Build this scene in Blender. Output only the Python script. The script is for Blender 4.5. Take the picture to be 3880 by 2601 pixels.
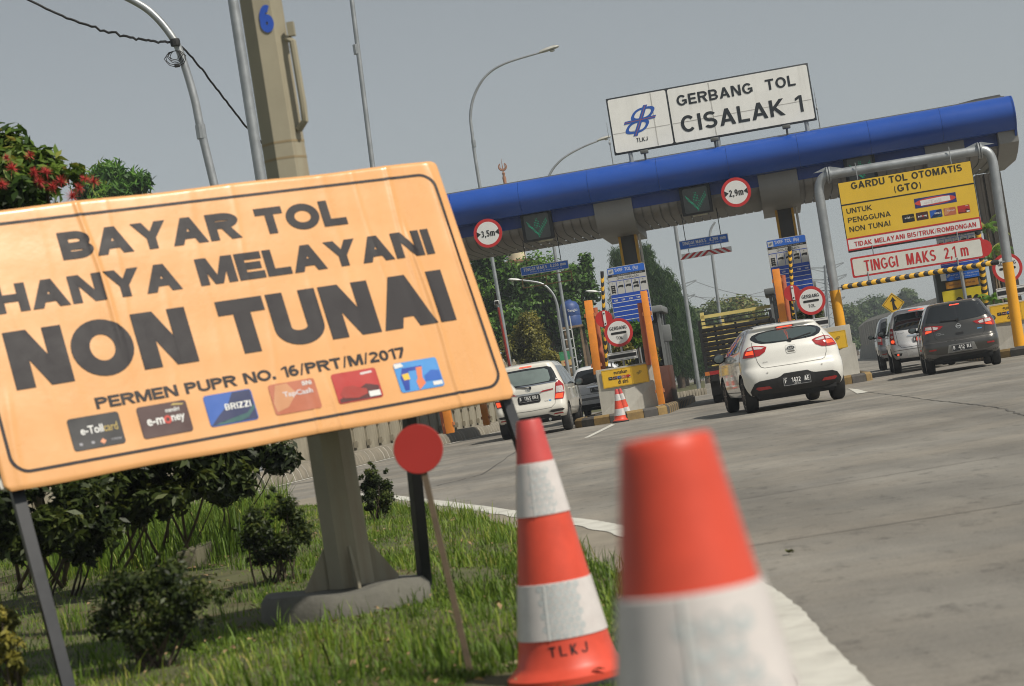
import bpy, bmesh, math, random
import numpy as np
from mathutils import Vector, Matrix
from mathutils.bvhtree import BVHTree
random.seed(7); RNG = np.random.default_rng(7)
R = math.radians
for o in list(bpy.data.objects): bpy.data.objects.remove(o)
SC = bpy.context.scene; COL = SC.collection

# ------------------------------------------------------------------ camera
F = 7500.0; H = 0.82; ROLL = R(9.1); CX, CY = 1940.0, 1300.5; S = 3880/2339
PITCH = math.atan(232.5*math.cos(ROLL)/F)
cp, sp, cr, sr = math.cos(PITCH), math.sin(PITCH), math.cos(ROLL), math.sin(ROLL)
fwd = Vector((0, cp, sp)); up0 = Vector((0, -sp, cp)); rt0 = Vector((1, 0, 0))
cam_r = rt0*cr - up0*sr; cam_u = rt0*sr + up0*cr
cd = bpy.data.cameras.new('camera'); cam = bpy.data.objects.new('camera', cd); COL.objects.link(cam)
cam.matrix_world = Matrix(((cam_r.x, cam_u.x, -fwd.x, 0), (cam_r.y, cam_u.y, -fwd.y, 0), (cam_r.z, cam_u.z, -fwd.z, H), (0, 0, 0, 1)))
cd.sensor_width = 36; cd.lens = F/3880*36; cd.clip_start = 0.05; cd.clip_end = 6000
cd.dof.use_dof = True; cd.dof.focus_distance = 42; cd.dof.aperture_fstop = 6.3
SC.camera = cam

# ------------------------------------------------------------------ sky, sun, exposure
SUN_EL, SUN_AZ = R(50.5), R(127)          # azimuth clockwise from +Y
W = bpy.data.worlds.new('World'); SC.world = W; W.use_nodes = True
nt = W.node_tree; nt.nodes.clear()
sky = nt.nodes.new('ShaderNodeTexSky'); sky.sky_type = 'NISHITA'; sky.sun_disc = False
sky.sun_elevation = SUN_EL; sky.sun_rotation = SUN_AZ; sky.air_density = 1.0; sky.dust_density = 0.5; sky.ozone_density = 1.0; sky.altitude = 50
hsv = nt.nodes.new('ShaderNodeHueSaturation'); hsv.inputs['Saturation'].default_value = 0.22; hsv.inputs['Value'].default_value = 1.0
tint = nt.nodes.new('ShaderNodeMix'); tint.data_type = 'RGBA'; tint.blend_type = 'MULTIPLY'; tint.inputs[0].default_value = 1.0
tint.inputs[7].default_value = (0.95, 1.0, 1.01, 1)
bg = nt.nodes.new('ShaderNodeBackground'); bg.inputs['Strength'].default_value = 0.072
wo = nt.nodes.new('ShaderNodeOutputWorld')
nt.links.new(sky.outputs[0], hsv.inputs['Color']); nt.links.new(hsv.outputs[0], tint.inputs[6])
nt.links.new(tint.outputs[2], bg.inputs['Color']); nt.links.new(bg.outputs[0], wo.inputs['Surface'])
sl = bpy.data.lights.new('sun', 'SUN'); so = bpy.data.objects.new('sun', sl); COL.objects.link(so)
sl.energy = 4.3; sl.angle = R(2.0); sl.color = (1.0, 0.93, 0.82)
SUN = Vector((math.sin(SUN_AZ)*math.cos(SUN_EL), math.cos(SUN_AZ)*math.cos(SUN_EL), math.sin(SUN_EL)))
so.rotation_euler = SUN.to_track_quat('Z', 'Y').to_euler()
SC.view_settings.view_transform = 'Standard'; SC.view_settings.look = 'None'
SC.view_settings.exposure = 0.0; SC.view_settings.gamma = 1.0; SC.view_settings.use_curve_mapping = False
SC.render.engine = 'CYCLES'; SC.cycles.filter_width = 1.05
SC.cycles.max_bounces = 8; SC.cycles.transparent_max_bounces = 12; SC.cycles.volume_bounces = 0

# ------------------------------------------------------------------ pixel -> place
def ray(px, py):
    dx, dy = px-CX, py-CY
    xl = dx*cr - dy*sr; yl = dx*sr + dy*cr
    return (rt0*(xl/F) - up0*(yl/F) + fwd)
def G(px, py, z=0.0):
    r = ray(px, py); t = (z-H)/r.z
    return Vector((0, 0, H)) + r*t
def P(px, py, D):
    r = ray(px, py); return Vector((0, 0, H)) + r*(D/r.y)
def O(x, y): return (x*S, y*S)
def crop(x0, y0, sc): return lambda x, y: (x0+x/sc, y0+y/sc)
TH = 0.135                                   # heading of the toll plaza, clockwise from +Y
PR = Vector((math.cos(TH), -math.sin(TH), 0)); PF = Vector((math.sin(TH), math.cos(TH), 0))
def AB(a, b, z=0.0): return PR*a + PF*b + Vector((0, 0, z))
def toab(p): return p.dot(PR), p.dot(PF)
def on_b(px, py, b):                         # where the pixel's ray meets the upright plane at plaza depth b
    r = ray(px, py); t = b/r.dot(PF); return Vector((0, 0, H)) + r*t

# ------------------------------------------------------------------ objects
def tag(o, label=None, cat=None, group=None, kind=None):
    if label: o['label'] = label
    if cat: o['category'] = cat
    if group: o['group'] = group
    if kind: o['kind'] = kind
    return o
def root(name, label, cat, loc=(0, 0, 0), rz=0.0, group=None, rot=None):
    o = bpy.data.objects.new(name, None); COL.objects.link(o); o.empty_display_size = 0.1
    o.location = loc; o.rotation_euler = rot if rot else (0, 0, rz)
    return tag(o, label, cat, group)
def link(name, me, mat, parent=None, loc=None, rot=None, smooth=None):
    o = bpy.data.objects.new(name, me); COL.objects.link(o)
    if mat is not None and len(me.materials) == 0: me.materials.append(mat)
    if parent: o.parent = parent
    if loc is not None: o.location = loc
    if rot is not None: o.rotation_euler = rot
    if smooth is not None: shade(me, smooth)
    return o
def shade(me, angle):
    if angle <= 0: return
    me.polygons.foreach_set('use_smooth', [True]*len(me.polygons)); me.set_sharp_from_angle(angle=R(angle))
def copy_tree(o, parent=None):
    c = o.copy(); COL.objects.link(c); c.parent = parent
    for ch in list(o.children): copy_tree(ch, c)
    return c

class MB:
    def __init__(s): s.v = []; s.f = []
    def add(s, vs, fs):
        n = len(s.v); s.v += [tuple(v) for v in vs]; s.f += [tuple(i+n for i in f) for f in fs]; return s
    def box(s, c, d, rot=None):
        x, y, z = d[0]/2, d[1]/2, d[2]/2
        vs = [Vector((i*x, j*y, k*z)) for k in (-1, 1) for j in (-1, 1) for i in (-1, 1)]
        if rot is not None:
            m = rot if isinstance(rot, Matrix) else Matrix.Rotation(rot, 3, 'Z')
            vs = [m @ v for v in vs]
        c = Vector(c); return s.add([v+c for v in vs], [(0, 2, 3, 1), (4, 5, 7, 6), (0, 1, 5, 4), (2, 6, 7, 3), (0, 4, 6, 2), (1, 3, 7, 5)])
    def bar(s, a, b, w, h=None):
        a, b = Vector(a), Vector(b); d = b-a; h = h or w
        q = d.to_track_quat('Z', 'Y').to_matrix(); return s.box((a+b)/2, (w, h, d.length), q)
    def tube(s, pts, r, n=10, cap=True):
        pts = [Vector(p) for p in pts]; k = len(pts); rs = r if isinstance(r, (list, tuple)) else [r]*k
        t0 = (pts[1]-pts[0]).normalized(); u = t0.orthogonal().normalized(); vs = []
        for i, p in enumerate(pts):
            t = (pts[min(i+1, k-1)]-pts[max(i-1, 0)]).normalized()
            u = (u - t*u.dot(t)).normalized(); w = t.cross(u)
            vs += [p + (u*math.cos(2*math.pi*j/n) + w*math.sin(2*math.pi*j/n))*rs[i] for j in range(n)]
        fs = [(i*n+j, i*n+(j+1) % n, (i+1)*n+(j+1) % n, (i+1)*n+j) for i in range(k-1) for j in range(n)]
        if cap: fs += [tuple(range(n))[::-1], tuple(range((k-1)*n, k*n))]
        return s.add(vs, fs)
    def lathe(s, prof, n=24, c=(0, 0, 0), axis='Z', phase=0.0, cap=True):
        c = Vector(c); vs = []
        for r, h in prof:
            for j in range(n):
                a = 2*math.pi*j/n+phase; x, y = r*math.cos(a), r*math.sin(a)
                vs.append(c + (Vector((x, y, h)) if axis == 'Z' else Vector((h, x, y)) if axis == 'X' else Vector((x, h, -y))))
        k = len(prof); fs = [(i*n+j, i*n+(j+1) % n, (i+1)*n+(j+1) % n, (i+1)*n+j) for i in range(k-1) for j in range(n)]
        if cap: fs += [tuple(range(n))[::-1], tuple(range((k-1)*n, k*n))]
        return s.add(vs, fs)
    def prism(s, poly, d0, d1, plane='XZ'):          # polygon extruded between d0 and d1 along the third axis
        n = len(poly)
        mk = {'XZ': lambda p, d: (p[0], d, p[1]), 'XY': lambda p, d: (p[0], p[1], d), 'YZ': lambda p, d: (d, p[0], p[1])}[plane]
        vs = [mk(p, d0) for p in poly] + [mk(p, d1) for p in poly]
        return s.add(vs, [tuple(range(n)), tuple(range(2*n-1, n-1, -1))] + [(i, i+n, (i+1) % n+n, (i+1) % n) for i in range(n)])
    def mesh(s, name='m', fix=True):
        me = bpy.data.meshes.new(name); me.from_pydata(s.v, [], s.f); 
        if fix:
            bm = bmesh.new(); bm.from_mesh(me); bmesh.ops.recalc_face_normals(bm, faces=bm.faces); bm.to_mesh(me); bm.free()
        me.update(); return me
    def build(s, name, mat, parent=None, smooth=None, loc=None, rot=None, bevel=0):
        me = s.mesh(name)
        if bevel:
            bm = bmesh.new(); bm.from_mesh(me)
            bmesh.ops.bevel(bm, geom=[e for e in bm.edges if e.is_manifold and e.calc_face_angle(0) > .5], offset=bevel, segments=2, affect='EDGES', profile=.5)
            bm.to_mesh(me); bm.free()
        return link(name, me, mat, parent, loc, rot, smooth if smooth is not None else 35)

def rrect(x0, x1, z0, z1, r, n=5):
    out = []
    for cx, cz, a0 in ((x1-r, z1-r, 0), (x0+r, z1-r, 90), (x0+r, z0+r, 180), (x1-r, z0+r, 270)):
        out += [(cx+r*math.cos(R(a0+90*i/n)), cz+r*math.sin(R(a0+90*i/n))) for i in range(n+1)]
    return out
def circ(cx, cz, r, n=32, rz=None): return [(cx+r*math.cos(2*math.pi*i/n), cz+(rz or r)*math.sin(2*math.pi*i/n)) for i in range(n)]
def flat(poly, y, holes=None):
    """polygon(s) as a sheet in local XZ, facing -y"""
    bm = bmesh.new(); es = []
    for lp in [poly]+(holes or []):
        vs = [bm.verts.new((p[0], y, p[1])) for p in lp]
        es += [bm.edges.new((vs[i], vs[(i+1) % len(vs)])) for i in range(len(vs))]
    bmesh.ops.triangle_fill(bm, edges=es, use_beauty=True, normal=(0, -1, 0))
    for f in bm.faces:
        f.normal_update()
        if f.normal.y > 0: f.normal_flip()
    me = bpy.data.meshes.new('flat'); bm.to_mesh(me); bm.free(); return me
def ring(outer, inner, y):
    n = len(outer); mb = MB(); mb.add([(p[0], y, p[1]) for p in outer]+[(p[0], y, p[1]) for p in inner], [(i, i+n, (i+1) % n+n, (i+1) % n) for i in range(n)])
    me = mb.mesh(fix=False)
    if me.polygons and me.polygons[0].normal.y > 0: me.flip_normals()
    return me
_tc = {}
def text_mesh(s, rect, y=0.0, bold=0.0, shear=0.0):
    """lettering as a sheet in local XZ fitted to rect (x0,x1,z0,z1)"""
    key = (s, bold, shear)
    if key not in _tc:
        c = bpy.data.curves.new('t', 'FONT'); c.body = s; c.size = 1; c.offset = bold; c.resolution_u = 4; c.shear = shear
        o = bpy.data.objects.new('t', c); me = bpy.data.meshes.new_from_object(o)
        n = len(me.vertices); co = np.empty(n*3); me.vertices.foreach_get('co', co); co = co.reshape(-1, 3)
        fs = [tuple(p.vertices) for p in me.polygons]
        bpy.data.objects.remove(o); bpy.data.curves.remove(c); bpy.data.meshes.remove(me); _tc[key] = (co, fs)
    co, fs = _tc[key]; x0, x1, z0, z1 = rect
    mn, mx = co.min(0), co.max(0)
    X = x0+(co[:, 0]-mn[0])/(mx[0]-mn[0])*(x1-x0); Z = z0+(co[:, 1]-mn[1])/(mx[1]-mn[1])*(z1-z0)
    me = bpy.data.meshes.new('lettering'); me.from_pydata(list(zip(X, [y]*len(X), Z)), [], fs); me.update()
    if me.polygons and me.polygons[0].normal.y > 0: me.flip_normals()
    return me
def text(parent, s, rect, mat, y=-0.004, bold=0.012, name='lettering'):
    return link(name, text_mesh(s, rect, y, bold), mat, parent)
def sheet(parent, name, poly, mat, y, holes=None): return link(name, flat(poly, y, holes), mat, parent)
def rectp(x0, x1, z0, z1): return [(x0, z0), (x1, z0), (x1, z1), (x0, z1)]

# ------------------------------------------------------------------ materials
def C(r, g, b):
    f = lambda u: ((u/255+.055)/1.055)**2.4 if u > 10 else u/255/12.92
    return (f(r), f(g), f(b))
MATS = {}
def M(name, col, rough=.6, metal=0.0, var=.12, scale=4.0, bump=0.0, bscale=60.0, dirt=0.0, dirtcol=(.05, .045, .035), spec=.5, coat=0.0, emit=0.0, ecol=None, trans=0.0, streak=0.0, detail=6):
    if name in MATS: return MATS[name]
    m = bpy.data.materials.new(name); m.use_nodes = True; nt = m.node_tree; b = nt.nodes['Principled BSDF']
    N, L = nt.nodes, nt.links
    b.inputs['Roughness'].default_value = rough; b.inputs['Metallic'].default_value = metal
    b.inputs['Specular IOR Level'].default_value = spec; b.inputs['Coat Weight'].default_value = coat; b.inputs['Coat Roughness'].default_value = .05
    tc = N.new('ShaderNodeTexCoord'); src = tc.outputs['Object']
    col4 = (*col, 1)
    if var > 0:
        no = N.new('ShaderNodeTexNoise'); no.inputs['Scale'].default_value = scale; no.inputs['Detail'].default_value = detail; no.inputs['Roughness'].default_value = .65
        L.new(src, no.inputs['Vector'])
        mr = N.new('ShaderNodeMapRange'); mr.inputs[1].default_value = .3; mr.inputs[2].default_value = .7; mr.inputs[3].default_value = 1-var; mr.inputs[4].default_value = 1+var
        L.new(no.outputs['Fac'], mr.inputs[0])
        mx = N.new('ShaderNodeMix'); mx.data_type = 'RGBA'; mx.blend_type = 'MULTIPLY'; mx.inputs[0].default_value = 1; mx.inputs[6].default_value = col4
        L.new(mr.outputs[0], mx.inputs[7]); out = mx.outputs[2]
        rr = N.new('ShaderNodeMapRange'); rr.inputs[1].default_value = .3; rr.inputs[2].default_value = .7; rr.inputs[3].default_value = max(.02, rough*.85); rr.inputs[4].default_value = min(1, rough*1.15)
        L.new(no.outputs['Fac'], rr.inputs[0]); L.new(rr.outputs[0], b.inputs['Roughness'])
        if dirt > 0 or streak > 0:
            n2 = N.new('ShaderNodeTexNoise'); n2.inputs['Scale'].default_value = scale*.6; n2.inputs['Detail'].default_value = 9; n2.inputs['Roughness'].default_value = .72
            if streak > 0:
                mp = N.new('ShaderNodeMapping'); mp.inputs['Scale'].default_value = (streak, streak, .35); L.new(src, mp.inputs['Vector']); L.new(mp.outputs[0], n2.inputs['Vector'])
            else: L.new(src, n2.inputs['Vector'])
            m2 = N.new('ShaderNodeMapRange'); m2.inputs[1].default_value = .5; m2.inputs[2].default_value = .72; m2.inputs[3].default_value = 0; m2.inputs[4].default_value = dirt or .5
            L.new(n2.outputs['Fac'], m2.inputs[0])
            mx2 = N.new('ShaderNodeMix'); mx2.data_type = 'RGBA'; mx2.inputs[7].default_value = (*dirtcol, 1)
            L.new(m2.outputs[0], mx2.inputs[0]); L.new(out, mx2.inputs[6]); out = mx2.outputs[2]
        L.new(out, b.inputs['Base Color'])
    else: b.inputs['Base Color'].default_value = col4
    if bump > 0:
        nb = N.new('ShaderNodeTexNoise'); nb.inputs['Scale'].default_value = bscale; nb.inputs['Detail'].default_value = 5
        L.new(src, nb.inputs['Vector']); bu = N.new('ShaderNodeBump'); bu.inputs['Strength'].default_value = bump; bu.inputs['Distance'].default_value = .01
        L.new(nb.outputs['Fac'], bu.inputs['Height']); L.new(bu.outputs[0], b.inputs['Normal'])
    if emit > 0:
        b.inputs['Emission Color'].default_value = (*(ecol or col), 1); b.inputs['Emission Strength'].default_value = emit
    MATS[name] = m; return m

def leafmat(name, cols, rough=.45, trans=.35):
    """foliage: colour from a per-leaf random attribute, some light through the leaf"""
    if name in MATS: return MATS[name]
    m = bpy.data.materials.new(name); m.use_nodes = True; nt = m.node_tree; N, L = nt.nodes, nt.links; b = N['Principled BSDF']
    at = N.new('ShaderNodeAttribute'); at.attribute_name = 'rnd'
    cr_ = N.new('ShaderNodeValToRGB'); e = cr_.color_ramp.elements
    while len(e) < len(cols): e.new(.5)
    for i, c in enumerate(cols): e[i].position = i/(len(cols)-1); e[i].color = (*c, 1)
    L.new(at.outputs['Fac'], cr_.inputs[0]); L.new(cr_.outputs[0], b.inputs['Base Color']); b.inputs['Roughness'].default_value = rough
    b.inputs['Specular IOR Level'].default_value = .35
    tr = N.new('ShaderNodeBsdfTranslucent'); L.new(cr_.outputs[0], tr.inputs['Color'])
    mx = N.new('ShaderNodeMixShader'); mx.inputs[0].default_value = trans; L.new(b.outputs[0], mx.inputs[1]); L.new(tr.outputs[0], mx.inputs[2])
    L.new(mx.outputs[0], N['Material Output'].inputs['Surface']); MATS[name] = m; return m

BLACK = M('black_print', (.012, .012, .013), .5, var=0); DARKTXT = M('faded_black_print', (.028, .024, .027), .45, var=.1, scale=9)
WHITE = M('white_print', (.72, .72, .70), .45, var=.05); REDP = M('red_print', (.50, .025, .025), .45, var=.08)
STEEL = M('galvanised_steel', (.36, .38, .39), .45, .6, var=.18, scale=3, dirt=.25, dirtcol=(.2, .18, .14))
BLKMET = M('black_painted_steel', (.012, .014, .018), .38, var=.15, scale=6)
CONC = M('weathered_concrete', (.30, .285, .25), .85, var=.22, scale=1.6, bump=.3, bscale=40, dirt=.55, dirtcol=(.10, .09, .07), streak=3)
ORANGE = M('orange_steel_paint', (.80, .27, .03), .5, var=.12, scale=3, dirt=.2, dirtcol=(.25, .1, .04))
RUSTPIPE = M('faded_red_pipe_paint', (.42, .12, .055), .6, var=.15, scale=4, dirt=.3, dirtcol=(.2, .08, .05))
YELLOW = M('yellow_sheet', (.78, .47, .025), .45, var=.07, scale=2, dirt=.12, dirtcol=(.4, .25, .06))
GLASS = None
# ------------------------------------------------------------------ block lettering: glyphs drawn as strokes on a unit cap height
def _rc(x0, x1, z0, z1): return [(x0, z0), (x1, z0), (x1, z1), (x0, z1)]
def _arc(cx, cz, rx, rz, v, h, a0, a1):
    n = max(4, int(abs(a1-a0)/12)); out = []
    for i in range(n):
        t0, t1 = R(a0+(a1-a0)*i/n), R(a0+(a1-a0)*(i+1)/n); f = lambda t, k: (cx+(rx-k*v)*math.cos(t), cz+(rz-k*h)*math.sin(t))
        out.append([f(t0, 0), f(t1, 0), f(t1, 1), f(t0, 1)])
    return [('strip', out)]
GW = dict(A=.86, B=.74, C=.80, D=.78, E=.66, F=.62, G=.84, H=.76, I=0, J=.56, K=.80, L=.62, M=.92, N=.78, O=.86, P=.70, R=.78, S=.72, T=.70, U=.76, V=.82, W=1.15, X=.82, Y=.84, Z=.70, m=.95)
GW.update({c: .60 for c in '023456789'}); GW.update({'1': .38, '.': 0, ',': 0, '-': .3, '/': .36, '(': .26, ')': .26, '·': 0, ' ': .34})
def glyph(c, w, v, h):
    r, d = _rc, v*1.12
    if c in '.·': return [r(0, v, 0 if c == '.' else .4, (0 if c == '.' else .4)+v)]
    if c == ',': return [[(0, 0), (v*.1, -.16), (v*.5, -.16), (v, 0), (v, v), (0, v)]]
    if c == '-': return [r(0, w, .38, .38+h)]
    if c == '/': return [[(0, -.02), (v*.75, -.02), (w, 1.02), (w-v*.75, 1.02)]]
    if c == '(': return _arc(w*1.2, .42, w*1.2, .64, v*.9, v*.5, 128, 232)
    if c == ')': return _arc(-w*.2, .42, w*1.2, .64, v*.9, v*.5, -52, 52)
    if c == 'I': return [r(0, v, 0, 1)]
    if c == 'A':
        ta = v*1.05; s_ = w/2-ta/2; zi = (w/2-d)/s_; xl = lambda z: d+z*s_
        return [[(0, 0), (d, 0), (w/2, zi), (w/2, 1), (s_, 1)], [(w, 0), (w-s_, 1), (w/2, 1), (w/2, zi), (w-d, 0)], [(xl(.2)-.02, .2), (w-xl(.2)+.02, .2), (w-xl(.2+h)+.02, .2+h), (xl(.2+h)-.02, .2+h)]]
    if c in 'BPR':
        cx = w*.52; z0 = .46 if c == 'B' else .42; rz = (1-z0+ (h*.5 if c == 'B' else 0))/2
        o = [r(0, v, 0, 1), r(v, cx, 1-h, 1), r(v, cx, 1-2*rz, 1-2*rz+h)]+_arc(cx, 1-rz, (w*.95 if c == 'B' else w)-cx, rz, v, h, -90, 90)
        if c == 'B': rz2 = (1-2*rz+h)/2; o += [r(v, cx, 0, h)]+_arc(cx, rz2, w-cx, rz2, v, h, -90, 90)
        if c == 'R': o += [[(w*.42, 1-2*rz+.02), (w*.42+d, 1-2*rz+.02), (w, 0), (w-d*1.05, 0)]]
        return o
    if c == 'C': return _arc(w/2, .5, w/2, .5, v, h, 42, 318)
    if c == 'G': return _arc(w/2, .5, w/2, .5, v, h, 42, 325)+[r(w*.54, w, .37, .37+h), r(w-v, w, .14, .40)]
    if c == 'D': return [r(0, v, 0, 1), r(v, w*.42, 1-h, 1), r(v, w*.42, 0, h)]+_arc(w*.42, .5, w*.58, .5, v, h, -90, 90)
    if c in 'O0': return _arc(w/2, .5, w/2, .5, v, h, 0, 360)
    if c == 'E': return [r(0, v, 0, 1), r(v, w, 0, h), r(v, w*.93, .5-h/2, .5+h/2), r(v, w, 1-h, 1)]
    if c == 'F': return [r(0, v, 0, 1), r(v, w*.9, .46-h/2, .46+h/2), r(v, w, 1-h, 1)]
    if c == 'H': return [r(0, v, 0, 1), r(w-v, w, 0, 1), r(v, w-v, .5-h/2, .5+h/2)]
    if c == 'L': return [r(0, v, 0, 1), r(v, w, 0, h)]
    if c == 'T': return [r(0, w, 1-h, 1), r(w/2-v/2, w/2+v/2, 0, 1-h)]
    if c == 'J': return [r(w-v, w, .3, 1)]+_arc(w/2, .3, w/2, .3, v, h, 180, 360)
    if c == 'U': return [r(0, v, .34, 1), r(w-v, w, .34, 1)]+_arc(w/2, .34, w/2, .34, v, h, 180, 360)
    if c == 'K': return [r(0, v, 0, 1), [(v-.01, .30), (w*.99, 1), (w*.99-d*1.2, 1), (v-.01, .56)], [(w*.36, .60), (w, 0), (w-d*1.25, 0), (w*.36-d*.55, .44)]]
    if c == 'M': return [r(0, v, 0, 1), r(w-v, w, 0, 1), [(v*.2, 1), (v*1.25, 1), (w/2, .34), (w/2, 0), (w/2-v*.45, 0)], [(w-v*.2, 1), (w/2+v*.45, 0), (w/2, 0), (w/2, .34), (w-v*1.25, 1)]]
    if c == 'N': return [r(0, v, 0, 1), r(w-v, w, 0, 1), [(v*.1, 1), (v*1.2, 1), (w-v*.1, 0), (w-v*1.2, 0)]]
    if c == 'S': q = (1+h)/4; return _arc(w/2, 1-q, w*.48, q, v, h, 28, 270)+_arc(w/2, q, w*.5, q, v, h, -152, 90)
    if c == 'V': return [[(0, 1), (d, 1), (w/2+d*.45, 0), (w/2-d*.45, 0)], [(w, 1), (w/2+d*.45, 0), (w/2-d*.45, 0), (w-d, 1)]]
    if c == 'W': q = w/4; return [[(0, 1), (d*.95, 1), (q+d*.45, 0), (q-d*.45, 0)], [(2*q-d*.45, 1), (2*q+d*.45, 1), (q+d*.45, 0), (q-d*.45, 0)], [(2*q-d*.45, 1), (2*q+d*.45, 1), (3*q+d*.45, 0), (3*q-d*.45, 0)], [(w, 1), (3*q+d*.45, 0), (3*q-d*.45, 0), (w-d*.95, 1)]]
    if c == 'X': return [[(0, 0), (d*1.1, 0), (w, 1), (w-d*1.1, 1)], [(0, 1), (d*1.1, 1), (w, 0), (w-d*1.1, 0)]]
    if c == 'Y': return [r(w/2-v/2, w/2+v/2, 0, .44), [(0, 1), (d*1.1, 1), (w/2+v/2, .40), (w/2-v/2, .40)], [(w, 1), (w/2+v/2, .40), (w/2-v/2, .40), (w-d*1.1, 1)]]
    if c == 'Z': return [r(0, w, 0, h), r(0, w, 1-h, 1), [(0, h), (d*1.3, h), (w, 1-h), (w-d*1.3, 1-h)]]
    if c == '1': return [r(w-v, w, 0, 1), [(0, .70), (0, .86), (w-v, 1), (w-v, .82)]]
    if c == '2': return _arc(w/2, .71, w/2, .29, v, h, -35, 165)+[r(0, w, 0, h), [(0, h), (v*1.3, h), (w*.91, .54), (w*.91-v, .58)]]
    if c == '3': q = (1+h)/4; return _arc(w*.45, 1-q, w*.5, q, v, h, -90, 150)+_arc(w*.45, q, w*.55, q, v, h, -150, 90)
    if c == '4': return [r(w*.62, w*.62+v, 0, 1), r(0, w, .22, .22+h), [(0, .22+h*.5), (v*.9, .22+h*.5), (w*.62+v*.2, 1), (w*.62-v*.3, 1)]]
    if c == '5': return [r(w*.12, w*.95, 1-h, 1), r(w*.08, w*.08+v, .46, 1)]+_arc(w*.47, .33, w*.53, .33, v, h, -155, 125)
    if c == '6': return _arc(w/2, .33, w/2, .33, v, h, 0, 360)+_arc(w*.56, .5, w*.56, .5, v, h, 62, 190)
    if c == '9': return _arc(w/2, .67, w/2, .33, v, h, 0, 360)+_arc(w*.44, .5, w*.56, .5, v, h, -118, 10)
    if c == '7': return [r(0, w, 1-h, 1), [(w*.18, 0), (w*.18+d, 0), (w, 1-h), (w-d, 1-h)]]
    if c == '8': q = (1+h)/4; return _arc(w/2, 1-q, w*.45, q, v, h, 0, 360)+_arc(w/2, q, w*.5, q, v, h, 0, 360)
    if c == 'm': return [r(0, v, 0, .74), r(w/2-v/2, w/2+v/2, 0, .52), r(w-v, w, 0, .52)]+_arc((w+v)/4, .52, (w+v)/4, .24, v, h, 0, 180)+_arc((3*w-v)/4, .52, (w+v)/4, .24, v, h, 0, 180)
_tm_builtin = text_mesh
def text_mesh(s, rect, y=0.0, bold=0.0, shear=0.0, v=None):
    if not all(c in GW for c in s): return _tm_builtin(s, rect, y, bold, shear)
    x0, x1, z0, z1 = rect; desc = .16 if ',' in s else (.22 if '(' in s else 0); Hc = (z1-z0)/(1+desc) if '(' in s else (z1-z0)
    if '(' in s: z0 = z0+.22*Hc*.5+.0*Hc; Hc = (z1-z0)*.92
    v = v or .135+bold*2.3; h = v*.84; gap = .13 if v < .24 else .055
    fixed = sum(v for c in s if c in 'I.,·'); flex = sum(GW[c]-(v*.0) for c in s if c not in 'I.,·')+gap*(len(s)-1)
    q = ((x1-x0)/Hc-fixed)/flex if flex > 1e-6 else 1; x = 0; me_v, me_f = [], []; idx = 0
    for c in s:
        w = v if c in 'I.,·' else GW[c]*q
        if c != ' ':
            vv = min(v, w*.42) if c not in 'I.,·' else v
            for pl in glyph(c, w, vv, h):
                idx += 1; polys = pl[1] if isinstance(pl, tuple) else [pl]
                for p_ in polys:
                    b = len(me_v); me_v += [(x0+(x+a)*Hc, y-(idx % 7)*1.2e-4, z0+e*Hc) for a, e in p_]
                    ar = sum(p_[i][0]*p_[(i+1) % len(p_)][1]-p_[(i+1) % len(p_)][0]*p_[i][1] for i in range(len(p_)))
                    f = list(range(b, b+len(p_))); me_f.append(tuple(f if ar > 0 else f[::-1]))
        x += w+gap*q
    me = bpy.data.meshes.new('lettering'); me.from_pydata(me_v, [], me_f); me.update(); return me

def split_words(s, rect, bold=0.0):
    """each word of a line with its own rectangle, so every word is a mesh of its own"""
    if ' ' not in s or not all(c in GW for c in s): return [(s, rect)]
    x0, x1, z0, z1 = rect; Hc = (z1-z0); v = .135+bold*2.3; gap = .13 if v < .24 else .055
    fixed = sum(v for c in s if c in 'I.,·'); flex = sum(GW[c] for c in s if c not in 'I.,·')+gap*(len(s)-1); q = ((x1-x0)/Hc-fixed)/flex; x = 0; out = []; w0 = None; cur = ''
    for c in s+' ':
        w = v if c in 'I.,·' else GW[c]*q
        if c == ' ':
            if cur: out.append((cur, (x0+w0*Hc, x0+(x-gap*q)*Hc, z0, z1)))
            cur = ''
        else:
            if not cur: w0 = x
            cur += c
        x += w+gap*q
    return out
def text(parent, s, rect, mat, y=-0.004, bold=0.012, name='lettering'):
    o = None
    for w, rc in split_words(s, rect, bold): o = link(name, text_mesh(w, rc, y, bold), mat, parent)
    return o
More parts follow.
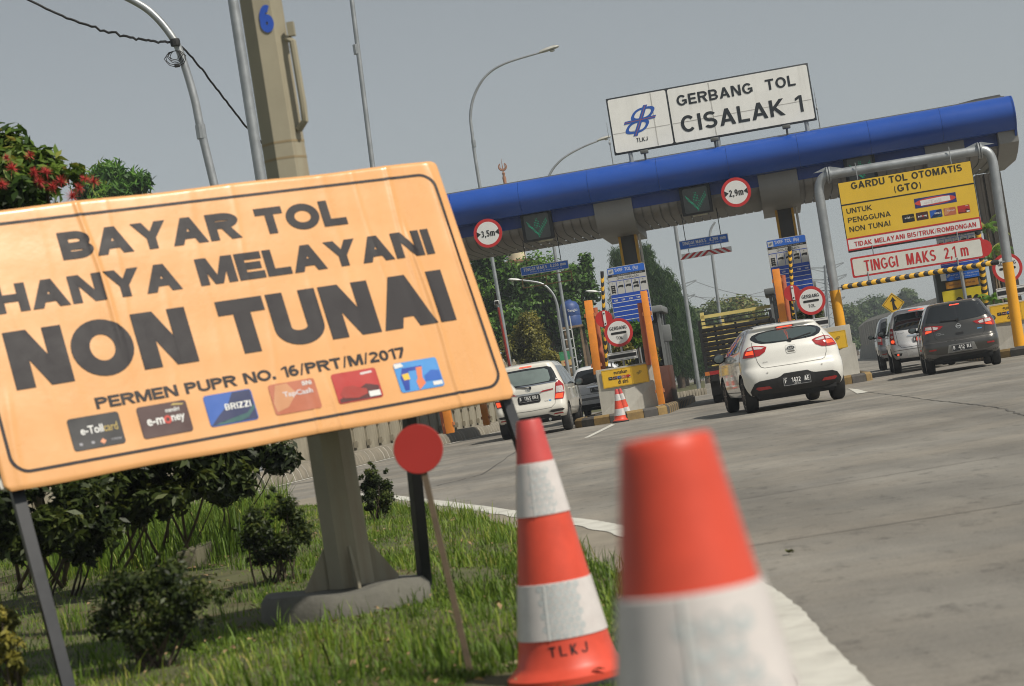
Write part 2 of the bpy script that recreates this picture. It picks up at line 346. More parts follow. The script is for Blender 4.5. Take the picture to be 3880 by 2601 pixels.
# ------------------------------------------------------------------ ground
EY = [-12, 2, 6, 8.75, 9.35, 12.66, 15.6, 19.6, 24, 30, 35, 66, 110]
EX = [.5, .45, .42, .33, .26, -.08, -.52, -1.36, -2.75, -4.5, -5.2, -.9, 4.9]
def edge_x(y): return float(np.interp(y, EY, EX))
def gz(x, y):
    if y > 34: return 0.0
    e = edge_x(y)-x
    if e <= 0: return 0.0
    t = min(1, e/1.1); z = .045*t*t*(3-2*t)
    t = min(1, max(0, (e-2)/3)); z += .10*t*t*(3-2*t)
    return z*min(1, max(0, (34-y)/6))
def GG(px, py, lift=0.0):
    z = 0
    for _ in range(12): p = G(px, py, z+lift); z = .5*z+.5*gz(p.x, p.y)
    return p
def road_mat():
    m = bpy.data.materials.new('road_concrete'); m.use_nodes = True; nt = m.node_tree; N, L = nt.nodes, nt.links; b = N['Principled BSDF']
    tc = N.new('ShaderNodeTexCoord'); src = tc.outputs['Object']
    def noise(sc, det=8, ro=.6, mp=None):
        n = N.new('ShaderNodeTexNoise'); n.inputs['Scale'].default_value = sc; n.inputs['Detail'].default_value = det; n.inputs['Roughness'].default_value = ro
        if mp:
            q = N.new('ShaderNodeMapping'); q.inputs['Scale'].default_value = mp; q.inputs['Rotation'].default_value = (0, 0, TH*.6); L.new(src, q.inputs[0]); L.new(q.outputs[0], n.inputs[0])
        else: L.new(src, n.inputs[0])
        return n.outputs['Fac']
    def rng(v, a, b_, c, d):
        r = N.new('ShaderNodeMapRange'); r.inputs[1].default_value = a; r.inputs[2].default_value = b_; r.inputs[3].default_value = c; r.inputs[4].default_value = d; L.new(v, r.inputs[0]); return r.outputs[0]
    def mul(a, b_):
        x = N.new('ShaderNodeMath'); x.operation = 'MULTIPLY'; L.new(a, x.inputs[0]); L.new(b_, x.inputs[1]); return x.outputs[0]
    big = rng(noise(.35, 9, .62), .3, .7, .66, 1.25)
    along = rng(noise(1.0, 8, .6, (.9, .12, 1)), .35, .68, .74, 1.12)       # tyre wear runs with the traffic
    tine = rng(noise(1.0, 4, .6, (1.2, 22, 1)), .3, .7, .92, 1.07)          # tined finish runs across it
    fine = rng(noise(70, 4, .7), .3, .7, .80, 1.20)
    spots = rng(noise(6, 6, .75, (1.0, .5, 1)), .55, .66, 1.0, .62)
    dash = rng(noise(1.0, 3, .6, (5, 42, 1)), .63, .70, 1.0, .55); specks = rng(noise(26, 2, .5), .68, .73, 1.0, .55)
    v = mul(mul(mul(mul(mul(mul(big, along), tine), fine), spots), dash), specks)
    mx = N.new('ShaderNodeMix'); mx.data_type = 'RGBA'; mx.inputs[6].default_value = (.228, .215, .188, 1); mx.inputs[7].default_value = (.285, .257, .212, 1)
    L.new(rng(noise(.6, 6, .6), .42, .66, 0, .9), mx.inputs[0])
    m2 = N.new('ShaderNodeMix'); m2.data_type = 'RGBA'; m2.blend_type = 'MULTIPLY'; m2.inputs[0].default_value = 1; L.new(mx.outputs[2], m2.inputs[6]); L.new(v, m2.inputs[7])
    L.new(m2.outputs[2], b.inputs['Base Color']); b.inputs['Roughness'].default_value = .82
    bu = N.new('ShaderNodeBump'); bu.inputs['Strength'].default_value = .35; bu.inputs['Distance'].default_value = .006; L.new(fine, bu.inputs['Height']); L.new(bu.outputs[0], b.inputs['Normal'])
    return m
ROAD = road_mat()
mb = MB(); mb.add([(-420, -60, -.03), (420, -60, -.03), (420, 640, -.03), (-420, 640, -.03)], [(0, 1, 2, 3)])
tag(mb.build('ground', M('dry_earth_and_grass', (.10, .105, .05), .95, var=.35, scale=.05, dirt=.5, dirtcol=(.14, .11, .07))), kind='structure')
def strip(name, pts, z, mat, kind=None):
    """pts: list of (xleft, xright, y)"""
    mb = MB(); vs = []; fs = []
    for i, (a, b, y) in enumerate(pts): vs += [(a, y, z), (b, y, z)]
    for i in range(len(pts)-1): fs.append((2*i, 2*i+1, 2*i+3, 2*i+2))
    mb.add(vs, fs); o = mb.build(name, mat, smooth=0)
    if kind: tag(o, kind=kind)
    return o
ys = list(np.arange(-10, 36, .5))+list(range(36, 420, 12))
strip('road', [(edge_x(y), 70, y) for y in ys], 0.0, ROAD, 'structure')
# edge line and the gutter strip between it and the grass
LY = [-6, 4.0, 4.9, 6.1, 7.5, 9.8, 12.1, 14.1, 17.4, 23, 28]; LX = [.45, .69, .73, .79, .82, .72, .46, .05, -.56, -1.66, -2.9]
yy = list(np.arange(-6, 27, .25))
def line_x(y):
    return float(np.interp(y, LY, LX))
def smooth_line(y): return sum(line_x(y+d)*w for d, w in ((-1, .2), (-.5, .2), (0, .2), (.5, .2), (1, .2)))
GUT = M('gutter_concrete', (.26, .23, .18), .88, var=.18, scale=2.2, bump=.3, dirt=.35, dirtcol=(.12, .10, .08))
strip('pavement', [(edge_x(y)-.01, smooth_line(y)-.10, y) for y in yy], .004, GUT, 'structure')
PAINT = M('road_paint', (.58, .57, .51), .7, var=.12, scale=5, dirt=.55, dirtcol=(.26, .24, .2), detail=9)
strip('road_marking', [(smooth_line(y)-.165-.012*math.sin(y*7), smooth_line(y)+.004*math.sin(y*3.1)+random.gauss(0, .0025), y) for y in np.arange(-6, 27, .06)], .008, PAINT, 'structure')
def poly_ground(name, pts, z, mat, kind='structure'):
    mb = MB(); mb.add([(p[0], p[1], z) for p in pts], [tuple(range(len(pts)))]); o = mb.build(name, mat, smooth=0); return tag(o, kind=kind)
c6 = crop(1700, 850, 1.742); c9 = crop(3080, 850, 1.96)
poly_ground('road_marking', [G(*c6(x, y)) for x, y in ((893, 1414), (925, 1411), (1098, 1326), (1075, 1322))], .008, PAINT)
poly_ground('road_marking', [G(*c9(x, y)) for x, y in ((330, 1262), (412, 1250), (330, 1228), (262, 1222))], .008, PAINT)
def crack(pts, w=.02):
    P_ = [G(*p) for p in pts]; Q = []
    for i in range(len(P_)-1):
        for k in range(12):
            t = k/12; p = P_[i].lerp(P_[i+1], t); Q.append(p+Vector((random.gauss(0, .012), random.gauss(0, .05), 0)))
    Q.append(P_[-1]); mb = MB(); vs = []
    for i, q in enumerate(Q):
        d = (Q[min(i+1, len(Q)-1)]-Q[max(0, i-1)]).normalized(); n = Vector((-d.y, d.x, 0)); ww = w*random.uniform(.5, 1.3)
        vs += [(q+n*ww)[:2]+(.004,), (q-n*ww)[:2]+(.004,)]
    mb.add(vs, [(2*i, 2*i+1, 2*i+3, 2*i+2) for i in range(len(Q)-1)])
    return tag(mb.build('road_crack', M('crack_fill', (.10, .094, .085), .9, var=.2), smooth=0), kind='structure')
crack([c9(412, 1250), c9(640, 1275), c9(900, 1310), c9(1200, 1340), c9(1400, 1370), c9(1600, 1430)], .011)
crack([O(1230, 1500*.665), O(1100, 1085), O(960, 1120)], .012)
for (x0, y0, x1, y1) in ((1100, 1120, 1225, 1105), (1330, 1080, 1420, 1068), (1640, 1150, 2339, 1035), (1700, 1250, 2339, 1150), (1330, 1060, 2339, 905), (2000, 895, 2339, 840), (1960, 872, 2339, 818)):
    a, b = G(*O(x0, y0)), G(*O(x1, y1)); mb = MB(); n = Vector((-(b-a).y, (b-a).x, 0)).normalized()*.008
    mb.add([a+n+Vector((0, 0, .004)), a-n+Vector((0, 0, .004)), b-n+Vector((0, 0, .004)), b+n+Vector((0, 0, .004))], [(0, 1, 2, 3)])
    tag(mb.build('slab_joint', M('joint_sealant', (.14, .13, .115), .9, var=.2), smooth=0), kind='structure')
# the verge
gx = np.arange(-16, .6, .2); gyv = np.arange(-4, 40, .4); mb = MB(); vs = []
for y in gyv:
    e = edge_x(y)
    for x in gx: xx = min(x, e); vs.append((xx, y, gz(xx, y)+.02*(xx < e-.05)*(math.sin(xx*5+y*3)*.5+.5) - (.01 if xx >= e-.05 else 0)))
nx = len(gx); mb.add(vs, [(j*nx+i, j*nx+i+1, (j+1)*nx+i+1, (j+1)*nx+i) for j in range(len(gyv)-1) for i in range(nx-1)])
tag(mb.build('verge', M('verge_soil', (.085, .088, .034), .95, var=.35, scale=3, dirt=.8, dirtcol=(.13, .075, .038), bump=.6, bscale=30), smooth=60), kind='structure')

def grass_mat():
    return leafmat('grass_blade', [C(50, 68, 20), C(84, 112, 34), C(116, 144, 48), C(148, 160, 64), C(186, 164, 104)], .55, .35)
def blades(name, n, sampler, hrange, wrange, mat, bend=.5):
    pts = sampler(n); n = len(pts); h = RNG.uniform(*hrange, n)*RNG.uniform(.6, 1.15, n); w = RNG.uniform(*wrange, n); a = RNG.uniform(0, 2*np.pi, n)
    dirx, diry = np.cos(a), np.sin(a); b = RNG.uniform(.15, 1, n)*bend*h; ba = a+np.pi/2+RNG.normal(0, .5, n); bx, by = np.cos(ba)*b, np.sin(ba)*b
    V = np.zeros((n, 5, 3)); base = np.array(pts)
    V[:, 0] = base; V[:, 0, 0] -= dirx*w; V[:, 0, 1] -= diry*w; V[:, 1] = base; V[:, 1, 0] += dirx*w; V[:, 1, 1] += diry*w
    mid = base.copy(); mid[:, 0] += bx*.35; mid[:, 1] += by*.35; mid[:, 2] += h*.6
    V[:, 2] = mid; V[:, 2, 0] += dirx*w*.8; V[:, 2, 1] += diry*w*.8; V[:, 3] = mid; V[:, 3, 0] -= dirx*w*.8; V[:, 3, 1] -= diry*w*.8
    V[:, 4] = base; V[:, 4, 0] += bx; V[:, 4, 1] += by; V[:, 4, 2] += h*.95
    fl = []
    idx = np.arange(n)*5
    quads = np.stack([idx, idx+1, idx+2, idx+3], 1); tris = np.stack([idx+3, idx+2, idx+4], 1)
    me = bpy.data.meshes.new(name); me.vertices.add(n*5); me.vertices.foreach_set('co', V.reshape(-1))
    nl = n*7; me.loops.add(nl); lv = np.concatenate([quads, tris], 1).reshape(-1); me.loops.foreach_set('vertex_index', lv.astype(np.int32))
    me.polygons.add(n*2); ls = np.stack([np.arange(n)*7, np.arange(n)*7+4], 1).reshape(-1); me.polygons.foreach_set('loop_start', ls.astype(np.int32))
    at = me.attributes.new('rnd', 'FLOAT', 'FACE'); patch = .5+.5*np.sin(base[:, 0]*1.7+np.sin(base[:, 1]*1.3)*2)*np.sin(base[:, 1]*.9+base[:, 0])
    rv = np.clip(.25+.35*patch+RNG.normal(0, .17, n), 0, 1); at.data.foreach_set('value', np.repeat(rv, 2).astype(np.float32))
    me.update(); me.validate(); return link(name, me, mat)
def verge_pts(n, ymin=5.0, ymax=30, xmin=-9, clear=True):
    out = []
    while len(out) < n:
        m = n*2; y = ymin+(ymax-ymin)*RNG.random(m)**1.7; xl = np.maximum(-.27*y-.3, xmin); e = np.interp(y, EY, EX); x = xl+(e-.01-xl)*RNG.random(m)
        den = .5+.5*np.sin(x*2.3+1.2*np.sin(y*1.9))*np.sin(y*2.1+x*.7)
        k = RNG.random(m) < (.22+.78*den**1.3)*np.where((x < -.15*y) & (y > 9) & (y < 15.5), .22, 1.0)
        k = k & (np.hypot(x-.03, y-5.7) > .33)
        for xx, yv in zip(x[k], y[k]):
            out.append((xx, yv, gz(xx, yv)))
            if len(out) >= n: break
    return out
tag(blades('lawn_grass', 140000, lambda n: verge_pts(n, 5, 24), (.018, .044), (.0016, .0032), grass_mat(), .8), 'short green lawn grass covering the verge beside the road', 'grass', kind='stuff')
def tuft_pts(n):
    out = []
    for _ in range(n//14):
        y = 6+15*RNG.random()**1.3; x = edge_x(y)-abs(RNG.normal(0, .16))*2.2-(RNG.random() < .55)*RNG.random()*(.27*y)
        for _ in range(14): out.append((x+RNG.normal(0, .03), y+RNG.normal(0, .03), gz(x, y)))
    return out
tag(blades('grass_tufts', 9000, lambda n: [p for p in tuft_pts(n) if math.hypot(p[0]-.03, p[1]-5.7) > .38], (.06, .14), (.002, .0042), grass_mat(), .7), 'longer grass tufts growing through the lawn', 'grass', kind='stuff')
def tall_pts(n):
    out = []
    for _ in range(n):
        y = RNG.uniform(14, 22); x = RNG.uniform(-.24*y-.2, -.10*y-.5); out.append((x, y, gz(x, y)))
    return out
tag(blades('tall_grass', 9000, tall_pts, (.18, .5), (.003, .006), grass_mat(), .55), 'tall wild grass in front of the concrete fence', 'grass', kind='stuff')
# loose kerb stones lying in the lawn
k = root('edging_kerb', 'mossy concrete edging kerb half buried in the lawn', 'kerb', GG(*O(430, 1302)))
d = GG(*O(548, 1245))-GG(*O(430, 1302)); L_ = d.length; ang = math.atan2(d.y, d.x)
for i in range(3):
    mb = MB(); mb.box((L_*(i+.5)/3, 0, .02), (L_/3-.02, .14, .22)); mb.build('kerb_stone', M('mossy_kerb', (.13, .12, .075), .95, var=.35, scale=8, bump=.5, dirt=.5, dirtcol=(.05, .06, .02)), k, bevel=.012)
k.rotation_euler = (0, 0, ang)

# ------------------------------------------------------------------ traffic cones
CONE_O = M('cone_orange_plastic', (.66, .078, .042), .42, var=.12, scale=9, dirt=.18, dirtcol=(.3, .05, .04), spec=.4)
CONE_F = M('cone_faded_top', (.56, .075, .07), .5, var=.12, scale=9)
RUBBER = M('cone_black_base', (.02, .02, .021), .75, var=.2)
def sleeve_mat():
    m = M('reflective_sleeve', (.62, .58, .56), .32, var=.08, scale=20, dirt=.12, dirtcol=(.5, .35, .33)); nt = m.node_tree; N, L = nt.nodes, nt.links; b = N['Principled BSDF']
    return m
SLEEVE = sleeve_mat()
CH, CB = .74, .028
def cr_at(h): return .147+(.0345-.147)*(h/CH)
def cone(loc, label, s=1.0, rz=0.0, letters=False, faded=True, tilt=None, bands=((.124, .280), (.469, .619)), group=None):
    r = root('traffic_cone', label, 'traffic cone', loc, rz, group); r.scale = (s, s, s)
    if tilt: r.rotation_euler = tilt
    mb = MB(); mb.prism(rrect(-.19, .19, -.19, .19, .06), 0, CB, 'XY'); mb.build('base', RUBBER, r, bevel=.006)
    mb = MB(); mb.lathe([(.176, CB), (.176, CB+.018), (.156, CB+.034), (cr_at(.03), CB+.05)]+[(cr_at(h), h+CB) for h in (.1, .3, .5, .7, CH-.012)]+[(cr_at(CH), CH+CB-.0025), (cr_at(CH)-.002, CH+CB), (.022, CH+CB), (.020, CH+CB-.05)], 48)
    body = mb.build('cone_body', CONE_O, r, smooth=50)
    for a, b_ in bands:
        mb = MB(); mb.lathe([(cr_at(a)+.0006, a+CB), (cr_at(a)+.003, a+CB+.001), (cr_at((a+b_)/2)+.003, (a+b_)/2+CB), (cr_at(b_)+.003, b_+CB-.001), (cr_at(b_)+.0006, b_+CB)], 48, cap=False)
        mb.build('reflective_band', SLEEVE, r, smooth=50)
        mb = MB(); hs = .0125; mz = int((b_-a)/(hs*1.5))
        for iz in range(mz+1):
            zc = a+.012+iz*hs*1.5
            if zc > b_-.012: continue
            for ix in range(-3, 4):
                rr = cr_at(zc)+.0033; xc = (ix+.5*(iz % 2))*hs*1.732
                if abs(xc) > rr*.5: continue
                pts_ = []
                for q_ in range(6):
                    x_ = xc+hs*.86*math.sin(R(60*q_)); z_ = zc+hs*.86*math.cos(R(60*q_)); r2_ = cr_at(z_)+.0033; pts_.append((r2_*math.sin(x_/r2_), -r2_*math.cos(x_/r2_), z_+CB))
                mb.add(pts_, [tuple(range(6))])
        tag(mb.build('hexagon_print', M('sleeve_hexagons', (.46, .485, .485), .3, var=.1, scale=30), r, smooth=0), kind='stuff')
        mb = MB(); a0 = -1.95
        for i in range(7):
            h0 = a+(b_-a)*i/7; h1 = a+(b_-a)*(i+1)/7; q = lambda h, da: ((cr_at(h)+.0045)*math.cos(a0+da), (cr_at(h)+.0045)*math.sin(a0+da), h+CB)
            mb.add([q(h0, 0), q(h0, .05), q(h1, .05), q(h1, 0)], [(0, 1, 2, 3)])
        mb.build('band_seam', WHITE, r)
    if faded:
        mb = MB(); h0 = .69 if bands[1][1] < .68 else bands[1][1]+.01
        h0 = bands[1][1]+.002
        mb.lathe([(cr_at(h)+.0008, h+CB) for h in (h0, (h0+CH)/2, CH-.006)]+[(cr_at(CH)-.0015, CH+CB+.0012), (.022, CH+CB+.0014)], 48, cap=False); mb.build('cone_top', CONE_F, r, smooth=50)
    if letters:
        for q_, ch in enumerate('TLKJ'):
          me = text_mesh(ch, (-.056+.031*q_, -.036+.031*q_, .077, .106), 0, .022)
          for v in me.vertices:
            x, z = v.co.x, v.co.z; rr = cr_at(z)+.0015; an = -math.pi/2+x/rr; v.co = (rr*math.cos(an), rr*math.sin(an), z+CB+.001)
          link('lettering', me, BLACK, r)
    return r
c2 = G(*O(1304, 1569)); cone(c2, 'orange cone with two white bands and letters TLKJ beside the lawn', s=1.0, rz=R(4), letters=True)
nc = P(*O(1519, 998), 1.0); k_ = (H-.775)/(H-nc.z); nc = P(*O(1519, 1000), k_)
cone((nc.x, nc.y, .004), 'large looking blurred orange cone without letters, standing on the gutter strip', s=(.775-.004)/(CH+CB), rz=R(10), faded=False).scale = (1.075, 1.075, (.775-.004)/(CH+CB))

# ------------------------------------------------------------------ orange announcement board on its stand
BY, BL, BT, BW, BHt = .522, .285, .025, 2.16, 1.104
r_ = Vector((math.cos(BY), math.sin(BY), 0)); f_ = Vector((-math.sin(BY), math.cos(BY), 0)); u_ = Vector((0, 0, 1))*math.cos(BL)+f_*math.sin(BL)
r2 = r_*math.cos(BT)+u_*math.sin(BT); u2 = -r_*math.sin(BT)+u_*math.cos(BT); n2 = r2.cross(u2)      # n2 points away from the road (local +y)
n2 = u2.cross(r2)*-1
BC = Vector((-1.041, 7.8, 1.352))
board = root('announcement_board', 'large orange cloth board reading BAYAR TOL HANYA MELAYANI NON TUNAI on black legs', 'sign board')
yax = -(r2.cross(u2)); yax = u2.cross(r2)      # local y: behind the cloth
Mx = Matrix(((r2.x, yax.x, u2.x, BC.x), (r2.y, yax.y, u2.y, BC.y), (r2.z, yax.z, u2.z, BC.z), (0, 0, 0, 1)))
board.matrix_world = Mx
FOLDS = [(-.505, -.04, .010, .0055, -.1, .6), (-.46, .10, .012, .0035, .0, .6), (-.86, -.12, .016, .003, -.6, .3), (-.72, .03, .02, .003, -.6, .6), (-.30, .14, .014, .0022, -.5, .2), (-.12, .10, .02, .0025, -.2, .6),
         (.07, .08, .012, .0028, .1, .6), (.33, -.02, .013, .003, -.6, .1), (.12, .20, .013, .0028, -.6, .0), (.50, .06, .02, .0028, -.2, .6), (.66, .02, .009, .0028, .0, .6), (.74, -.10, .014, .0024, -.6, .2),
         (.835, .005, .011, .0075, -.6, .25), (.80, .05, .012, .004, .0, .6), (.91, -.03, .010, .003, -.6, -.3), (.20, .04, .009, .004, -.6, -.36), (.25, -.05, .009, .004, -.6, -.38), (1.03, 0, .012, .006, -.5, .5), (1.0, .05, .016, .003, -.3, .6), (-.98, .06, .018, .004, -.6, -.2)]
def fold(u, v):
    d = 0
    for u0, sl_, w, a, v0, v1 in FOLDS:
        e = (u-u0-sl_*v+.006*np.sin(v*9+u0*7))/w
        d = d + (.85*a if a > .0038 else .28*a)*np.exp(-e*e)/(1+np.exp(-(v-v0)*30))/(1+np.exp((v-v1)*30))
    d = d + .0002*np.sin(u*13+v*5+np.sin(v*7))+.0001*np.sin(u*61-v*11)+.0003*np.sin(v*31+u*3)
    return -d
VINYL = M('orange_vinyl_cloth', (.75, .385, .150), .29, var=.04, scale=3, dirt=.10, dirtcol=(.52, .25, .09), spec=.5, bump=.05, bscale=25)
nu, nv = 440, 120
U = np.linspace(-BW/2, BW/2, nu); V_ = np.linspace(-BHt/2, BHt/2, nv); UU, VV = np.meshgrid(U, V_)
edge = np.maximum(np.abs(UU)-(BW/2-.012), 0)**2/.02+np.maximum(np.abs(VV)-(BHt/2-.012), 0)**2/.02
DD = fold(UU, VV)+edge
# slightly pulled outline
UV2 = VV+.0025*np.sin(UU*9)*(np.abs(VV)/(BHt/2))**4
me = bpy.data.meshes.new('cloth'); vs = np.stack([UU, DD, UV2], -1).reshape(-1, 3)
# clipped corners
def clip_c(v):
    x, y, z = v; c = .022; k = abs(x)/(BW/2)+abs(z)/(BHt/2)
    ex, ez = BW/2-abs(x), BHt/2-abs(z)
    if ex+ez < c:
        t = (c-ex-ez)/2; x -= math.copysign(t, x); z -= math.copysign(t, z)
    return (x, y, z)
me.from_pydata([clip_c(v) for v in vs], [], [(j*nu+i, j*nu+i+1, (j+1)*nu+i+1, (j+1)*nu+i) for j in range(nv-1) for i in range(nu-1)]); me.update()
link('cloth', me, VINYL, board, smooth=80)
def cut_mesh(me, du, dv):
    bm = bmesh.new(); bm.from_mesh(me); xs = [v.co.x for v in bm.verts]; zs = [v.co.z for v in bm.verts]
    for k in range(int(min(xs)/du)-1, int(max(xs)/du)+2):
        bmesh.ops.bisect_plane(bm, geom=bm.verts[:]+bm.edges[:]+bm.faces[:], plane_co=(k*du, 0, 0), plane_no=(1, 0, 0))
    for k in range(int(min(zs)/dv)-1, int(max(zs)/dv)+2):
        bmesh.ops.bisect_plane(bm, geom=bm.verts[:]+bm.edges[:]+bm.faces[:], plane_co=(0, 0, k*dv), plane_no=(0, 0, 1))
    bm.to_mesh(me); bm.free(); me.update(); return me
def drape(me, off, du=.012, dv=.06):
    cut_mesh(me, du, dv); n = len(me.vertices); co = np.empty(n*3); me.vertices.foreach_get('co', co); co = co.reshape(-1, 3)
    co[:, 1] += fold(co[:, 0], co[:, 2])-off;  me.vertices.foreach_set('co', co.reshape(-1)); me.update(); shade(me, 80); return me
PRINTB = M('vinyl_black_print', (.020, .017, .020), .5, var=.15, scale=12, spec=.3)
for s_, rc, bo in (('BAYAR TOL', (-.64, .58, .310, .426), .084), ('HANYA MELAYANI', (-.945, .930, .127, .243), .084), ('NON TUNAI', (-.945, .927, -.178, .053), .080), ('PERMEN PUPR NO. 16/PRT/M/2017', (-.67, .645, -.302, -.256), .060)):
    for w_, rw in split_words(s_, rc, bo): link('lettering', drape(text_mesh(w_, rw, 0, bo), .0016), PRINTB, board)
link('border_line', drape(ring(rrect(-1.04, 1.04, -.497, .497, .07, 8), rrect(-1.028, 1.028, -.485, .485, .06, 8), 0), .0016), PRINTB, board)
def colmat(n, c, ro=.35): return M(n, c, ro, var=.06, scale=8)
def card(par, i, cx, cz, w, h, y, drp=None, small=False):
    """the six payment cards of the announcement, flat prints"""
    bgc = [(.012, .012, .014), (.055, .018, .016), (.02, .10, .42), (.46, .13, .06), (.45, .025, .02), (.06, .28, .66)][i]
    fit = (lambda me, o: drape(me, o, .02, .06)) if drp else (lambda me, o: me)
    Y = (lambda k: 0) if drp else (lambda k: y-.001*k)
    def put(me, k, mt, nm, p=None): return link(nm, fit(me, .0022+.0006*k), mt, p or base)
    base = link('payment_card', fit(flat(rrect(cx-w/2, cx+w/2, cz-h/2, cz+h/2, h*.09, 3), Y(0)), .0022), colmat('card_print_%d' % i, bgc), par)
    T = lambda s_, rc, mt, bo=.03: put(text_mesh(s_, (cx+rc[0]*w, cx+rc[1]*w, cz+rc[2]*h, cz+rc[3]*h), Y(2), bo), 2, mt, 'lettering')
    Q = lambda pl, mt, k=1: put(flat([(cx+a*w, cz+b*h) for a, b in pl], Y(k)), k, mt, 'printed_shape')
    if i == 0:
        T('e-Toll', (-.30, .14, -.05, .2), WHITE, .022); T('card', (.15, .42, -.05, .2), colmat('card_gold', (.45, .33, .08)), .008)
        if not small:
            for q in (-.35, -.12): Q([(q-.03, -.36), (q+.03, -.36), (q+.03, -.28), (q-.03, -.28)], colmat('card_grey', (.3, .3, .33)))
            Q([(.02, -.33), (.08, -.42), (.14, -.33), (.08, -.24)], colmat('card_orange', (.75, .3, .15))); T('e-money', (.24, .44, -.38, -.29), colmat('card_grey', (.3, .3, .33)), .02)
    elif i == 1:
        T('e-m', (-.36, -.02, -.13, .08), WHITE, .022); T('ney', (.13, .40, -.18, .08), WHITE, .022)
        put(ring([(cx+(.055+.075*math.cos(t))*w, cz+(-.02+.13*math.sin(t))*h) for t in np.linspace(0, 6.283, 25)[:-1]], [(cx+(.055+.038*math.cos(t))*w, cz+(-.02+.06*math.sin(t))*h) for t in np.linspace(0, 6.283, 25)[:-1]], Y(2)), 2, colmat('card_red', (.55, .05, .03)), 'printed_shape')
        if not small: T('mandiri', (.05, .33, .20, .33), WHITE, .02); Q([(.18, .40), (.42, .36), (.44, .40), (.24, .45)], colmat('card_gold', (.45, .33, .08)))
    elif i == 2:
        Q([(-.48, -.47), (.48, -.47), (.48, .47), (.10, .47), (-.05, .1), (-.3, -.2)], colmat('card_navy', (.008, .018, .09))); Q([(-.40, -.47), (.0, -.47), (.3, -.24), (.48, 0), (.48, -.12), (.3, -.38), (.1, -.47), (-.3, -.40)], colmat('card_teal', (.02, .10, .10)), 2)
        T('BRIZZI', (-.12, .42, -.06, .14), WHITE, .03)
    elif i == 3:
        Q([(-.48, -.1), (-.35, .45), (-.1, .47), (.05, .1), (-.2, -.3), (-.45, -.4)], colmat('card_peach', (.56, .26, .12))); T('TapCash', (-.24, .40, -.02, .2), colmat('card_pale', (.62, .55, .55)), .03)
        if not small: T('BNI', (.22, .42, .30, .44), WHITE, .03)
    elif i == 4:
        Q([(-.46, -.47), (.46, -.47), (.46, -.1), (.2, .02), (.1, -.05), (-.15, -.2), (-.46, -.35)], colmat('card_darkred', (.08, .012, .012)))
        Q([(-.42, -.2), (-.3, .02), (-.1, .03), (.04, -.08), (.18, -.14), (.18, -.3), (-.05, -.4), (-.35, -.34)], colmat('card_carred', (.35, .03, .02)), 2)
        Q([(.20, -.43), (.45, -.43), (.45, -.25), (.20, -.25)], WHITE, 3); Q([(.14, .33), (.4, .35), (.4, .42), (.14, .4)], colmat('card_pale', (.62, .55, .55)))
    else:
        Q([(-.33, .3), (.12, .3), (.12, .18), (-.2, .18), (-.24, -.1), (-.3, -.45), (-.40, -.45), (-.42, .0)], colmat('card_royal', (.01, .05, .35))); Q([(-.02, .26), (.12, .26), (.06, -.1), (.1, -.3), (-.08, -.5), (-.1, -.2), (-.05, -.1)], colmat('card_salmon', (.75, .2, .08)), 2)
        Q([(-.38, .1), (-.22, .12), (-.22, -.1), (-.36, -.1)], colmat('card_yellow', (.75, .5, .05)), 2); Q([(-.49, .32), (-.28, .36), (-.32, .48), (-.49, .48)], WHITE, 2); Q([(.26, -.43), (.47, -.43), (.47, -.3), (.26, -.3)], WHITE, 2); Q([(.12, -.05), (.3, .1), (.48, .05), (.48, -.28), (.1, -.25)], colmat('card_midblue', (.02, .12, .5)), 1)
    return base
for i, x in enumerate((-.695, -.424, -.153, .120, .394, .675)): card(board, i, x, -.386, .2, .128, 0, True)
# frame and legs behind the cloth
mb = MB(); y0 = .030
for a, b_ in (((-BW/2+.03, y0, BHt/2-.03), (BW/2-.03, y0, BHt/2-.03)), ((-BW/2+.03, y0, -BHt/2+.03), (BW/2-.03, y0, -BHt/2+.03)), ((-BW/2+.03, y0, -BHt/2+.03), (-BW/2+.03, y0, BHt/2-.03)), ((BW/2-.03, y0, -BHt/2+.03), (BW/2-.03, y0, BHt/2-.03))): mb.bar(a, b_, .04)
mb.build('frame', BLKMET, board)
mb = MB(); mb.box((0, .022, 0), (BW-.05, .006, BHt-.05)); mb.build('backing_sheet', M('grey_sheet_metal', (.3, .3, .29), .5, .3), board)
MI = Mx.inverted()
def leg_to(foot_px, top_local, name='leg', w=.045):
    # straight leg of the stand: starts at the frame and runs down along the board's own slope to the ground
    top = Mx @ Vector(top_local); d = -u2; t = 0.5
    for _ in range(30): p = top+d*t; t += (p.z-gz(p.x, p.y))/-d.z
    p = top+d*(t+.05); mb = MB(); mb.bar(MI @ top, MI @ p, w, w*.7); return mb.build(name, BLKMET, board)
leg_to(None, (-BW/2+.06, .07, -BHt/2+.4)); leg_to(None, (BW/2-.01, .07, -BHt/2+.3))
foot = GG(*O(973, 1368)); top = Mx @ Vector((.80, .06, .30))
mb = MB(); mb.bar(MI @ (foot-Vector((0, 0, .04))), MI @ top, .048, .048); mb.build('rear_strut', BLKMET, board)
for sx_, sz_ in ((1, -1), (-1, -1)):
    mb = MB(); mb.prism([(0, 0), (.045, .0), (.055, .02), (.02, .09), (0, .11)] if sx_ > 0 else [(0, 0), (-.045, .0), (-.05, .02), (-.02, .08), (0, .09)], .012, .03)
    mb.build('corner_flap', M('white_cloth_lining', (.62, .60, .54), .6, var=.2, scale=20, dirt=.3, dirtcol=(.3, .25, .15)), board, loc=(sx_*(BW/2-.035), 0, -BHt/2+.015), bevel=.004)

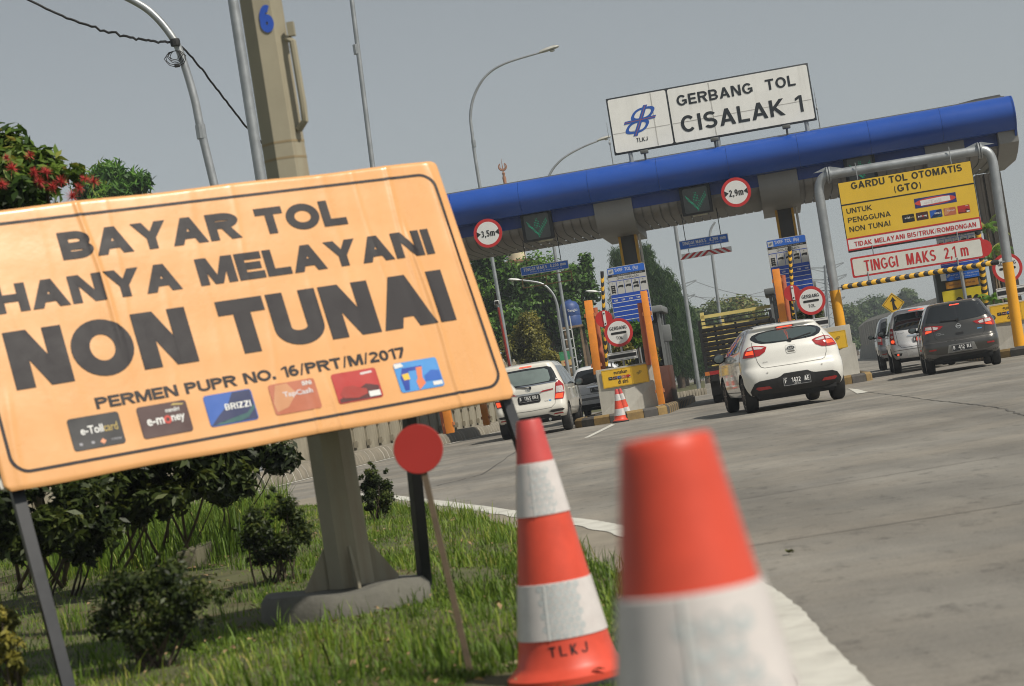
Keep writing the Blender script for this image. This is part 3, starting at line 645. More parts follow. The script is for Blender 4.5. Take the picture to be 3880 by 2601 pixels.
# red disc on a wooden stick
D0 = 6.0; dc = P(*O(956, 1026), D0); ft = P(*O(1092, 1600), D0-.12); ft.z = max(ft.z, gz(ft.x, ft.y)-.02)
p1, p2 = P(*O(972, 1075), D0), P(*O(1082, 1568), D0); dirv = (p2-p1).normalized(); t = (gz(p2.x, p2.y)-.03-p1.z)/dirv.z; ft = p1+dirv*t
rd = root('warning_disc', 'plain red disc nailed to a slim wooden stick in the lawn', 'disc sign', ft)
q = dc-ft; mb = MB(); mb.bar((0, 0, 0), q+(-dirv)*.04, .030, .018); mb.build('stick', M('weathered_wood', (.13, .095, .06), .8, var=.3, scale=14, streak=20, dirt=.4), rd)
mb = MB(); mb.lathe([(.0, -.014), (.0735, -.014), (.075, -.012), (.075, -.008), (.0, -.008)], 48, axis='Y', cap=False); mb.build('disc', M('red_disc_paint', (.40, .025, .018), .6, var=.06), rd, loc=q+Vector((0, -.006, 0)))

# steel pole 6 with gusset plates on a round concrete footing
pb = GG(*O(806, 1345), .10); pb.z = gz(pb.x, pb.y)
pl = root('utility_pole', 'tall beige steel pole with blue number 6 on a round concrete footing', 'utility pole', pb, R(-6))
mb = MB(); mb.lathe([(.37, -.1), (.375, .0), (.365, .085), (.34, .115), (.0, .118)], 40, cap=False); FT = M('old_footing_concrete', (.13, .125, .105), .92, var=.25, scale=5, bump=.6, bscale=20, dirt=.5, dirtcol=(.08, .08, .06)); o = mb.build('footing', FT, pl, smooth=45)
for v in o.data.vertices: v.co.x = v.co.x*(1+.05*math.sin(v.co.y*9))-.045; v.co.z += .012*math.sin(v.co.x*13+v.co.y*7)
PB = M('beige_pole_paint', (.31, .28, .20), .6, var=.14, scale=2.5, dirt=.6, dirtcol=(.20, .13, .07), streak=6)
mb = MB(); n8 = 8; mb.lathe([(.105, .112), (.098, 2.5), (.088, 6.5)], n8, phase=R(22.5+6+6)); pole = mb.build('pole_shaft', PB, pl, smooth=0)
for i, a in enumerate((R(20), R(-70), R(200), R(110))):
    mb = MB(); mb.prism([(.07, .112), (.205, .112), (.205, .128), (.10, .29), (.07, .29)], -.006, .006); mb.build('gusset_plate', PB, pl, rot=(0, 0, a))
tip = P(*O(600, 0), pb.y)
g6 = P(*O(631, 50), pb.y); lz = g6.z-pb.z
me = text_mesh('6', (-.029, .029, -.060, .060), 0, .08)
fa = R(-78); rad = .0975*math.cos(R(22.5)); link('number', me, M('blue_paint', (.012, .07, .40), .5, var=.1), pl, loc=((rad+.006)*math.cos(fa)+.012*math.cos(fa+math.pi/2), (rad+.006)*math.sin(fa)+.012*math.sin(fa+math.pi/2), lz), rot=(0, 0, fa+math.pi/2))
# conduit on the pole's side
mb = MB(); z1, z0 = P(*O(655, 95), pb.y).z-pb.z, P(*O(690, 300), pb.y).z-pb.z
mb.tube([(.10, -.05, z1+.0), (.125, -.07, z1-.02), (.128, -.07, z1-.3), (.128, -.07, z0+.1), (.125, -.07, z0+.03), (.09, -.05, z0+.0)], .016, 8); mb.box((.125, -.06, z1+.035), (.03, .03, .06)); mb.build('conduit', PB, pl)
for zz in (z0-.12, z0-.25, z0-.05, z0-.37):
    mb = MB(); mb.lathe([(.1005, zz), (.1005, zz+.010)], n8, phase=R(34.5)); mb.build('band', M('rust_stain_band', (.27, .21, .12), .8, var=.3), pl, smooth=0)
# fallen leaves
def leafy(px, py, size, col, label, curl=.4):
    p = GG(px, py); mb = MB(); n = 7
    for i in range(n):
        t = i/(n-1); w = math.sin(math.pi*min(1, t*1.05))*.32*size; z = .008+curl*size*abs(t-.5)**1.3
        mb.v += [((t-.5)*size, -w, z+.3*w), ((t-.5)*size, 0, z), ((t-.5)*size, w, z+.45*w)]
    for i in range(n-1): b_ = i*3; mb.f += [(b_, b_+1, b_+4, b_+3), (b_+1, b_+2, b_+5, b_+4)]
    mb.tube([(-.5*size, 0, .01), (-.85*size, .05*size, .02)], .002, 5)
    o = mb.build('fallen_leaf', M('leaf_'+label[:9], col, .6, var=.2, scale=30), smooth=60); o.location = p; o.rotation_euler = (R(10), 0, R(random.uniform(0, 360))); tag(o, label, 'leaf')
leafy(*O(1802, 1268), .055, (.09, .10, .025), 'curled olive green leaf lying alone on the concrete road', .8)
leafy(*O(862, 1472), .06, (.36, .25, .12), 'dry tan leaf lying on the lawn near the wooden stick', .3)
leafy(*O(893, 1470), .055, (.33, .22, .11), 'second dry tan leaf touching the paler one on the lawn', .4)
leafy(*O(1182, 1525), .06, (.38, .30, .2), 'dry pale leaf against the base of the lettered cone', .5)

def litter(n):
    pos, nr = [], []
    while len(pos) < n:
        y = 5.5+12*RNG.random()**1.5; x = edge_x(y)-RNG.random()*(.2*y+.5)
        pos.append((x, y, gz(x, y)+.03+.02*RNG.random())); nr.append((RNG.normal(0, .35), RNG.normal(0, .35), 1))
    pos, nr = np.array(pos), np.array(nr); t_ = np.cross(nr, RNG.normal(size=(n, 3))); t_ /= np.linalg.norm(t_, axis=1, keepdims=True); nr /= np.linalg.norm(nr, axis=1, keepdims=True); b_ = np.cross(nr, t_); s_ = RNG.uniform(.008, .022, (n, 1)); mb = MB()
    for i in range(n):
        p, a, c = Vector(pos[i]), Vector(t_[i])*float(s_[i, 0]), Vector(b_[i])*float(s_[i, 0])*.5; mb.add([p-a, p-c+Vector((0, 0, .004)), p+a, p+c+Vector((0, 0, .006))], [(0, 1, 2, 3)])
    return mb
tag(litter(420).build('leaf_litter', M('dry_leaf_litter', (.30, .20, .10), .8, var=.35, scale=7), smooth=0), 'dry brown leaf litter scattered over the lawn', 'leaf litter', kind='stuff')
# ------------------------------------------------------------------ toll plaza
def at_b(px, py, b):
    p = on_b(px, py, b); a, bb = toab(p); return a, p.z, p.y/F      # plaza a, height, metres per photo pixel
def proot(name, label, cat, a, b, z=0.0, group=None, rz=0.0): return root(name, label, cat, AB(a, b, z), -TH+rz, group)
def lo(p, a, b, z=0): return (p[0]-a, p[1]-b, p[2]-z)
CB1 = 54.0
c1b = crop(1700, 600, 2.339); c2b = crop(2600, 500, 3.1357); c3 = crop(2580, 0, 1.7992); c2_ = crop(1300, 0, 1.7992); c7 = crop(2500, 850, 1.96); c8 = crop(2200, 1000, 2.6133)
ztop = at_b(*c1b(1140, 113), CB1+.35)[1]; ztube = at_b(*c1b(1180, 395), CB1+.1)[1]; zfas = at_b(*c1b(1200, 522), CB1+.8)[1]
zbel = at_b(*c1b(1250, 735), CB1+5.4)[1]
aR = at_b(*c3(2285, 780), CB1)[0]; aL = -12.0
print('canopy', ztop, ztube, zfas, zbel, aR)
canopy = proot('toll_canopy', 'long blue round fronted toll gate canopy with ribbed grey underside', 'canopy', 0, CB1)
BLUE = M('blue_cladding', (.015, .075, .36), .34, var=.08, scale=.7, dirt=.12, dirtcol=(.05, .08, .2), streak=4, spec=.5)
BLUEF = M('shade_darkened_fascia_blue', (.012, .042, .22), .45, var=.1, scale=.8)  # cladding blue darkened, shade below the bullnose put into the colour
RIB = M('ribbed_soffit_sheet', (.22, .21, .195), .6, var=.15, scale=1.5, dirt=.3, dirtcol=(.15, .14, .12), streak=4)
CLAD = M('grey_panel_cladding', (.25, .245, .23), .5, var=.1, scale=1.2, dirt=.25, dirtcol=(.2, .18, .15), streak=4)
ROOFM = M('dark_roof_sheet', (.09, .09, .09), .8, var=.3, scale=2)
def arc(c, r, a0, a1, n): return [(c[0]+r[0]*math.cos(R(a0+(a1-a0)*i/n)), c[1]+r[1]*math.sin(R(a0+(a1-a0)*i/n))) for i in range(n+1)]
hh = (ztop-ztube)
tubeprof = arc((.55, ztop-hh*.52), (.55, hh*.52), 95, 225, 16)          # bullnose
tubeprof += [(.30, ztube-.02), (.84, ztube-.02)]
panels = []
# blue cladding panels of the bullnose, one per segment, with open joints
seg = 1.93; npan = int((aR-aL)/seg)
for i in range(npan+1):
    a1 = aR-.02-i*seg; a0 = max(aL, a1-seg+.007)
    if a1-a0 < .2: continue
    panels.append((a0, a1))
def extr(name, prof, a0, a1, mat, par=canopy, smooth=40, closed=True):
    mb = MB(); n = len(prof); vs = [(a0, p[0], p[1]) for p in prof]+[(a1, p[0], p[1]) for p in prof]
    mb.add(vs, [(j, (j+1) % n, (j+1) % n+n, j+n) for j in range(n if closed else n-1)]+([tuple(range(n)), tuple(range(2*n-1, n-1, -1))] if closed else []))
    return mb.build(name, mat, par, smooth)
inner = [(p[0]+.05, p[1]-.01) for p in tubeprof[::-1]]
for a0, a1 in panels: extr('blue_panel', tubeprof+inner[2:], a0, a1, BLUE, smooth=38)
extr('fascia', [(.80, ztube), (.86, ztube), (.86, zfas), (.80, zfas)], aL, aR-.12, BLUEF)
bell = [(.83, zfas+.02)]+[(.83+1.1*(1-math.cos(t)), zfas-(zfas-zbel)*math.sin(t)) for t in np.linspace(.1, math.pi/2, 10)]+[(5.2, zbel), (5.6, zbel+.15)]
# soffit ribs
mb = MB(); nb = len(bell); w = .25; na = int((aR-.2-aL)/w)
for i in range(na):
    a0 = aL+i*w
    for (x0, x1, dz) in ((a0, a0+w-.03, 0.0), (a0+w-.03, a0+w, .03)):
        n0 = len(mb.v); mb.v += [(x0, p[0]+dz*.5, p[1]+dz) for p in bell]+[(x1, p[0]+dz*.5, p[1]+dz) for p in bell]
        mb.f += [(n0+j, n0+j+1, n0+j+1+nb, n0+j+nb) for j in range(nb-1)]
tag(link('ribbed_soffit', mb.mesh(fix=False), RIB, canopy, smooth=30), kind='stuff')
extr('roof_deck', [(.55, ztop-.05), (.6, ztop+.03), (1.2, ztop+.10), (5.4, ztop+.10), (5.6, zbel+.2), (5.0, zbel+.12), (1.6, zbel+.2), (.95, zfas+.1), (.9, ztube)], aL+.05, aR-.15, ROOFM)
# end cap
capp = [(p[0], p[1]) for p in tubeprof[:-1]]+[(.5, zfas+.1), (.9, zbel+.25), (1.7, zbel-.03), (4.6, zbel-.03), (5.2, zbel+.3), (5.25, ztop-.2), (4.9, ztop+.02)]
extr('end_cap', capp, aR-.06, aR, BLUE); extr('end_cladding', [(.44, ztube), (.46, zfas), (1.0, zbel+.12), (1.75, zbel-.05), (4.7, zbel-.05), (5.2, zbel+.4), (5.2, ztube)], aR-.5, aR+.02, CLAD)
mb = MB(); mb.prism([(aR-1.9, ztop+.0), (aR-.2, ztop+.0), (aR-.25, ztop+.10), (aR-.9, ztop+.09)], .7, 1.6); mb.build('roof_flashing', ROOFM, canopy)
# boxed cross beams over the columns
beams = []
for k, (p0, p1, ptop, pbot) in enumerate(((c1b(1275, 385), c1b(1612, 330), None, None), (c2b(840, 497), c2b(1306, 425), None, None), (c3(1660, 1000), c3(1925, 952), None, None))):
    a0, z0, _ = at_b(*p0, CB1+.74); a1, z1, _ = at_b(*p1, CB1+.74); beams.append((a0, a1))
    prof = [(.74, ztube-.03), (.74, zfas-.03)]+[(.74+1.0*(1-math.cos(t)), zfas-.03-(zfas-zbel+.20)*math.sin(t)) for t in np.linspace(.15, math.pi/2, 8)]+[(5.3, zbel-.23), (5.3, zbel+.3), (1.3, ztube-.03)]
    extr('cross_beam', prof, a0, a1, CLAD)
COLB = M('column_dark_paint', (.06, .058, .055), .6, var=.2, scale=2, dirt=.3)
COLY = M('column_yellow_edge', (.55, .30, .02), .55, var=.2, scale=2, dirt=.3)
for k, (a0, a1) in enumerate(beams[:2]):
    ac = (a0+a1)/2+(.12 if k == 0 else .05); bb = 3.0
    mb = MB(); mb.box((ac, bb, (zbel-.2)/2), (.44, .5, zbel-.2)); mb.build('column', COLB, canopy, bevel=.01)
    for s_ in (-1, 1):
        mb = MB(); mb.box((ac+s_*.23, bb-.02, (zbel-.2)/2), (.07, .5, zbel-.2)); mb.build('column_edge', COLY, canopy)
    mb = MB(); mb.tube([(ac+.34, bb-.2, .2), (ac+.34, bb-.2, zbel-.2)], .035, 8); mb.build('drain_pipe', M('white_pipe', (.55, .55, .53), .5), canopy)
# soffit tube lights
for p in (c1b(862, 728), c1b(2230, 500)):
    a, z, m = at_b(*p, CB1+1.6); mb = MB(); mb.box((a, 1.6, z), (.42, .1, .05)); mb.build('tube_light', M('light_fitting', (.6, .58, .45), .4), canopy)
# lane arrow lights
LED = M('green_led', (.01, .25, .12), .3, var=0, emit=.28, ecol=(.02, .55, .28)); SCRN = M('arrow_light_screen', (.07, .075, .07), .35, var=.2)
ARL = ['behind the 3,5m sign', 'beside the 2,9m sign', 'above the yellow GARDU TOL board']
for k, (pc, lw) in enumerate(((c1b(782, 598), 'a'), (c1b(2190, 365), 'b'), (c3(1225, 1150), 'c'))):
    a, z, m = at_b(*pc, CB1+.52); w_, h_ = 118*m, 112*m
    rt = proot('lane_arrow_light', 'black framed lane light with green LED down arrow '+ARL[k], 'lane light', a, CB1+.52, z, 'lane lights under the canopy')
    mb = MB(); mb.box((0, .14, 0), (w_, .22, h_)); mb.build('housing', M('black_housing', (.012, .013, .015), .5), rt, bevel=.02)
    sheet(rt, 'screen', rrect(-w_*.40, w_*.40, -h_*.44, h_*.40, .05), SCRN, .022)
    mb = MB(); 
    def dot(x, y): mb.add([(x-.009, .016, y-.009), (x+.009, .016, y-.009), (x+.009, .016, y+.009), (x-.009, .016, y+.009)], [(0, 1, 2, 3)])
    for i in range(4):
        for j in range(8):
            if (i in (1, 2) and j > 1) or (j > 3): dot(-.06+.04*i, h_*(.34-.055*j) if True else 0)
    for i in range(9):
        for q in range(4):
            t = i/8; dot(-.27+.27*t+.03*q*.4, h_*(.10-.40*t)-.035*q+.05); dot(.27-.27*t+.03*q*.2, h_*(.14-.44*t)-.035*q+.05)
    tag(mb.build('led_dots', LED, rt, smooth=0), kind='stuff')
    mb = MB(); 
    for s_ in (-1, 1): mb.bar((s_*w_*.35, .15, h_/2-.02), (s_*w_*.35, .3, h_/2+.45), .03)
    mb.build('hanger', BLKMET, rt)
def round_sign(a, b, z, dia, name, label, cat, pole=None, group=None, rz=0.0):
    rt = proot(name, label, cat, a, b, z, group, rz); rr = dia/2
    mb = MB(); mb.lathe([(0, 0), (rr, 0), (rr, .012), (0, .012)], 48, axis='Y', cap=False); mb.build('plate', M('sign_back_grey', (.3, .3, .3), .5, .3), rt)
    link('red_rim', ring(circ(0, 0, rr, 48), circ(0, 0, rr*.79, 48), -.004), REDP, rt); sheet(rt, 'white_face', circ(0, 0, rr*.79, 48), WHITE, -.004)
    if pole: mb = MB(); mb.tube([(0, .04, 0), (0, .04, pole-z)], .028, 8); mb.build('post', STEEL, rt)
    return rt, rr
for s_, pc, dia, lab in (('3,5m', c1b(348, 665), 110, 'round red rimmed width sign reading 3,5m under the canopy'), ('2,9m', c2b(593, 719), 113, 'round red rimmed width sign reading 2,9m under the canopy')):
    a, z, m = at_b(*pc, CB1-.02); rt, rr = round_sign(a, CB1-.02, z, dia*m, 'width_sign', lab, 'road sign')
    text(rt, s_, (-rr*.48, rr*.48, -rr*.24, rr*.20), BLACK, -.009, .02)
    for q in (-1, 1): sheet(rt, 'width_arrow', [(q*rr*.78, rr*.20), (q*rr*.50, 0), (q*rr*.78, -rr*.20)], BLACK, -.009)
    mb = MB(); mb.bar((0, .03, 0), (0, .42, 0), .05); mb.build('bracket', BLKMET, rt)
# TINGGI MAKS signs hanging on wires, striped plate below the right one
SBL = M('sign_blue', (.02, .13, .55), .45, var=.08, scale=3); 
for k, (tl, tr, bl) in enumerate(((c1b(633, 970), c1b(1055, 903), c1b(640, 1030)), (c7(140, 128), c7(503, 68), c7(150, 180)))):
    b_ = CB1+1.6; a0, z0, m = at_b(*tl, b_); a1, z1, _ = at_b(*tr, b_); _, zb, _ = at_b(*bl, b_); ac = (a0+a1)/2; zt = (z0+z1)/2; w_ = a1-a0; h_ = (z0-zb)*1.25
    rt = proot('height_sign', ('blue TINGGI MAKS 4.200 mm sign hanging on wires above an empty rusty frame', 'blue TINGGI MAKS 4.200 mm sign hanging on wires above a red striped plate')[k], 'road sign', ac, b_, zt-h_/2, 'hanging height signs')
    mb = MB(); mb.box((0, .02, 0), (w_, .03, h_)); mb.build('plate', WHITE, rt); sheet(rt, 'blue_face', rectp(-w_/2+.014, w_/2-.014, -h_/2+.014, h_/2-.014), SBL, .0)
    text(rt, 'TINGGI MAKS  4.200 mm', (-w_*.44, w_*.45, -h_*.05, h_*.32), WHITE, -.004, .02); text(rt, 'PP NO 4 Th 93 Pasal 115 ayat 1b', (-w_*.30, w_*.36, -h_*.34, -h_*.15), WHITE, -.004, .0)
    for s_ in (-1, 1): mb = MB(); mb.tube([(s_*w_*.36, .02, h_/2), (s_*w_*.36, .02, zbel-(zt-h_/2)+.2)], .012, 6); mb.build('wire', BLKMET, rt)
    if k == 1:
        wz = h_*.62; zc = -h_/2-wz/2-.12; mb = MB(); mb.box((.03, .02, zc), (w_*1.02, .03, wz)); mb.build('striped_plate', WHITE, rt)
        for i in range(7):
            x = -w_*.42+w_*.84*i/6; q = .10*(1 if i < 3.5 else -1)
            sheet(rt, 'red_stripe', [(x-.05-q, zc-wz*.48), (x+.05-q, zc-wz*.48), (x+.05+q, zc+wz*.48), (x-.05+q, zc+wz*.48)], REDP, -.001)
        for s_ in (-1, 1): mb = MB(); mb.tube([(s_*w_*.33, .02, -h_/2), (s_*w_*.33, .02, zc+wz/2)], .01, 6); mb.build('hook', BLKMET, rt)
    else:
        mb = MB(); zc = -h_/2-.18; 
        for z_ in (zc+.1, zc-.16): mb.bar((-w_/2, .02, z_), (w_/2+.05, .02, z_), .03)
        for x_ in (-w_/2, 0, w_/2+.04): mb.bar((x_, .02, zc+.1), (x_, .02, zc-.16), .03)
        mb.build('empty_frame', M('rusty_angle_iron', (.24, .15, .07), .7, var=.3, scale=8), rt)
        for s_ in (-1, 1): mb = MB(); mb.tube([(s_*w_*.33, .02, -h_/2), (s_*w_*.33, .02, zc+.1)], .01, 6); mb.build('hook', BLKMET, rt)
# gate name sign on the roof
b_ = CB1+.5; a0, z0, m = at_b(2294, 372, b_); a1, z1, _ = at_b(3061, 242, b_); _, zb, _ = at_b(2328, 585, b_); a1b, zb1, _ = at_b(3096, 458, b_)
gw = (a1-a0+a1b-at_b(2328, 585, b_)[0])/2; gh = (z0-zb+z1-zb1)/2; gc = (a0+a1b)/2; gzc = (z0+zb1)/2
gs = proot('gate_name_sign', 'white gate sign reading GERBANG TOL CISALAK 1 on top of the canopy', 'gate sign', gc, b_, gzc); k = gw/781
SGW = M('gate_sign_white', (.84, .84, .80), .5, var=.06, scale=1.5, dirt=.18, dirtcol=(.42, .40, .35), streak=5)
mb = MB(); mb.box((0, .08, 0), (gw, .14, gh)); mb.build('sign_box', M('gate_sign_edge', (.03, .035, .04), .5), gs, bevel=.01)
def gx_(x): return -gw/2+x*k
def gz_(y): return gh/2-y*k
for nm, x0, x1 in (('logo_panel', 6, 231), ('name_panel', 238, 775)): sheet(gs, nm, rrect(gx_(x0), gx_(x1), gz_(214), gz_(6), .05, 3), SGW, .006)
for (x0, y0, x1, y1) in ((170, 8, 174, 212), (395, 8, 399, 212), (8, 139, 228, 142), (240, 139, 772, 142)): sheet(gs, 'panel_seam', rectp(gx_(x0), gx_(x1), gz_(y1), gz_(y0)), M('seam_tape', (.50, .49, .46), .6, var=.2, scale=6), .003)
SB = M('sign_letters_dark', (.018, .024, .03), .5, var=.1)
text(gs, 'GERBANG  TOL', (gx_(268), gx_(724), gz_(77), gz_(36)), SB, -.001, .035); text(gs, 'CISALAK 1', (gx_(270), gx_(738), gz_(181), gz_(117)), SB, -.001, .028); text(gs, 'TLKJ', (gx_(92), gx_(136), gz_(186), gz_(170)), SB, -.001, .01)
LB = M('logo_blue', (.02, .10, .42), .5, var=.05); LR = M('logo_red', (.35, .10, .10), .5)
def logo(par, cx, cz, w, h, y, mt=LB, mr=LR):
    def loop(ox, oz, rx, rz, sk):
        o_, i_ = [], []
        for t in np.linspace(0, 2*math.pi, 33)[:-1]:
            ct, st = math.cos(t), math.sin(t); ct, st = math.copysign(abs(ct)**.75, ct), math.copysign(abs(st)**.75, st)
            o_.append((cx+ox+rx*ct+sk*rz*st, cz+oz+rz*st)); i_.append((cx+ox+rx*.72*ct+sk*rz*.68*st, cz+oz+rz*.66*st))
        return ring(o_, i_, y)
    link('logo_loop', loop(w*.11, h*.22, w*.33, h*.215, .7), mt, par); link('logo_loop', loop(-w*.11, -h*.20, w*.33, h*.215, .7), mt, par)
    sheet(par, 'logo_bar', [(cx-w*.5, cz-h*.06), (cx+w*.46, cz+h*.0), (cx+w*.5, cz+h*.10), (cx-w*.46, cz+h*.04)], mt, y-.002)
    sheet(par, 'logo_bar', [(cx-w*.27, cz-h*.5), (cx-w*.14, cz-h*.5), (cx+w*.29, cz+h*.5), (cx+w*.16, cz+h*.5)], mt, y-.003)
    if mr:
        sheet(par, 'logo_line', [(cx-w*.47, cz-h*.02), (cx+w*.47, cz+h*.04), (cx+w*.47, cz+h*.06), (cx-w*.47, cz+h*.0)], mr, y-.004); sheet(par, 'logo_line', [(cx-w*.215, cz-h*.49), (cx-w*.195, cz-h*.49), (cx+w*.235, cz+h*.49), (cx+w*.215, cz+h*.49)], mr, y-.005)
logo(gs, gx_(118), gz_(105), 128*k, 112*k, 0)
for x in (60, 400, 740): mb = MB(); mb.tube([(gx_(x), .10, -gh/2), (gx_(x), .10, -gh/2-.9)], .06, 10); mb.build('support_post', STEEL, gs)
FL = M('floodlight_casing', (.12, .125, .12), .5, .3)
for px_, py_, fl_ in ((*c2_(2060, 1075), 'below the logo panel of the gate sign'), (*c3(237, 1000), 'beside the middle post of the gate sign'), (*c3(727, 915), 'below the last letters of the gate sign')):
    a, z, m = at_b(px_, py_, CB1+.3); z = ztop+.02
    fr = proot('sign_floodlight', 'small grey floodlight on the canopy edge '+fl_, 'floodlight', a, CB1+.3, z, 'floodlights under the gate sign')
    mb = MB(); mb.tube([(0, .1, -.05), (0, .05, .12)], .03, 8); mb.build('stem', FL, fr); mb = MB(); mb.box((0, 0, .17), (.22, .16, .1)); mb.build('lamp_head', FL, fr, bevel=.02)
for (pt, pb_, rl_) in ((c2_(1788, 845), c2_(1840, 1115), 'logo'), (c3(910, 605), c3(950, 880), 'number 1')):
    a, z, m = at_b(*pt, CB1+1.4); a2, z2, _ = at_b(*pb_, CB1+1.4); lr = proot('lightning_rod', 'thin lightning rod on the canopy roof at the %s end of the gate sign' % rl_, 'lightning rod', a2, CB1+1.4, ztop+.02, 'lightning rods on the canopy')
    mb = MB(); mb.tube([(0, 0, 0), (0, 0, z-ztop-.6), (0, 0, z-ztop)], [.016, .014, .004], 6); mb.build('rod', STEEL, lr); mb = MB(); mb.lathe([(.03, z-ztop-.62), (.035, z-ztop-.58), (.02, z-ztop-.53)], 8); mb.build('collar', STEEL, lr)

# ------------------------------------------------------------------ islands
KY = M('kerb_faded_yellow', (.25, .165, .06), .85, var=.25, scale=6, dirt=.5, dirtcol=(.10, .08, .06)); KB = M('kerb_faded_black', (.07, .065, .06), .85, var=.3, scale=6, dirt=.4, dirtcol=(.2, .17, .12))
def island(label, a0, a1, b0, b1, hh=.22):
    isl = proot('toll_island', label, 'traffic island', 0, 0, 0, 'toll islands'); w_ = a1-a0; c = (a0+a1)/2
    out = [(c+w_/2*math.cos(t), b0+w_*.42-w_*.42*math.sin(t)) for t in np.linspace(math.pi, 0, 13)]
    path = [(a0, b1)]+out+[(a1, b1)]
    # resample into kerb stones
    P_ = [Vector((p[0], p[1], 0)) for p in path]; cum = [0]
    for i in range(1, len(P_)): cum.append(cum[-1]+(P_[i]-P_[i-1]).length)
    def pt(s):
        s = min(max(s, 0), cum[-1]-1e-6)
        for i in range(1, len(cum)):
            if cum[i] >= s: return P_[i-1].lerp(P_[i], (s-cum[i-1])/(cum[i]-cum[i-1]))
    n = int(cum[-1]/.42); st = cum[-1]/n
    for i in range(n):
        pa, pb2 = pt(i*st+.008), pt((i+1)*st-.008); d = (pb2-pa).normalized(); nn = Vector((d.y, -d.x, 0)); nn = -nn if nn.dot(pa-Vector((c, b0+2, 0))) < 0 else nn
        mb = MB(); prof = [(0, 0), (0, hh*.75), (-.05, hh), (-.2, hh), (-.2, 0)]
        vs = [pa+nn*q[0]+Vector((0, 0, q[1])) for q in prof]+[pb2+nn*q[0]+Vector((0, 0, q[1])) for q in prof]
        mb.add(vs, [tuple(range(5)), tuple(range(9, 4, -1))]+[(j, j+5, (j+1) % 5+5, (j+1) % 5) for j in range(5)]); mb.build('kerb_stone', KY if i % 2 else KB, isl, smooth=20)
    mb = MB(); inn = [(c+(p[0]-c)*.88, p[1]+.15) for p in path[1:-1]]+[(a1-.12, b1), (a0+.12, b1)]; mb.add([(p[0], p[1], hh-.02) for p in inn], [tuple(range(len(inn)))]); mb.build('island_top', CONC, isl, smooth=0)
    return isl
island('kerbed toll island with faded stripes beside the white people carrier', -5.35, -3.0, 47.3, 62)
island('kerbed toll island half hidden behind the white hatchback', 0.55, 2.0, 49.3, 63)
island('kerbed toll island beside the dark grey people carrier', 5.0, 8.2, 51.6, 66)
CONCL = M('light_island_concrete', (.40, .385, .34), .8, var=.14, scale=1.5, bump=.25, dirt=.4, dirtcol=(.2, .18, .14), streak=3)
def wall(label, a0, a1, b, z0, z1, thick=.9, mirror=False):
    w = proot('island_wall', label, 'wall', a0, b, 0, 'island end walls'); W_ = a1-a0
    mb = MB(); mb.box((W_/2, .15, (z0+z1)/2), (W_, .28, z1-z0)); mb.build('upper_wall', CONCL, w, bevel=.02)
    zm = z0+(z1-z0)*.52
    mb = MB(); mb.add([(0.0, -.02, z0), (W_*.45, -.26, z0), (W_+.06, -.02, z0), (0, -.02, zm), (W_*.45, -.05, zm*.93+.0), (W_+.06, -.02, zm+.12), (0, .28, z0), (W_+.06, .28, z0), (0, .28, zm), (W_+.06, .28, zm+.12)], [(0, 1, 4, 3), (1, 2, 5, 4), (3, 4, 5, 9, 8), (0, 3, 8, 6), (2, 7, 9, 5), (0, 6, 7, 2, 1), (6, 8, 9, 7)])
    mb.build('splayed_base', CONCL, w, smooth=10); 
    mb = MB(); mb.box((W_-.12, .15+thick, (z0+z1)/2-.05), (.24, 2*thick-.3, z1-z0-.1)); mb.box((.12, .15+thick, (z0+z1)/2-.05), (.24, 2*thick-.3, z1-z0-.1)); 
    mb = MB(); mb.box((W_-.12, .16+thick, (z0+z1)/2-.05), (.24, 2*thick-.3, z1-z0-.1)); mb.build('side_wall', CONCL, w, bevel=.02)
    mb = MB(); mb.box((.12, .16+thick, (z0+z1)/2-.05), (.24, 2*thick-.3, z1-z0-.1)); mb.build('side_wall', CONCL, w, bevel=.02)
    return w
def gunakan(label, a, b, z, w, h):
    g = proot('payment_notice', label, 'notice board', a, b, z, 'yellow payment notices')
    mb = MB(); mb.box((0, .015, 0), (w, .02, h)); mb.build('panel', YELLOW, g); link('edge_line', ring(rectp(-w*.49, w*.49, -h*.47, h*.47), rectp(-w*.485, w*.485, -h*.455, h*.455), .002), M('olive_line', (.35, .24, .02), .5), g)
    text(g, 'gunakan', (-w*.24, w*.06, h*.14, h*.40), BLACK, .001, .015); text(g, 'di sini', (-w*.17, w*.05, -h*.36, -h*.12), BLACK, .001, .015)
    for i in range(5): card(g, i, -w*.32+w*.098*i, 0, w*.088, h*.17, .0, None, True)
    sheet(g, 'seam', rectp(w*.135, w*.139, -h*.47, h*.47), M('olive_line', (.35, .24, .02), .5), .002); logo(g, w*.31, h*.1, w*.12, h*.22, .001, M('logo_olive', (.25, .17, .03), .5), None)
    return g
# island 1
a0, zt, m = at_b(*c6(968, 972), 49.4); a1, zt1, _ = at_b(*c6(1350, 915), 49.4); wall('pale concrete end wall behind two leaning cones', a0, a1, 49.4, .20, zt+.02)
pa, pz, m = at_b(*c6(1165, 1005), 49.36); gunakan('yellow gunakan di sini notice on the wall behind the small cones', pa, 49.36, pz, 176*m, 68*m)
def post2(name, label, cat, top, bot, b, w, mat, tube=False, group=None, parts=None, zmin=.0):
    a0, z0, _ = at_b(*top, b); a1, z1, _ = at_b(*bot, b); z1 = max(z1, zmin); rt = proot(name, label, cat, a1, b, z1, group); mb = MB(); q = (a0-a1, 0, z0-z1)
    if tube: mb.tube([(0, 0, 0), q], w/2, 12)
    else: mb.bar((0, 0, 0), q, w, w*.8)
    mb.build('post', mat, rt, bevel=0 if tube else .008)
    if not tube:
        L_ = Vector(q); 
        for t in (.12, .8): mb = MB(); p = L_*t; mb.box(p, (w*1.12, w*.9, .09)); mb.build('clamp', M('faded_red_clamp', (.48, .17, .06), .6, var=.15), rt)
    return rt
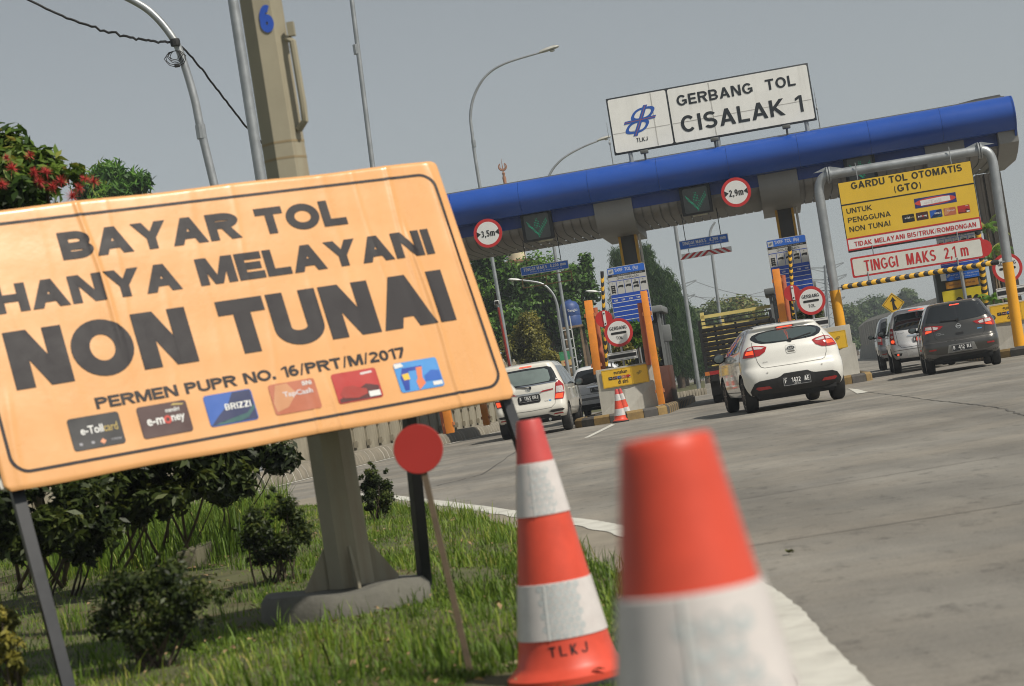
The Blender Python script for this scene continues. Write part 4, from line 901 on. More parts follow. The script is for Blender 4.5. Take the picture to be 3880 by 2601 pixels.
def guards(side_o, side_p, b, tagtxt, wo=.24, wp=.16):
    post2('guard_post', 'square orange guard post '+tagtxt, 'guard post', side_o[0], side_o[1], b, wo, ORANGE, group='orange island guard posts')
    post2('guard_pipe', 'faded red guard pipe '+tagtxt, 'guard pipe', side_p[0], side_p[1], b+.25, wp, RUSTPIPE, True, group='red island guard pipes')
guards((c6(920, 505), c6(985, 990)), (c6(962, 552), c6(1022, 985)), 49.9, 'at the left corner of the first island wall')
guards((c6(1286, 442), c6(1408, 1190)), (c6(1263, 520), c6(1322, 930)), 49.15, 'at the right corner of the first island wall', .2, .15)
STY = M('stripe_yellow', (.72, .40, .02), .5, var=.15, scale=5, dirt=.3, dirtcol=(.2, .12, .03)); STB = M('stripe_black', (.015, .015, .016), .5, var=.2)
def striped_bar(par, p0, p1, r, n, square=False, zmax=None):
    p0, p1 = Vector(p0), Vector(p1); d = p1-p0; L_ = d.length; q = d.to_track_quat('Z', 'Y').to_matrix(); ns = 10
    for i in range(n):
        z0_, z1_ = L_*i/n, L_*(i+1)/n; sh = L_/n*.8; mb = MB(); vs = []
        for z_ in (z0_, z1_):
            for j in range(ns):
                t = 2*math.pi*j/ns; zz = min(max(z_+(sh*math.cos(t) if 0 < z_ < L_-1e-6 else 0), 0), L_); vs.append(p0+q @ Vector((r*math.cos(t), r*math.sin(t), zz)))
        mb.add(vs, [(j, (j+1) % ns, (j+1) % ns+ns, j+ns) for j in range(ns)]+[tuple(range(ns))[::-1], tuple(range(ns, 2*ns))]); mb.build('stripe', STY if i % 2 else STB, par, smooth=50)
def striped_post(label, top, bot, b, r):
    a0, z0, _ = at_b(*top, b); a1, z1, _ = at_b(*bot, b); rt = proot('striped_post', label, 'striped post', a1, b, max(z1, .2), 'striped height posts'); striped_bar(rt, (0, 0, 0), (a0-a1, 0, z0-max(z1, .2)), r, 25)
striped_post('slim black and yellow striped post behind the first island wall', c6(1012, 312), c6(1045, 1000), 50.6, .045)
striped_post('slim black and yellow striped post in front of the second tariff board', c7(963, 165), c7(998, 735), 52.2, .052)
def gerbang(pc, dia, b, label, plate=None, zfoot=.2, lab2=''):
    a, z, m = at_b(*pc, b); rt, rr = round_sign(a, b, z, dia*m, 'gate_warning_sign', label, 'road sign', pole=zfoot, group='round GERBANG TOL signs')
    text(rt, 'GERBANG', (-rr*.60, rr*.60, rr*.20, rr*.44), BLACK, -.009, .008); text(rt, 'TOL', (-rr*.24, rr*.24, -rr*.48, -rr*.26), BLACK, -.009, .008); sheet(rt, 'bar', rrect(-rr*.55, rr*.55, -rr*.11, rr*.05, rr*.075, 6), BLACK, -.009)
    if plate:
        (tl, tr, hpx) = plate; a0, z0, _ = at_b(*tl, b-.06); a1, z1, _ = at_b(*tr, b-.06); L_ = math.hypot(a1-a0, z1-z0); ang = math.atan2(z1-z0, a1-a0)
        pp = proot('barrier_plate', lab2, 'sign plate', (a0+a1)/2, b-.06, (z0+z1)/2, 'white plates with a black bar'); pp.rotation_euler = (0, -ang, -TH); hh = hpx*m
        mb = MB(); mb.box((0, .012, 0), (L_, .016, hh)); mb.build('plate', WHITE, pp); link('outline', ring(rrect(-L_*.485, L_*.485, -hh*.42, hh*.42, .02, 3), rrect(-L_*.478, L_*.478, -hh*.39, hh*.39, .02, 3), -.001), BLACK, pp); sheet(pp, 'black_bar', rectp(-L_*.475, L_*.475, -hh*.20, hh*.20), BLACK, -.002)
gerbang(c6(1122, 715), 109, 49.75, 'round GERBANG TOL sign above the wall with small cones', (c6(1050, 885), c6(1243, 854), 33), .2, 'white plate with black bar above the first yellow notice')
gerbang(c7(1123, 567), 109, 50.9, 'round GERBANG TOL sign behind the white hatchback', (c7(1090, 745), c7(1254, 722), 36), .2, 'white plate with black bar behind the white hatchback roof')
gerbang(c9(1445, 325), 112, 54.6, 'round GERBANG TOL sign partly hidden by the gantry post', (c9(1366, 520), c9(1620, 475), 40), .2, 'white plate with black bar crossing behind the gantry post')
def nodisc(pc, dia, b, label):
    a, z, m = at_b(*pc, b); rr = dia*m/2; rt = proot('prohibition_disc', label, 'road sign', a, b, z, 'red discs with a white bar')
    mb = MB(); mb.lathe([(0, 0), (rr, 0), (rr, .012), (0, .012)], 40, axis='Y', cap=False); mb.build('disc', REDP, rt); mb = MB(); mb.box((.02, -.012, 0), (rr*.30, .02, rr*1.75)); mb.build('white_bar', WHITE, rt)
    for q in (.6, -.6): mb = MB(); mb.lathe([(.02, -.028), (.02, -.02)], 8, c=(.02, 0, rr*q), axis='Y'); mb.build('bolt', BLKMET, rt)
    mb = MB(); mb.tube([(.0, .03, 0), (.0, .03, .2-z)], .02, 8); mb.build('post', STEEL, rt)
nodisc(c6(1025, 625), 64, 49.85, 'red disc with upright white bar beside the first GERBANG TOL sign')
nodisc(c7(983, 512), 62, 51.0, 'red disc with upright white bar beside the second GERBANG TOL sign')
def tarif(tl, tr, br, b, label, full=True):
    a0, z0, m = at_b(*tl, b); a1, z1, _ = at_b(*tr, b); a2, z2, _ = at_b(*br, b); w = a1-a0; h = z1-z2
    rt = proot('tariff_board', label, 'tariff board', (a0+a1)/2+.0, b, (z0+z1)/2-h/2, 'blue toll tariff boards'); u = lambda x: -w/2+x*w; v = lambda y: h/2-y*h
    mb = MB(); mb.prism(rrect(-w/2, w/2, -h/2, h/2, .06, 4), .0, .04); mb.build('board', M('board_edge_grey', (.5, .5, .48), .5), rt)
    SB2 = M('tariff_blue', (.012, .07, .42), .45, var=.06)
    sheet(rt, 'blue_field', rrect(u(.012), u(.988), v(.992), v(.46), .03, 3), SB2, -.003)
    GREYP = M('tariff_grey', (.50, .50, .48), .5, var=.08)
    if full:
        sheet(rt, 'header', rrect(u(.012), u(.988), v(.13), v(.008), .04, 3), SBL, -.003); sheet(rt, 'header_note', rectp(u(.012), u(.988), v(.165), v(.125)), BLACK, -.005)
        text(rt, 'PERATURAN MENTERI PU NO 274 KPTS 2016', (u(.12), u(.9), v(.157), v(.133)), M('note_print', (.35, .33, .3), .5), -.007, 0)
        sheet(rt, 'logo_patch', rectp(u(.03), u(.17), v(.115), v(.03)), GREYP, -.005); logo(rt, u(.10), v(.072), w*.10, h*.05, -.007, M('logo_slate', (.05, .08, .16), .5), None)
        text(rt, 'TARIF  TOL  (Rp)', (u(.20), u(.82), v(.105), v(.03)), WHITE, -.006, .0)
        sheet(rt, 'class_field', rectp(u(.012), u(.988), v(.46), v(.165)), GREYP, -.004); text(rt, 'GOLONGAN', (u(.23), u(.80), v(.215), v(.178)), BLACK, -.006, .01)
        for x in (.2, .4, .6, .8): sheet(rt, 'column_line', rectp(u(x-.006), u(x+.006), v(.46), v(.235)), SB2, -.006)
        sheet(rt, 'column_line', rectp(u(.012), u(.988), v(.24), v(.23)), SB2, -.007)
        for i, s_ in enumerate(('I', 'II', 'III', 'IV', 'V')): text(rt, s_, (u(.1+.2*i-.012*len(s_)), u(.1+.2*i+.012*len(s_)), v(.285), v(.255)), BLACK, -.006, .0)
        def lorry(cx, cy, w_, box=True):
            x0, x1 = cx-w_/2, cx+w_/2; pl = [(x0, .012), (x0, -.006), (x0+w_*.12, -.016), (x0+w_*.22, -.016), (x0+w_*.26, -.022 if box else -.012), (x1, -.022 if box else -.012), (x1, .012)]
            sheet(rt, 'vehicle_symbol', [(u(a), v(cy+b_)) for a, b_ in pl], BLACK, -.006)
            for q in (.12, .75, .9) if box else (.2, .8): sheet(rt, 'wheel_symbol', circ(u(x0+w_*q), v(cy+.014), h*.008, 10), BLACK, -.007)
        for i in range(4): lorry(.1, .318+.034*i, .11, False)
        lorry(.3, .335, .14); lorry(.5, .335, .14); lorry(.7, .315, .14); lorry(.7, .37, .14); lorry(.9, .325, .14)
    for y in (.52, .6, .675, .75, .83, .905): sheet(rt, 'row_line', rectp(u(.02), u(.98), v(y+.005), v(y-.005)), WHITE, -.006)
    for i, s_ in enumerate(('4.500', '6.500', '8.500', '11.000', '13.000')): text(rt, s_, (u(.12+.195*i-.045), u(.12+.195*i+.045), v(.575), v(.545)), WHITE, -.006, .01)
    mb = MB(); mb.tube([(0, .08, -h/2-2.2 if False else -(z0+z1)/2+h/2+.2), (0, .08, h*.3)], .05, 10); mb.build('post', STEEL, rt)
    return rt
tarif(c6(1040, 293), c6(1290, 251), c6(1352, 640), 52.0, 'blue TARIF TOL board above the wall with small cones')
tarif(c7(787, 121), c7(1080, 76), c7(1150, 515), 53.2, 'blue TARIF TOL board above the white hatchback')
tarif(c9(905, 45), c9(1190, 0), c9(1230, 318), 57.0, 'blue tariff board mostly hidden behind the TINGGI MAKS 2,1 m sign')
guards((c7(860, 335), c7(925, 760)), (c7(910, 380), c7(962, 760)), 51.3, 'behind the white hatchback roof')
# booths
BTH = M('booth_grey_panel', (.17, .18, .18), .5, var=.1, scale=2); BRN = M('booth_brown_panel', (.10, .035, .022), .5, var=.12); DGL = M('booth_dark_glass', (.012, .014, .016), .08, var=0, spec=.8)
def booth(label, a, b, w=1.2, l=2.4, h=2.45, dark=True):
    bt = proot('toll_booth', label, 'toll booth', a, b, .2, 'toll booths')
    mb = MB(); mb.box((0, l/2, .5), (w, l, 1.0)); mb.build('lower_panel', BRN, bt, bevel=.02); mb = MB(); mb.box((0, l/2, h+.08), (w+.2, l+.2, .18)); mb.build('roof', BTH, bt, bevel=.03)
    for sx in (-1, 1):
        for yy_ in (.05, l/2, l-.05): mb = MB(); mb.box((sx*(w/2-.04), yy_, (1+h)/2), (.08, .08, h-1)); mb.build('pillar', BTH, bt)
        for k in (0, 1): mb = MB(); mb.box((sx*(w/2-.04), l*.25+k*l*.5, (1+h)/2), (.02, l/2-.12, h-1.04)); mb.build('window_pane', DGL, bt)
    for yy_ in (.05, l-.05): mb = MB(); mb.box((0, yy_, (1+h)/2), (w-.18, .02, h-1.04)); mb.build('window_pane', DGL, bt)
    mb = MB(); mb.box((w/2+.06, .3, 1.85), (.30, .35, .45)); mb.build('equipment_box', BTH, bt, bevel=.02)
    return bt
a, z, m = at_b(*c6(1395, 900), 53.0); booth('grey and brown toll booth behind the first island wall', a-.42, 53.0)
a, z, m = at_b(*c7(850, 700), 54.0); booth('toll booth with dark blue post behind the white hatchback', a+.55, 54.0)
# third island
a0, zt, m = at_b(*c9(1290, 610), 53.2); a1, zt1, _ = at_b(*c9(1600, 560), 53.2); wall('concrete end wall with yellow notice beside the dark grey people carrier', a0, a1+.9, 53.2, .2, zt+.02)
pa, pz, m = at_b(*c9(1500, 650), 53.14); gunakan('yellow gunakan di sini notice behind the yellow gantry post', pa, 53.14, pz, 180*m, 68*m)
a, z, m = at_b(*c9(1300, 800), 50.5); gunk = None
pa, pz, m = at_b(*c7(1200, 880), 50.36); gunakan('yellow notice mostly hidden behind the white hatchback', pa+.05, 50.36, pz, 176*m, 68*m)
a0, zt, m = at_b(*c7(1090, 800), 50.4); a1, zt1, _ = at_b(*c7(1400, 780), 50.4); wall('concrete end wall behind the white hatchback', a0, a1+.05, 50.4, .2, zt+.02)
kb = 58.0; a0, z0, m = at_b(*c9(955, 420), kb); a1, z1, _ = at_b(*c9(1250, 375), kb); w_ = a1-a0
ks = proot('automatic_gate_kiosk', 'dark kiosk with blue INFO TOL panel and yellow GTO panel', 'kiosk', (a0+a1)/2, kb, .2)
mb = MB(); mb.box((0, .5, 1.25), (w_+.3, .9, 2.5)); mb.build('cabinet', M('kiosk_dark_green', (.045, .055, .045), .5, var=.15), ks, bevel=.02)
def kpanel(tl, tr, bl, nm, mt, y=-.03):
    x0, za, _ = at_b(*tl, kb); x1, zb_, _ = at_b(*tr, kb); _, zc, _ = at_b(*bl, kb); c = (a0+a1)/2; top = (za+zb_)/2-.2; hgt = za-zc; mb = MB(); mb.box(((x0+x1)/2-c, y+.04, top-hgt/2), (x1-x0, .05, hgt)); mb.build(nm, mt, ks); return x0-c, x1-c, top-hgt, top, y
x0, x1, zz0, zz1, y_ = kpanel(c9(985, 368), c9(1240, 335), c9(993, 420), 'info_panel', SBL)
kpanel(c9(945, 375), c9(985, 368), c9(955, 425), 'white_panel', WHITE, -.028)
text(ks, 'INFO TOL CIJAGO', (x0+.14*(x1-x0), x1-.03, (zz0+zz1)/2+.02, zz1-.05), WHITE, y_+.01, .03); text(ks, '021-87750111', (x0+.26*(x1-x0), x1-.12*(x1-x0), zz0+.05, (zz0+zz1)/2-.03), WHITE, y_+.01, .03)
logo(ks, x0+.07*(x1-x0), (zz0+zz1)/2+.04, .12, .1, y_+.008, WHITE, None)
x0, x1, zz0, zz1, y_ = kpanel(c9(983, 432), c9(1225, 400), c9(985, 482), 'orange_panel', M('kiosk_orange', (.36, .16, .012), .5, var=.15)); text(ks, 'bayar cepat, pakai e-Toll saja', (x0+.1*(x1-x0), x1-.1*(x1-x0), (zz0+zz1)/2-.03, (zz0+zz1)/2+.04), BRN, y_+.01, 0)
x0, x1, zz0, zz1, y_ = kpanel(c9(958, 502), c9(1270, 455), c9(965, 690), 'gto_panel', M('kiosk_yellow', (.62, .50, .02), .5, var=.08)); text(ks, 'GTO', (x0+.27*(x1-x0), x1-.10*(x1-x0), zz1-.64, zz1-.22), BLACK, y_+.01, .06)
striped_post('slim striped post beside the yellow GTO panel', c9(1222, 40), c9(1290, 640), 57.6, .09)
# dark corrugated end column of the canopy, on the third island
a0, z0, m = at_b(*c9(1330, 0), 60.0); ec = proot('canopy_end_column', 'dark corrugated cladding column at the canopy end behind the palms', 'column', a0+.12, 60.0, .1)
for i in range(6): mb = MB(); mb.box((-.3+.125*i, .3+.03*(i % 2), zbel/2), (.115, .5, zbel-.1)); mb.build('corrugated_strip', M('dark_brown_sheet', (.055, .048, .04), .7, var=.3, scale=3, streak=4, dirt=.4), ec)

# ------------------------------------------------------------------ gantry of the automatic lane
gb = 52.3
def gp(p): a, z, m = at_b(*p, gb); return Vector((a, 0, z))
L0, L1 = gp(c9(265, 1130)), gp((3104, 735)); R0, R1 = gp(c9(1545, 960)), gp((3766, 640)); T0, T1 = gp((3140, 664)), gp((3712, 571))
ga = (L0.x+R0.x)/2; gr = proot('height_gantry', 'bent galvanised steel pipe gantry with yellow sleeved posts', 'gantry', ga, gb); of = Vector((ga, 0, 0))
m = at_b(3140, 664, gb)[2]; pr = 18.0*m
def bend(a, b_, c, n=8): return [a.lerp(b_, t).lerp(b_.lerp(c, t), t) for t in np.linspace(0, 1, n)]
cL = gp((3098, 672)); cR = gp((3757, 562)); L0.z = R0.z = .2
for nm, pts in (('post', [L0-of]+[q-of for q in bend(L1, cL, T0)]), ('post', [R0-of]+[q-of for q in bend(R1, cR, T1)]), ('top_pipe', [T0-of, T1-of])):
    mb = MB(); mb.tube(pts, pr, 16); mb.build(nm, STEEL, gr, smooth=50)
for q in (T0, T1):
    d = (T1-T0).normalized()
    for s_ in (-.03, .03): mb = MB(); mb.tube([q-of+d*(s_-.018), q-of+d*(s_+.018)], pr*1.75, 16); mb.build('flange', STEEL, gr)
    for s_ in (-1, 1): mb = MB(); mb.prism([(0, 0), (.34, 0), (.02, .1), (0, .1)] if s_ > 0 else [(0, 0), (-.34, 0), (-.02, .1), (0, .1)], -.01, .01); mb.build('gusset', STEEL, gr, loc=q-of+Vector((s_*.05, 0, pr*.9)))
SLV = M('yellow_sleeve', (.78, .36, .012), .5, var=.06, scale=2, dirt=.15, dirtcol=(.4, .2, .03))
for A_, B_, p0, p1 in ((L0, L1, c9(165, 492), c9(262, 1105)), (R0, R1, c9(1462, 282), c9(1540, 905))):
    d = (B_-A_); za, zb_ = gp(p0).z, gp(p1).z; f = lambda z_: A_+d*((z_-A_.z)/d.z)-of
    mb = MB(); mb.tube([f(zb_), f(za)], pr*1.12, 16); mb.build('sleeve', SLV, gr, smooth=50)
# signs on the gantry
cg = crop(3150, 560, 2.8)
def gboard(tl, tr, bl, name, label, cat, ydep):
    a0, z0, m = at_b(*tl, gb+ydep); a1, z1, _ = at_b(*tr, gb+ydep); a2, z2, _ = at_b(*bl, gb+ydep); w = math.hypot(a1-a0, z1-z0); h = math.hypot(a2-a0, z2-z0); ang = math.atan2(z1-z0, a1-a0)
    c = (Vector((a1, 0, z1))+Vector((a2, 0, z2)))/2; rt = proot(name, label, cat, c.x, gb+ydep, c.z); rt.rotation_euler = (0, -ang, -TH); return rt, w, h
rt, w, h = gboard(cg(60, 378), cg(1478, 137), cg(185, 1117), 'automatic_lane_board', 'yellow GARDU TOL OTOMATIS board with white red lettered strip below', 'sign board', -.18)
k = w/513.8; X = lambda x: -w/2+x*k; Z = lambda y: h/2-y*k
YB = M('gantry_board_yellow', (.74, .48, .035), .4, var=.06, scale=1.2, dirt=.12, dirtcol=(.6, .32, .04), spec=.5)
mb = MB(); mb.box((0, .03, 0), (w, .05, h)); mb.build('board', BLACK, rt); sheet(rt, 'yellow_sheet', rectp(X(3), X(511), Z(219), Z(2)), YB, .001); sheet(rt, 'divider', rectp(X(1), X(513), Z(91), Z(86)), BLACK, -.003)
OL = M('olive_black_print', (.035, .03, .01), .5, var=.1)
text(rt, 'GARDU TOL OTOMATIS', (X(50), X(476), Z(33.5), Z(7)), OL, -.004, .035); text(rt, '(GTO)', (X(211), X(313), Z(76), Z(43)), OL, -.004, .035)
for s_, x1, yc in (('UNTUK', 116, 114), ('PENGGUNA', 182, 150), ('NON TUNAI', 175, 186)): text(rt, s_, (X(18), X(x1), Z(yc+10), Z(yc-10)), OL, -.004, .015)
sheet(rt, 'logo_ground', rectp(X(278), X(437), Z(148), Z(110)), M('logo_navy', (.02, .03, .17), .5), -.002); sheet(rt, 'logo_ellipse', circ(X(357), Z(129), 78*k, 36, 15*k), M('logo_scarlet', (.58, .06, .04), .5), -.004)
sheet(rt, 'white_patch', [(X(301), Z(141)), (X(388), Z(138)), (X(414), Z(137)), (X(413), Z(119)), (X(386), Z(118)), (X(300), Z(121))], WHITE, -.006); text(rt, 'e-Toll', (X(312), X(380), Z(137), Z(123)), M('patch_ghost', (.66, .60, .59), .5), -.008, .03)
for i in range(5): card(rt, i, X(246+53*i), Z(180), 46*k, 30*k, -.002, None, True)
sheet(rt, 'white_strip', rectp(X(1), X(513), Z(267), Z(220)), WHITE, .001); link('red_border', ring(rectp(X(0), X(514), Z(268), Z(219)), rectp(X(5), X(509), Z(262), Z(225)), -.003), REDP, rt)
text(rt, 'TIDAK MELAYANI BIS/TRUK/ROMBONGAN', (X(28), X(494), Z(254), Z(236)), REDP, -.004, .02)
for x in (80, 440): mb = MB(); mb.bar((X(x), .02, h/2), (X(x), .02, h/2+.45), .02); mb.build('hanger', STEEL, rt)
hb, w2, h2 = gboard(cg(195, 1172), cg(1600, 948), cg(232, 1387), 'height_limit_board', 'white red rimmed TINGGI MAKS 2,1 m board hanging over the lane', 'sign board', -.2)
k = w2/508; mb = MB(); mb.prism(rrect(-w2/2, w2/2, -h2/2, h2/2, .05, 4), .0, .03); mb.build('board', REDP, hb); sheet(hb, 'white_face', rrect(-w2/2+7*k, w2/2-9*k, -h2/2+7*k, h2/2-7*k, .04, 3), M('height_board_white', (.66, .66, .60), .5, var=.05), -.004)
mb = MB(); mb.lathe([(0, .01), (h2*.42, .01), (h2*.42, .025), (0, .025)], 32, axis='Y', cap=False); mb.build('red_lobe', REDP, hb, loc=(w2/2-.02, .0, -.02))
text(hb, 'TINGGI  MAKS  2,1 m', (-w2/2+50*k, -w2/2+448*k, -h2*.27, h2*.27), REDP, -.008, .008)
for x in (-.32, .32): mb = MB(); mb.tube([(x*w2, .01, h2/2), (x*w2, .01, h2/2+.24)], .014, 6); mb.build('hook', STEEL, hb)
b0_, b1_ = gp(cg(105, 1487)), gp(cg(1765, 1217)); ba = (b0_.x+b1_.x)/2
sb = proot('height_bar', 'black and yellow striped crossbar hanging below the TINGGI MAKS 2,1 m board', 'height bar', ba, gb-.2, 0); striped_bar(sb, b0_-Vector((ba, 0, 0)), b1_-Vector((ba, 0, 0)), 10.5*at_b(3400, 1000, gb)[2], 33)
for t in (.18, .75): p = b0_.lerp(b1_, t)-Vector((ba, 0, 0)); mb = MB(); mb.tube([p+Vector((0, 0, .05)), p+Vector((0, 0, .28))], .02, 6); mb.build('hook', STEEL, sb)
mb = MB(); mb.tube([b0_-Vector((ba, 0, 0)), gp(cg(62, 1484))-Vector((ba, -.2, 0))], .018, 6); mb.build('pivot_pin', STEEL, sb); mb = MB(); mb.tube([b1_-Vector((ba, 0, 0)), gp(cg(1880, 1205))-Vector((ba, -.2, 0))], .018, 6); mb.build('pivot_pin', STEEL, sb)
# small cones by the first island
a, z, m = at_b(*c6(1140, 1305), 47.0); g1 = G(*c6(1137, 1307)); g2 = G(*c6(1166, 1297))
cone((g1.x, g1.y, .004), 'small distant cone leaning against another cone by the first island', 1.02, R(15), tilt=(0, R(1), 0)); cone((g2.x+.07, g2.y+.34, .004), 'small distant cone leaning behind another cone by the first island', 1.02, R(40), tilt=(R(2), R(-5), 0))
# ------------------------------------------------------------------ vehicles
TYRE = M('tyre_rubber', (.012, .012, .012), .75, var=.15, scale=20); RIM = M('alloy_rim', (.28, .28, .28), .35, .8, var=.1); RIMD = M('dark_rim', (.03, .03, .032), .35, .6, var=.1)
UNDER = M('underbody_black', (.008, .008, .008), .8, var=.2); PLAST = M('bumper_black_plastic', (.014, .014, .015), .55, var=.15, scale=12); CHROME = M('chrome_trim', (.75, .75, .76), .12, 1.0, var=0)
TINT = M('tinted_glass', (.010, .012, .013), .04, var=0, spec=.9, coat=.6); TINT2 = M('grey_tinted_glass', (.055, .075, .075), .05, var=0, spec=.9, coat=.8)
LRED = M('lamp_red', (.34, .012, .012), .12, var=.1, scale=30, coat=.8); LBRK = M('lamp_brake_lit', (.60, .03, .01), .2, var=.2, scale=60, emit=1.1, ecol=(1.0, .10, .03)); LCLR = M('lamp_clear', (.55, .50, .49), .12, var=.25, scale=40, coat=.8); LHOT = M('lamp_third_brake_lit', (.6, .05, .03), .2, var=.1, emit=1.3, ecol=(1.0, .12, .06))
PLATE = M('plate_black', (.012, .012, .013), .4, var=.1); PLW = M('plate_letters', (.65, .65, .63), .4, var=0); SEAM = M('panel_gap', (.02, .02, .02), .7, var=0); SEAMW = M('panel_gap_light', (.16, .155, .14), .7, var=0)
def paint(name, col, metal=0.0, rough=.32): return M(name, col, rough, metal, var=.03, scale=2, coat=1.0, dirt=.0)
def cr_spline(keys, n):
    K = np.array(keys, float); m = len(K); out = []
    for t in np.linspace(0, m-1, n):
        i = min(int(t), m-2); u = t-i; p0, p1, p2, p3 = K[max(i-1, 0)], K[i], K[i+1], K[min(i+2, m-1)]
        c = .5*((2*p1)+(p2-p0)*u+(2*p0-5*p1+4*p2-p3)*u*u+(3*p1-p0-3*p2+p3)*u**3); out.append(c)
    return out
def half_ring(w, yr, yf, crown, rx, ry):
    p = []
    for i in range(8): x = (w-rx)*i/8; p.append((x, yr+crown*(x/w)**2))
    yc = yr+crown*((w-rx)/w)**2
    for i in range(8): t = math.pi/2*i/8; p.append((w-rx+rx*math.sin(t)**.9, yc+ry*(1-math.cos(t)**.9)))
    y0, y1 = yc+ry, yf-.5
    for i in range(16): t = i/16; p.append((w*(1-.02*(2*t-1)**2), y0+(y1-y0)*t))
    for i in range(6): t = math.pi/2*i/6; p.append((w-.35*(1-math.cos(t)) if True else 0, y1+.5*math.sin(t)*.9))
    for i in range(6): x = (w-.35)*(1-i/5); p.append((x, yf-.05*(x/w)**2))
    return p
class Car:
    def __init__(s, name, label, cat, loc, yaw, keys, pmat, crown=.10, rx=.24, ry=.30, nlev=46, wheels=None, R_=.31, tw=.20, rim=RIM, scale=1.0, spokes=10, group=None, glass=TINT):
        s.r = root(name, label, cat, loc, yaw, group); s.r.scale = (scale,)*3; s.glass = glass
        lev = cr_spline(keys, nlev); mb = MB(); ringn = None
        for z, w, yr, yf in lev:
            hp = half_ring(w, yr, yf, crown*min(1, w/.7), min(rx, w*.5), ry); full = hp+[(-x, y) for x, y in hp[::-1][1:-1]]
            ringn = len(full); mb.v += [(x, y, z) for x, y in full]
        for i in range(nlev-1):
            for j in range(ringn): mb.f.append((i*ringn+j, i*ringn+(j+1) % ringn, (i+1)*ringn+(j+1) % ringn, (i+1)*ringn+j))
        mb.f.append(tuple(range(ringn))[::-1]); mb.f.append(tuple(range((nlev-1)*ringn, nlev*ringn)))
        me = mb.mesh('body'); s.W = max(k[1] for k in keys)
        body = link('body', me, pmat, s.r); s.wheels = wheels
        if wheels:
            cut = MB()
            for yw in wheels:
                for sx in (-1, 1): cut.lathe([(R_+.055, 0), (R_+.055, .5)], 28, c=(sx*(s.W+.25) if sx < 0 else s.W-.25, yw, R_), axis='X')
            cm = cut.mesh(); co = bpy.data.objects.new('cut', cm); COL.objects.link(co); co.parent = s.r
            md = body.modifiers.new('b', 'BOOLEAN'); md.object = co; md.operation = 'DIFFERENCE'; md.solver = 'EXACT'
            dg = bpy.context.evaluated_depsgraph_get(); nm = bpy.data.meshes.new_from_object(body.evaluated_get(dg)); body.modifiers.clear(); old = body.data; body.data = nm; nm.materials.clear(); nm.materials.append(pmat); nm.materials.append(UNDER)
            bpy.data.objects.remove(co)
            for p in nm.polygons:
                c = p.center
                for yw in wheels:
                    d = math.hypot(c.y-yw, c.z-R_)
                    if (abs(d-R_-.055) < .012 and abs(p.normal.x) < .3) or (d < R_+.06 and abs(p.normal.x) > .95 and abs(abs(c.x)-(s.W-.25)) < .01): p.material_index = 1
            me = nm
        shade(me, 42); s.body = body
        bm = bmesh.new(); bm.from_mesh(me); s.bvh = BVHTree.FromBMesh(bm); bm.free()
        if wheels:
            for yw in wheels:
                for sx in (-1, 1): s.wheel(sx*(s.W-tw/2-.015), yw, R_, tw, sx, rim, spokes)
            zl = keys[0][0]
            mb = MB(); mb.box((0, (wheels[0]+wheels[1])/2, zl-.01), (s.W*1.5, wheels[1]-wheels[0]+.9, .16)); mb.box((0, wheels[0], R_), (s.W*1.7, .09, .09)); mb.build('underbody', UNDER, s.r)
            mb = MB(); mb.box((0, .30, zl+.02), (s.W*1.55, .35, .12)); mb.build('rear_valance', UNDER, s.r)
    def wheel(s, x, y, R_, tw, sx, rim, spokes):
        rr = R_*.66; mb = MB(); mb.lathe([(rr, -tw/2+.01), (R_-.03, -tw/2), (R_-.008, -tw/2+.02), (R_, -tw/2+.045), (R_, tw/2-.045), (R_-.008, tw/2-.02), (R_-.03, tw/2), (rr, tw/2-.01)], 32, axis='X', cap=True)
        ty = mb.build('tyre', TYRE, s.r, loc=(x, y, R_), smooth=50)
        mb = MB(); mb.lathe([(rr, 0), (rr, .012), (rr*.92, .012), (rr*.9, -.05), (rr*.1, -.06)], 28, axis='X', cap=False) if sx > 0 else mb.lathe([(rr, 0), (rr, -.012), (rr*.92, -.012), (rr*.9, .05), (rr*.1, .06)], 28, axis='X', cap=False)
        for i in range(spokes):
            a = 2*math.pi*i/spokes; c, q = math.cos(a), math.sin(a); mb.bar((sx*.0, c*rr*.12, q*rr*.12), (sx*-.004, c*rr*.93, q*rr*.93), .022, .026)
        mb.lathe([(rr*.17, -.01), (rr*.17, .014)] if sx > 0 else [(rr*.17, .01), (rr*.17, -.014)], 14, axis='X')
        mb.build('rim', rim, ty, loc=(sx*(tw/2-.012), 0, 0), smooth=40)
    def hit(s, x, z, view='rear', y=0):
        if view == 'rear': h = s.bvh.ray_cast(Vector((x, -3, z)), Vector((0, 1, 0)))
        else: sg = 1 if view == 'right' else -1; h = s.bvh.ray_cast(Vector((3*sg, x, z)), Vector((-sg, 0, 0)))
        return h
    def decal(s, name, poly, mat, off=.004, view='rear', grid=.05, holes=None, parent=None, mirror=False):
        for sg in ((1, -1) if mirror else (1,)):
            pl = [(p[0]*sg, p[1]) for p in poly]; me = cut_mesh(flat(pl, 0, holes), grid, grid)
            for v in me.vertices:
                x, z = v.co.x, v.co.z; h = s.hit(x, z, view)
                if h[0] is None:
                    q = s.bvh.find_nearest(Vector((x, .2, z)) if view == 'rear' else Vector(((s.W if view == 'right' else -s.W), x, z))); h = q
                n = h[1]; d = Vector((0, -1, 0)) if view == 'rear' else Vector((1 if view == 'right' else -1, 0, 0))
                if n.dot(d) < 0: n = -n
                v.co = h[0]+(n*.5+d*.5)*off
            me.update(); o = link(name, me, mat, parent or s.r, smooth=60)
        return o
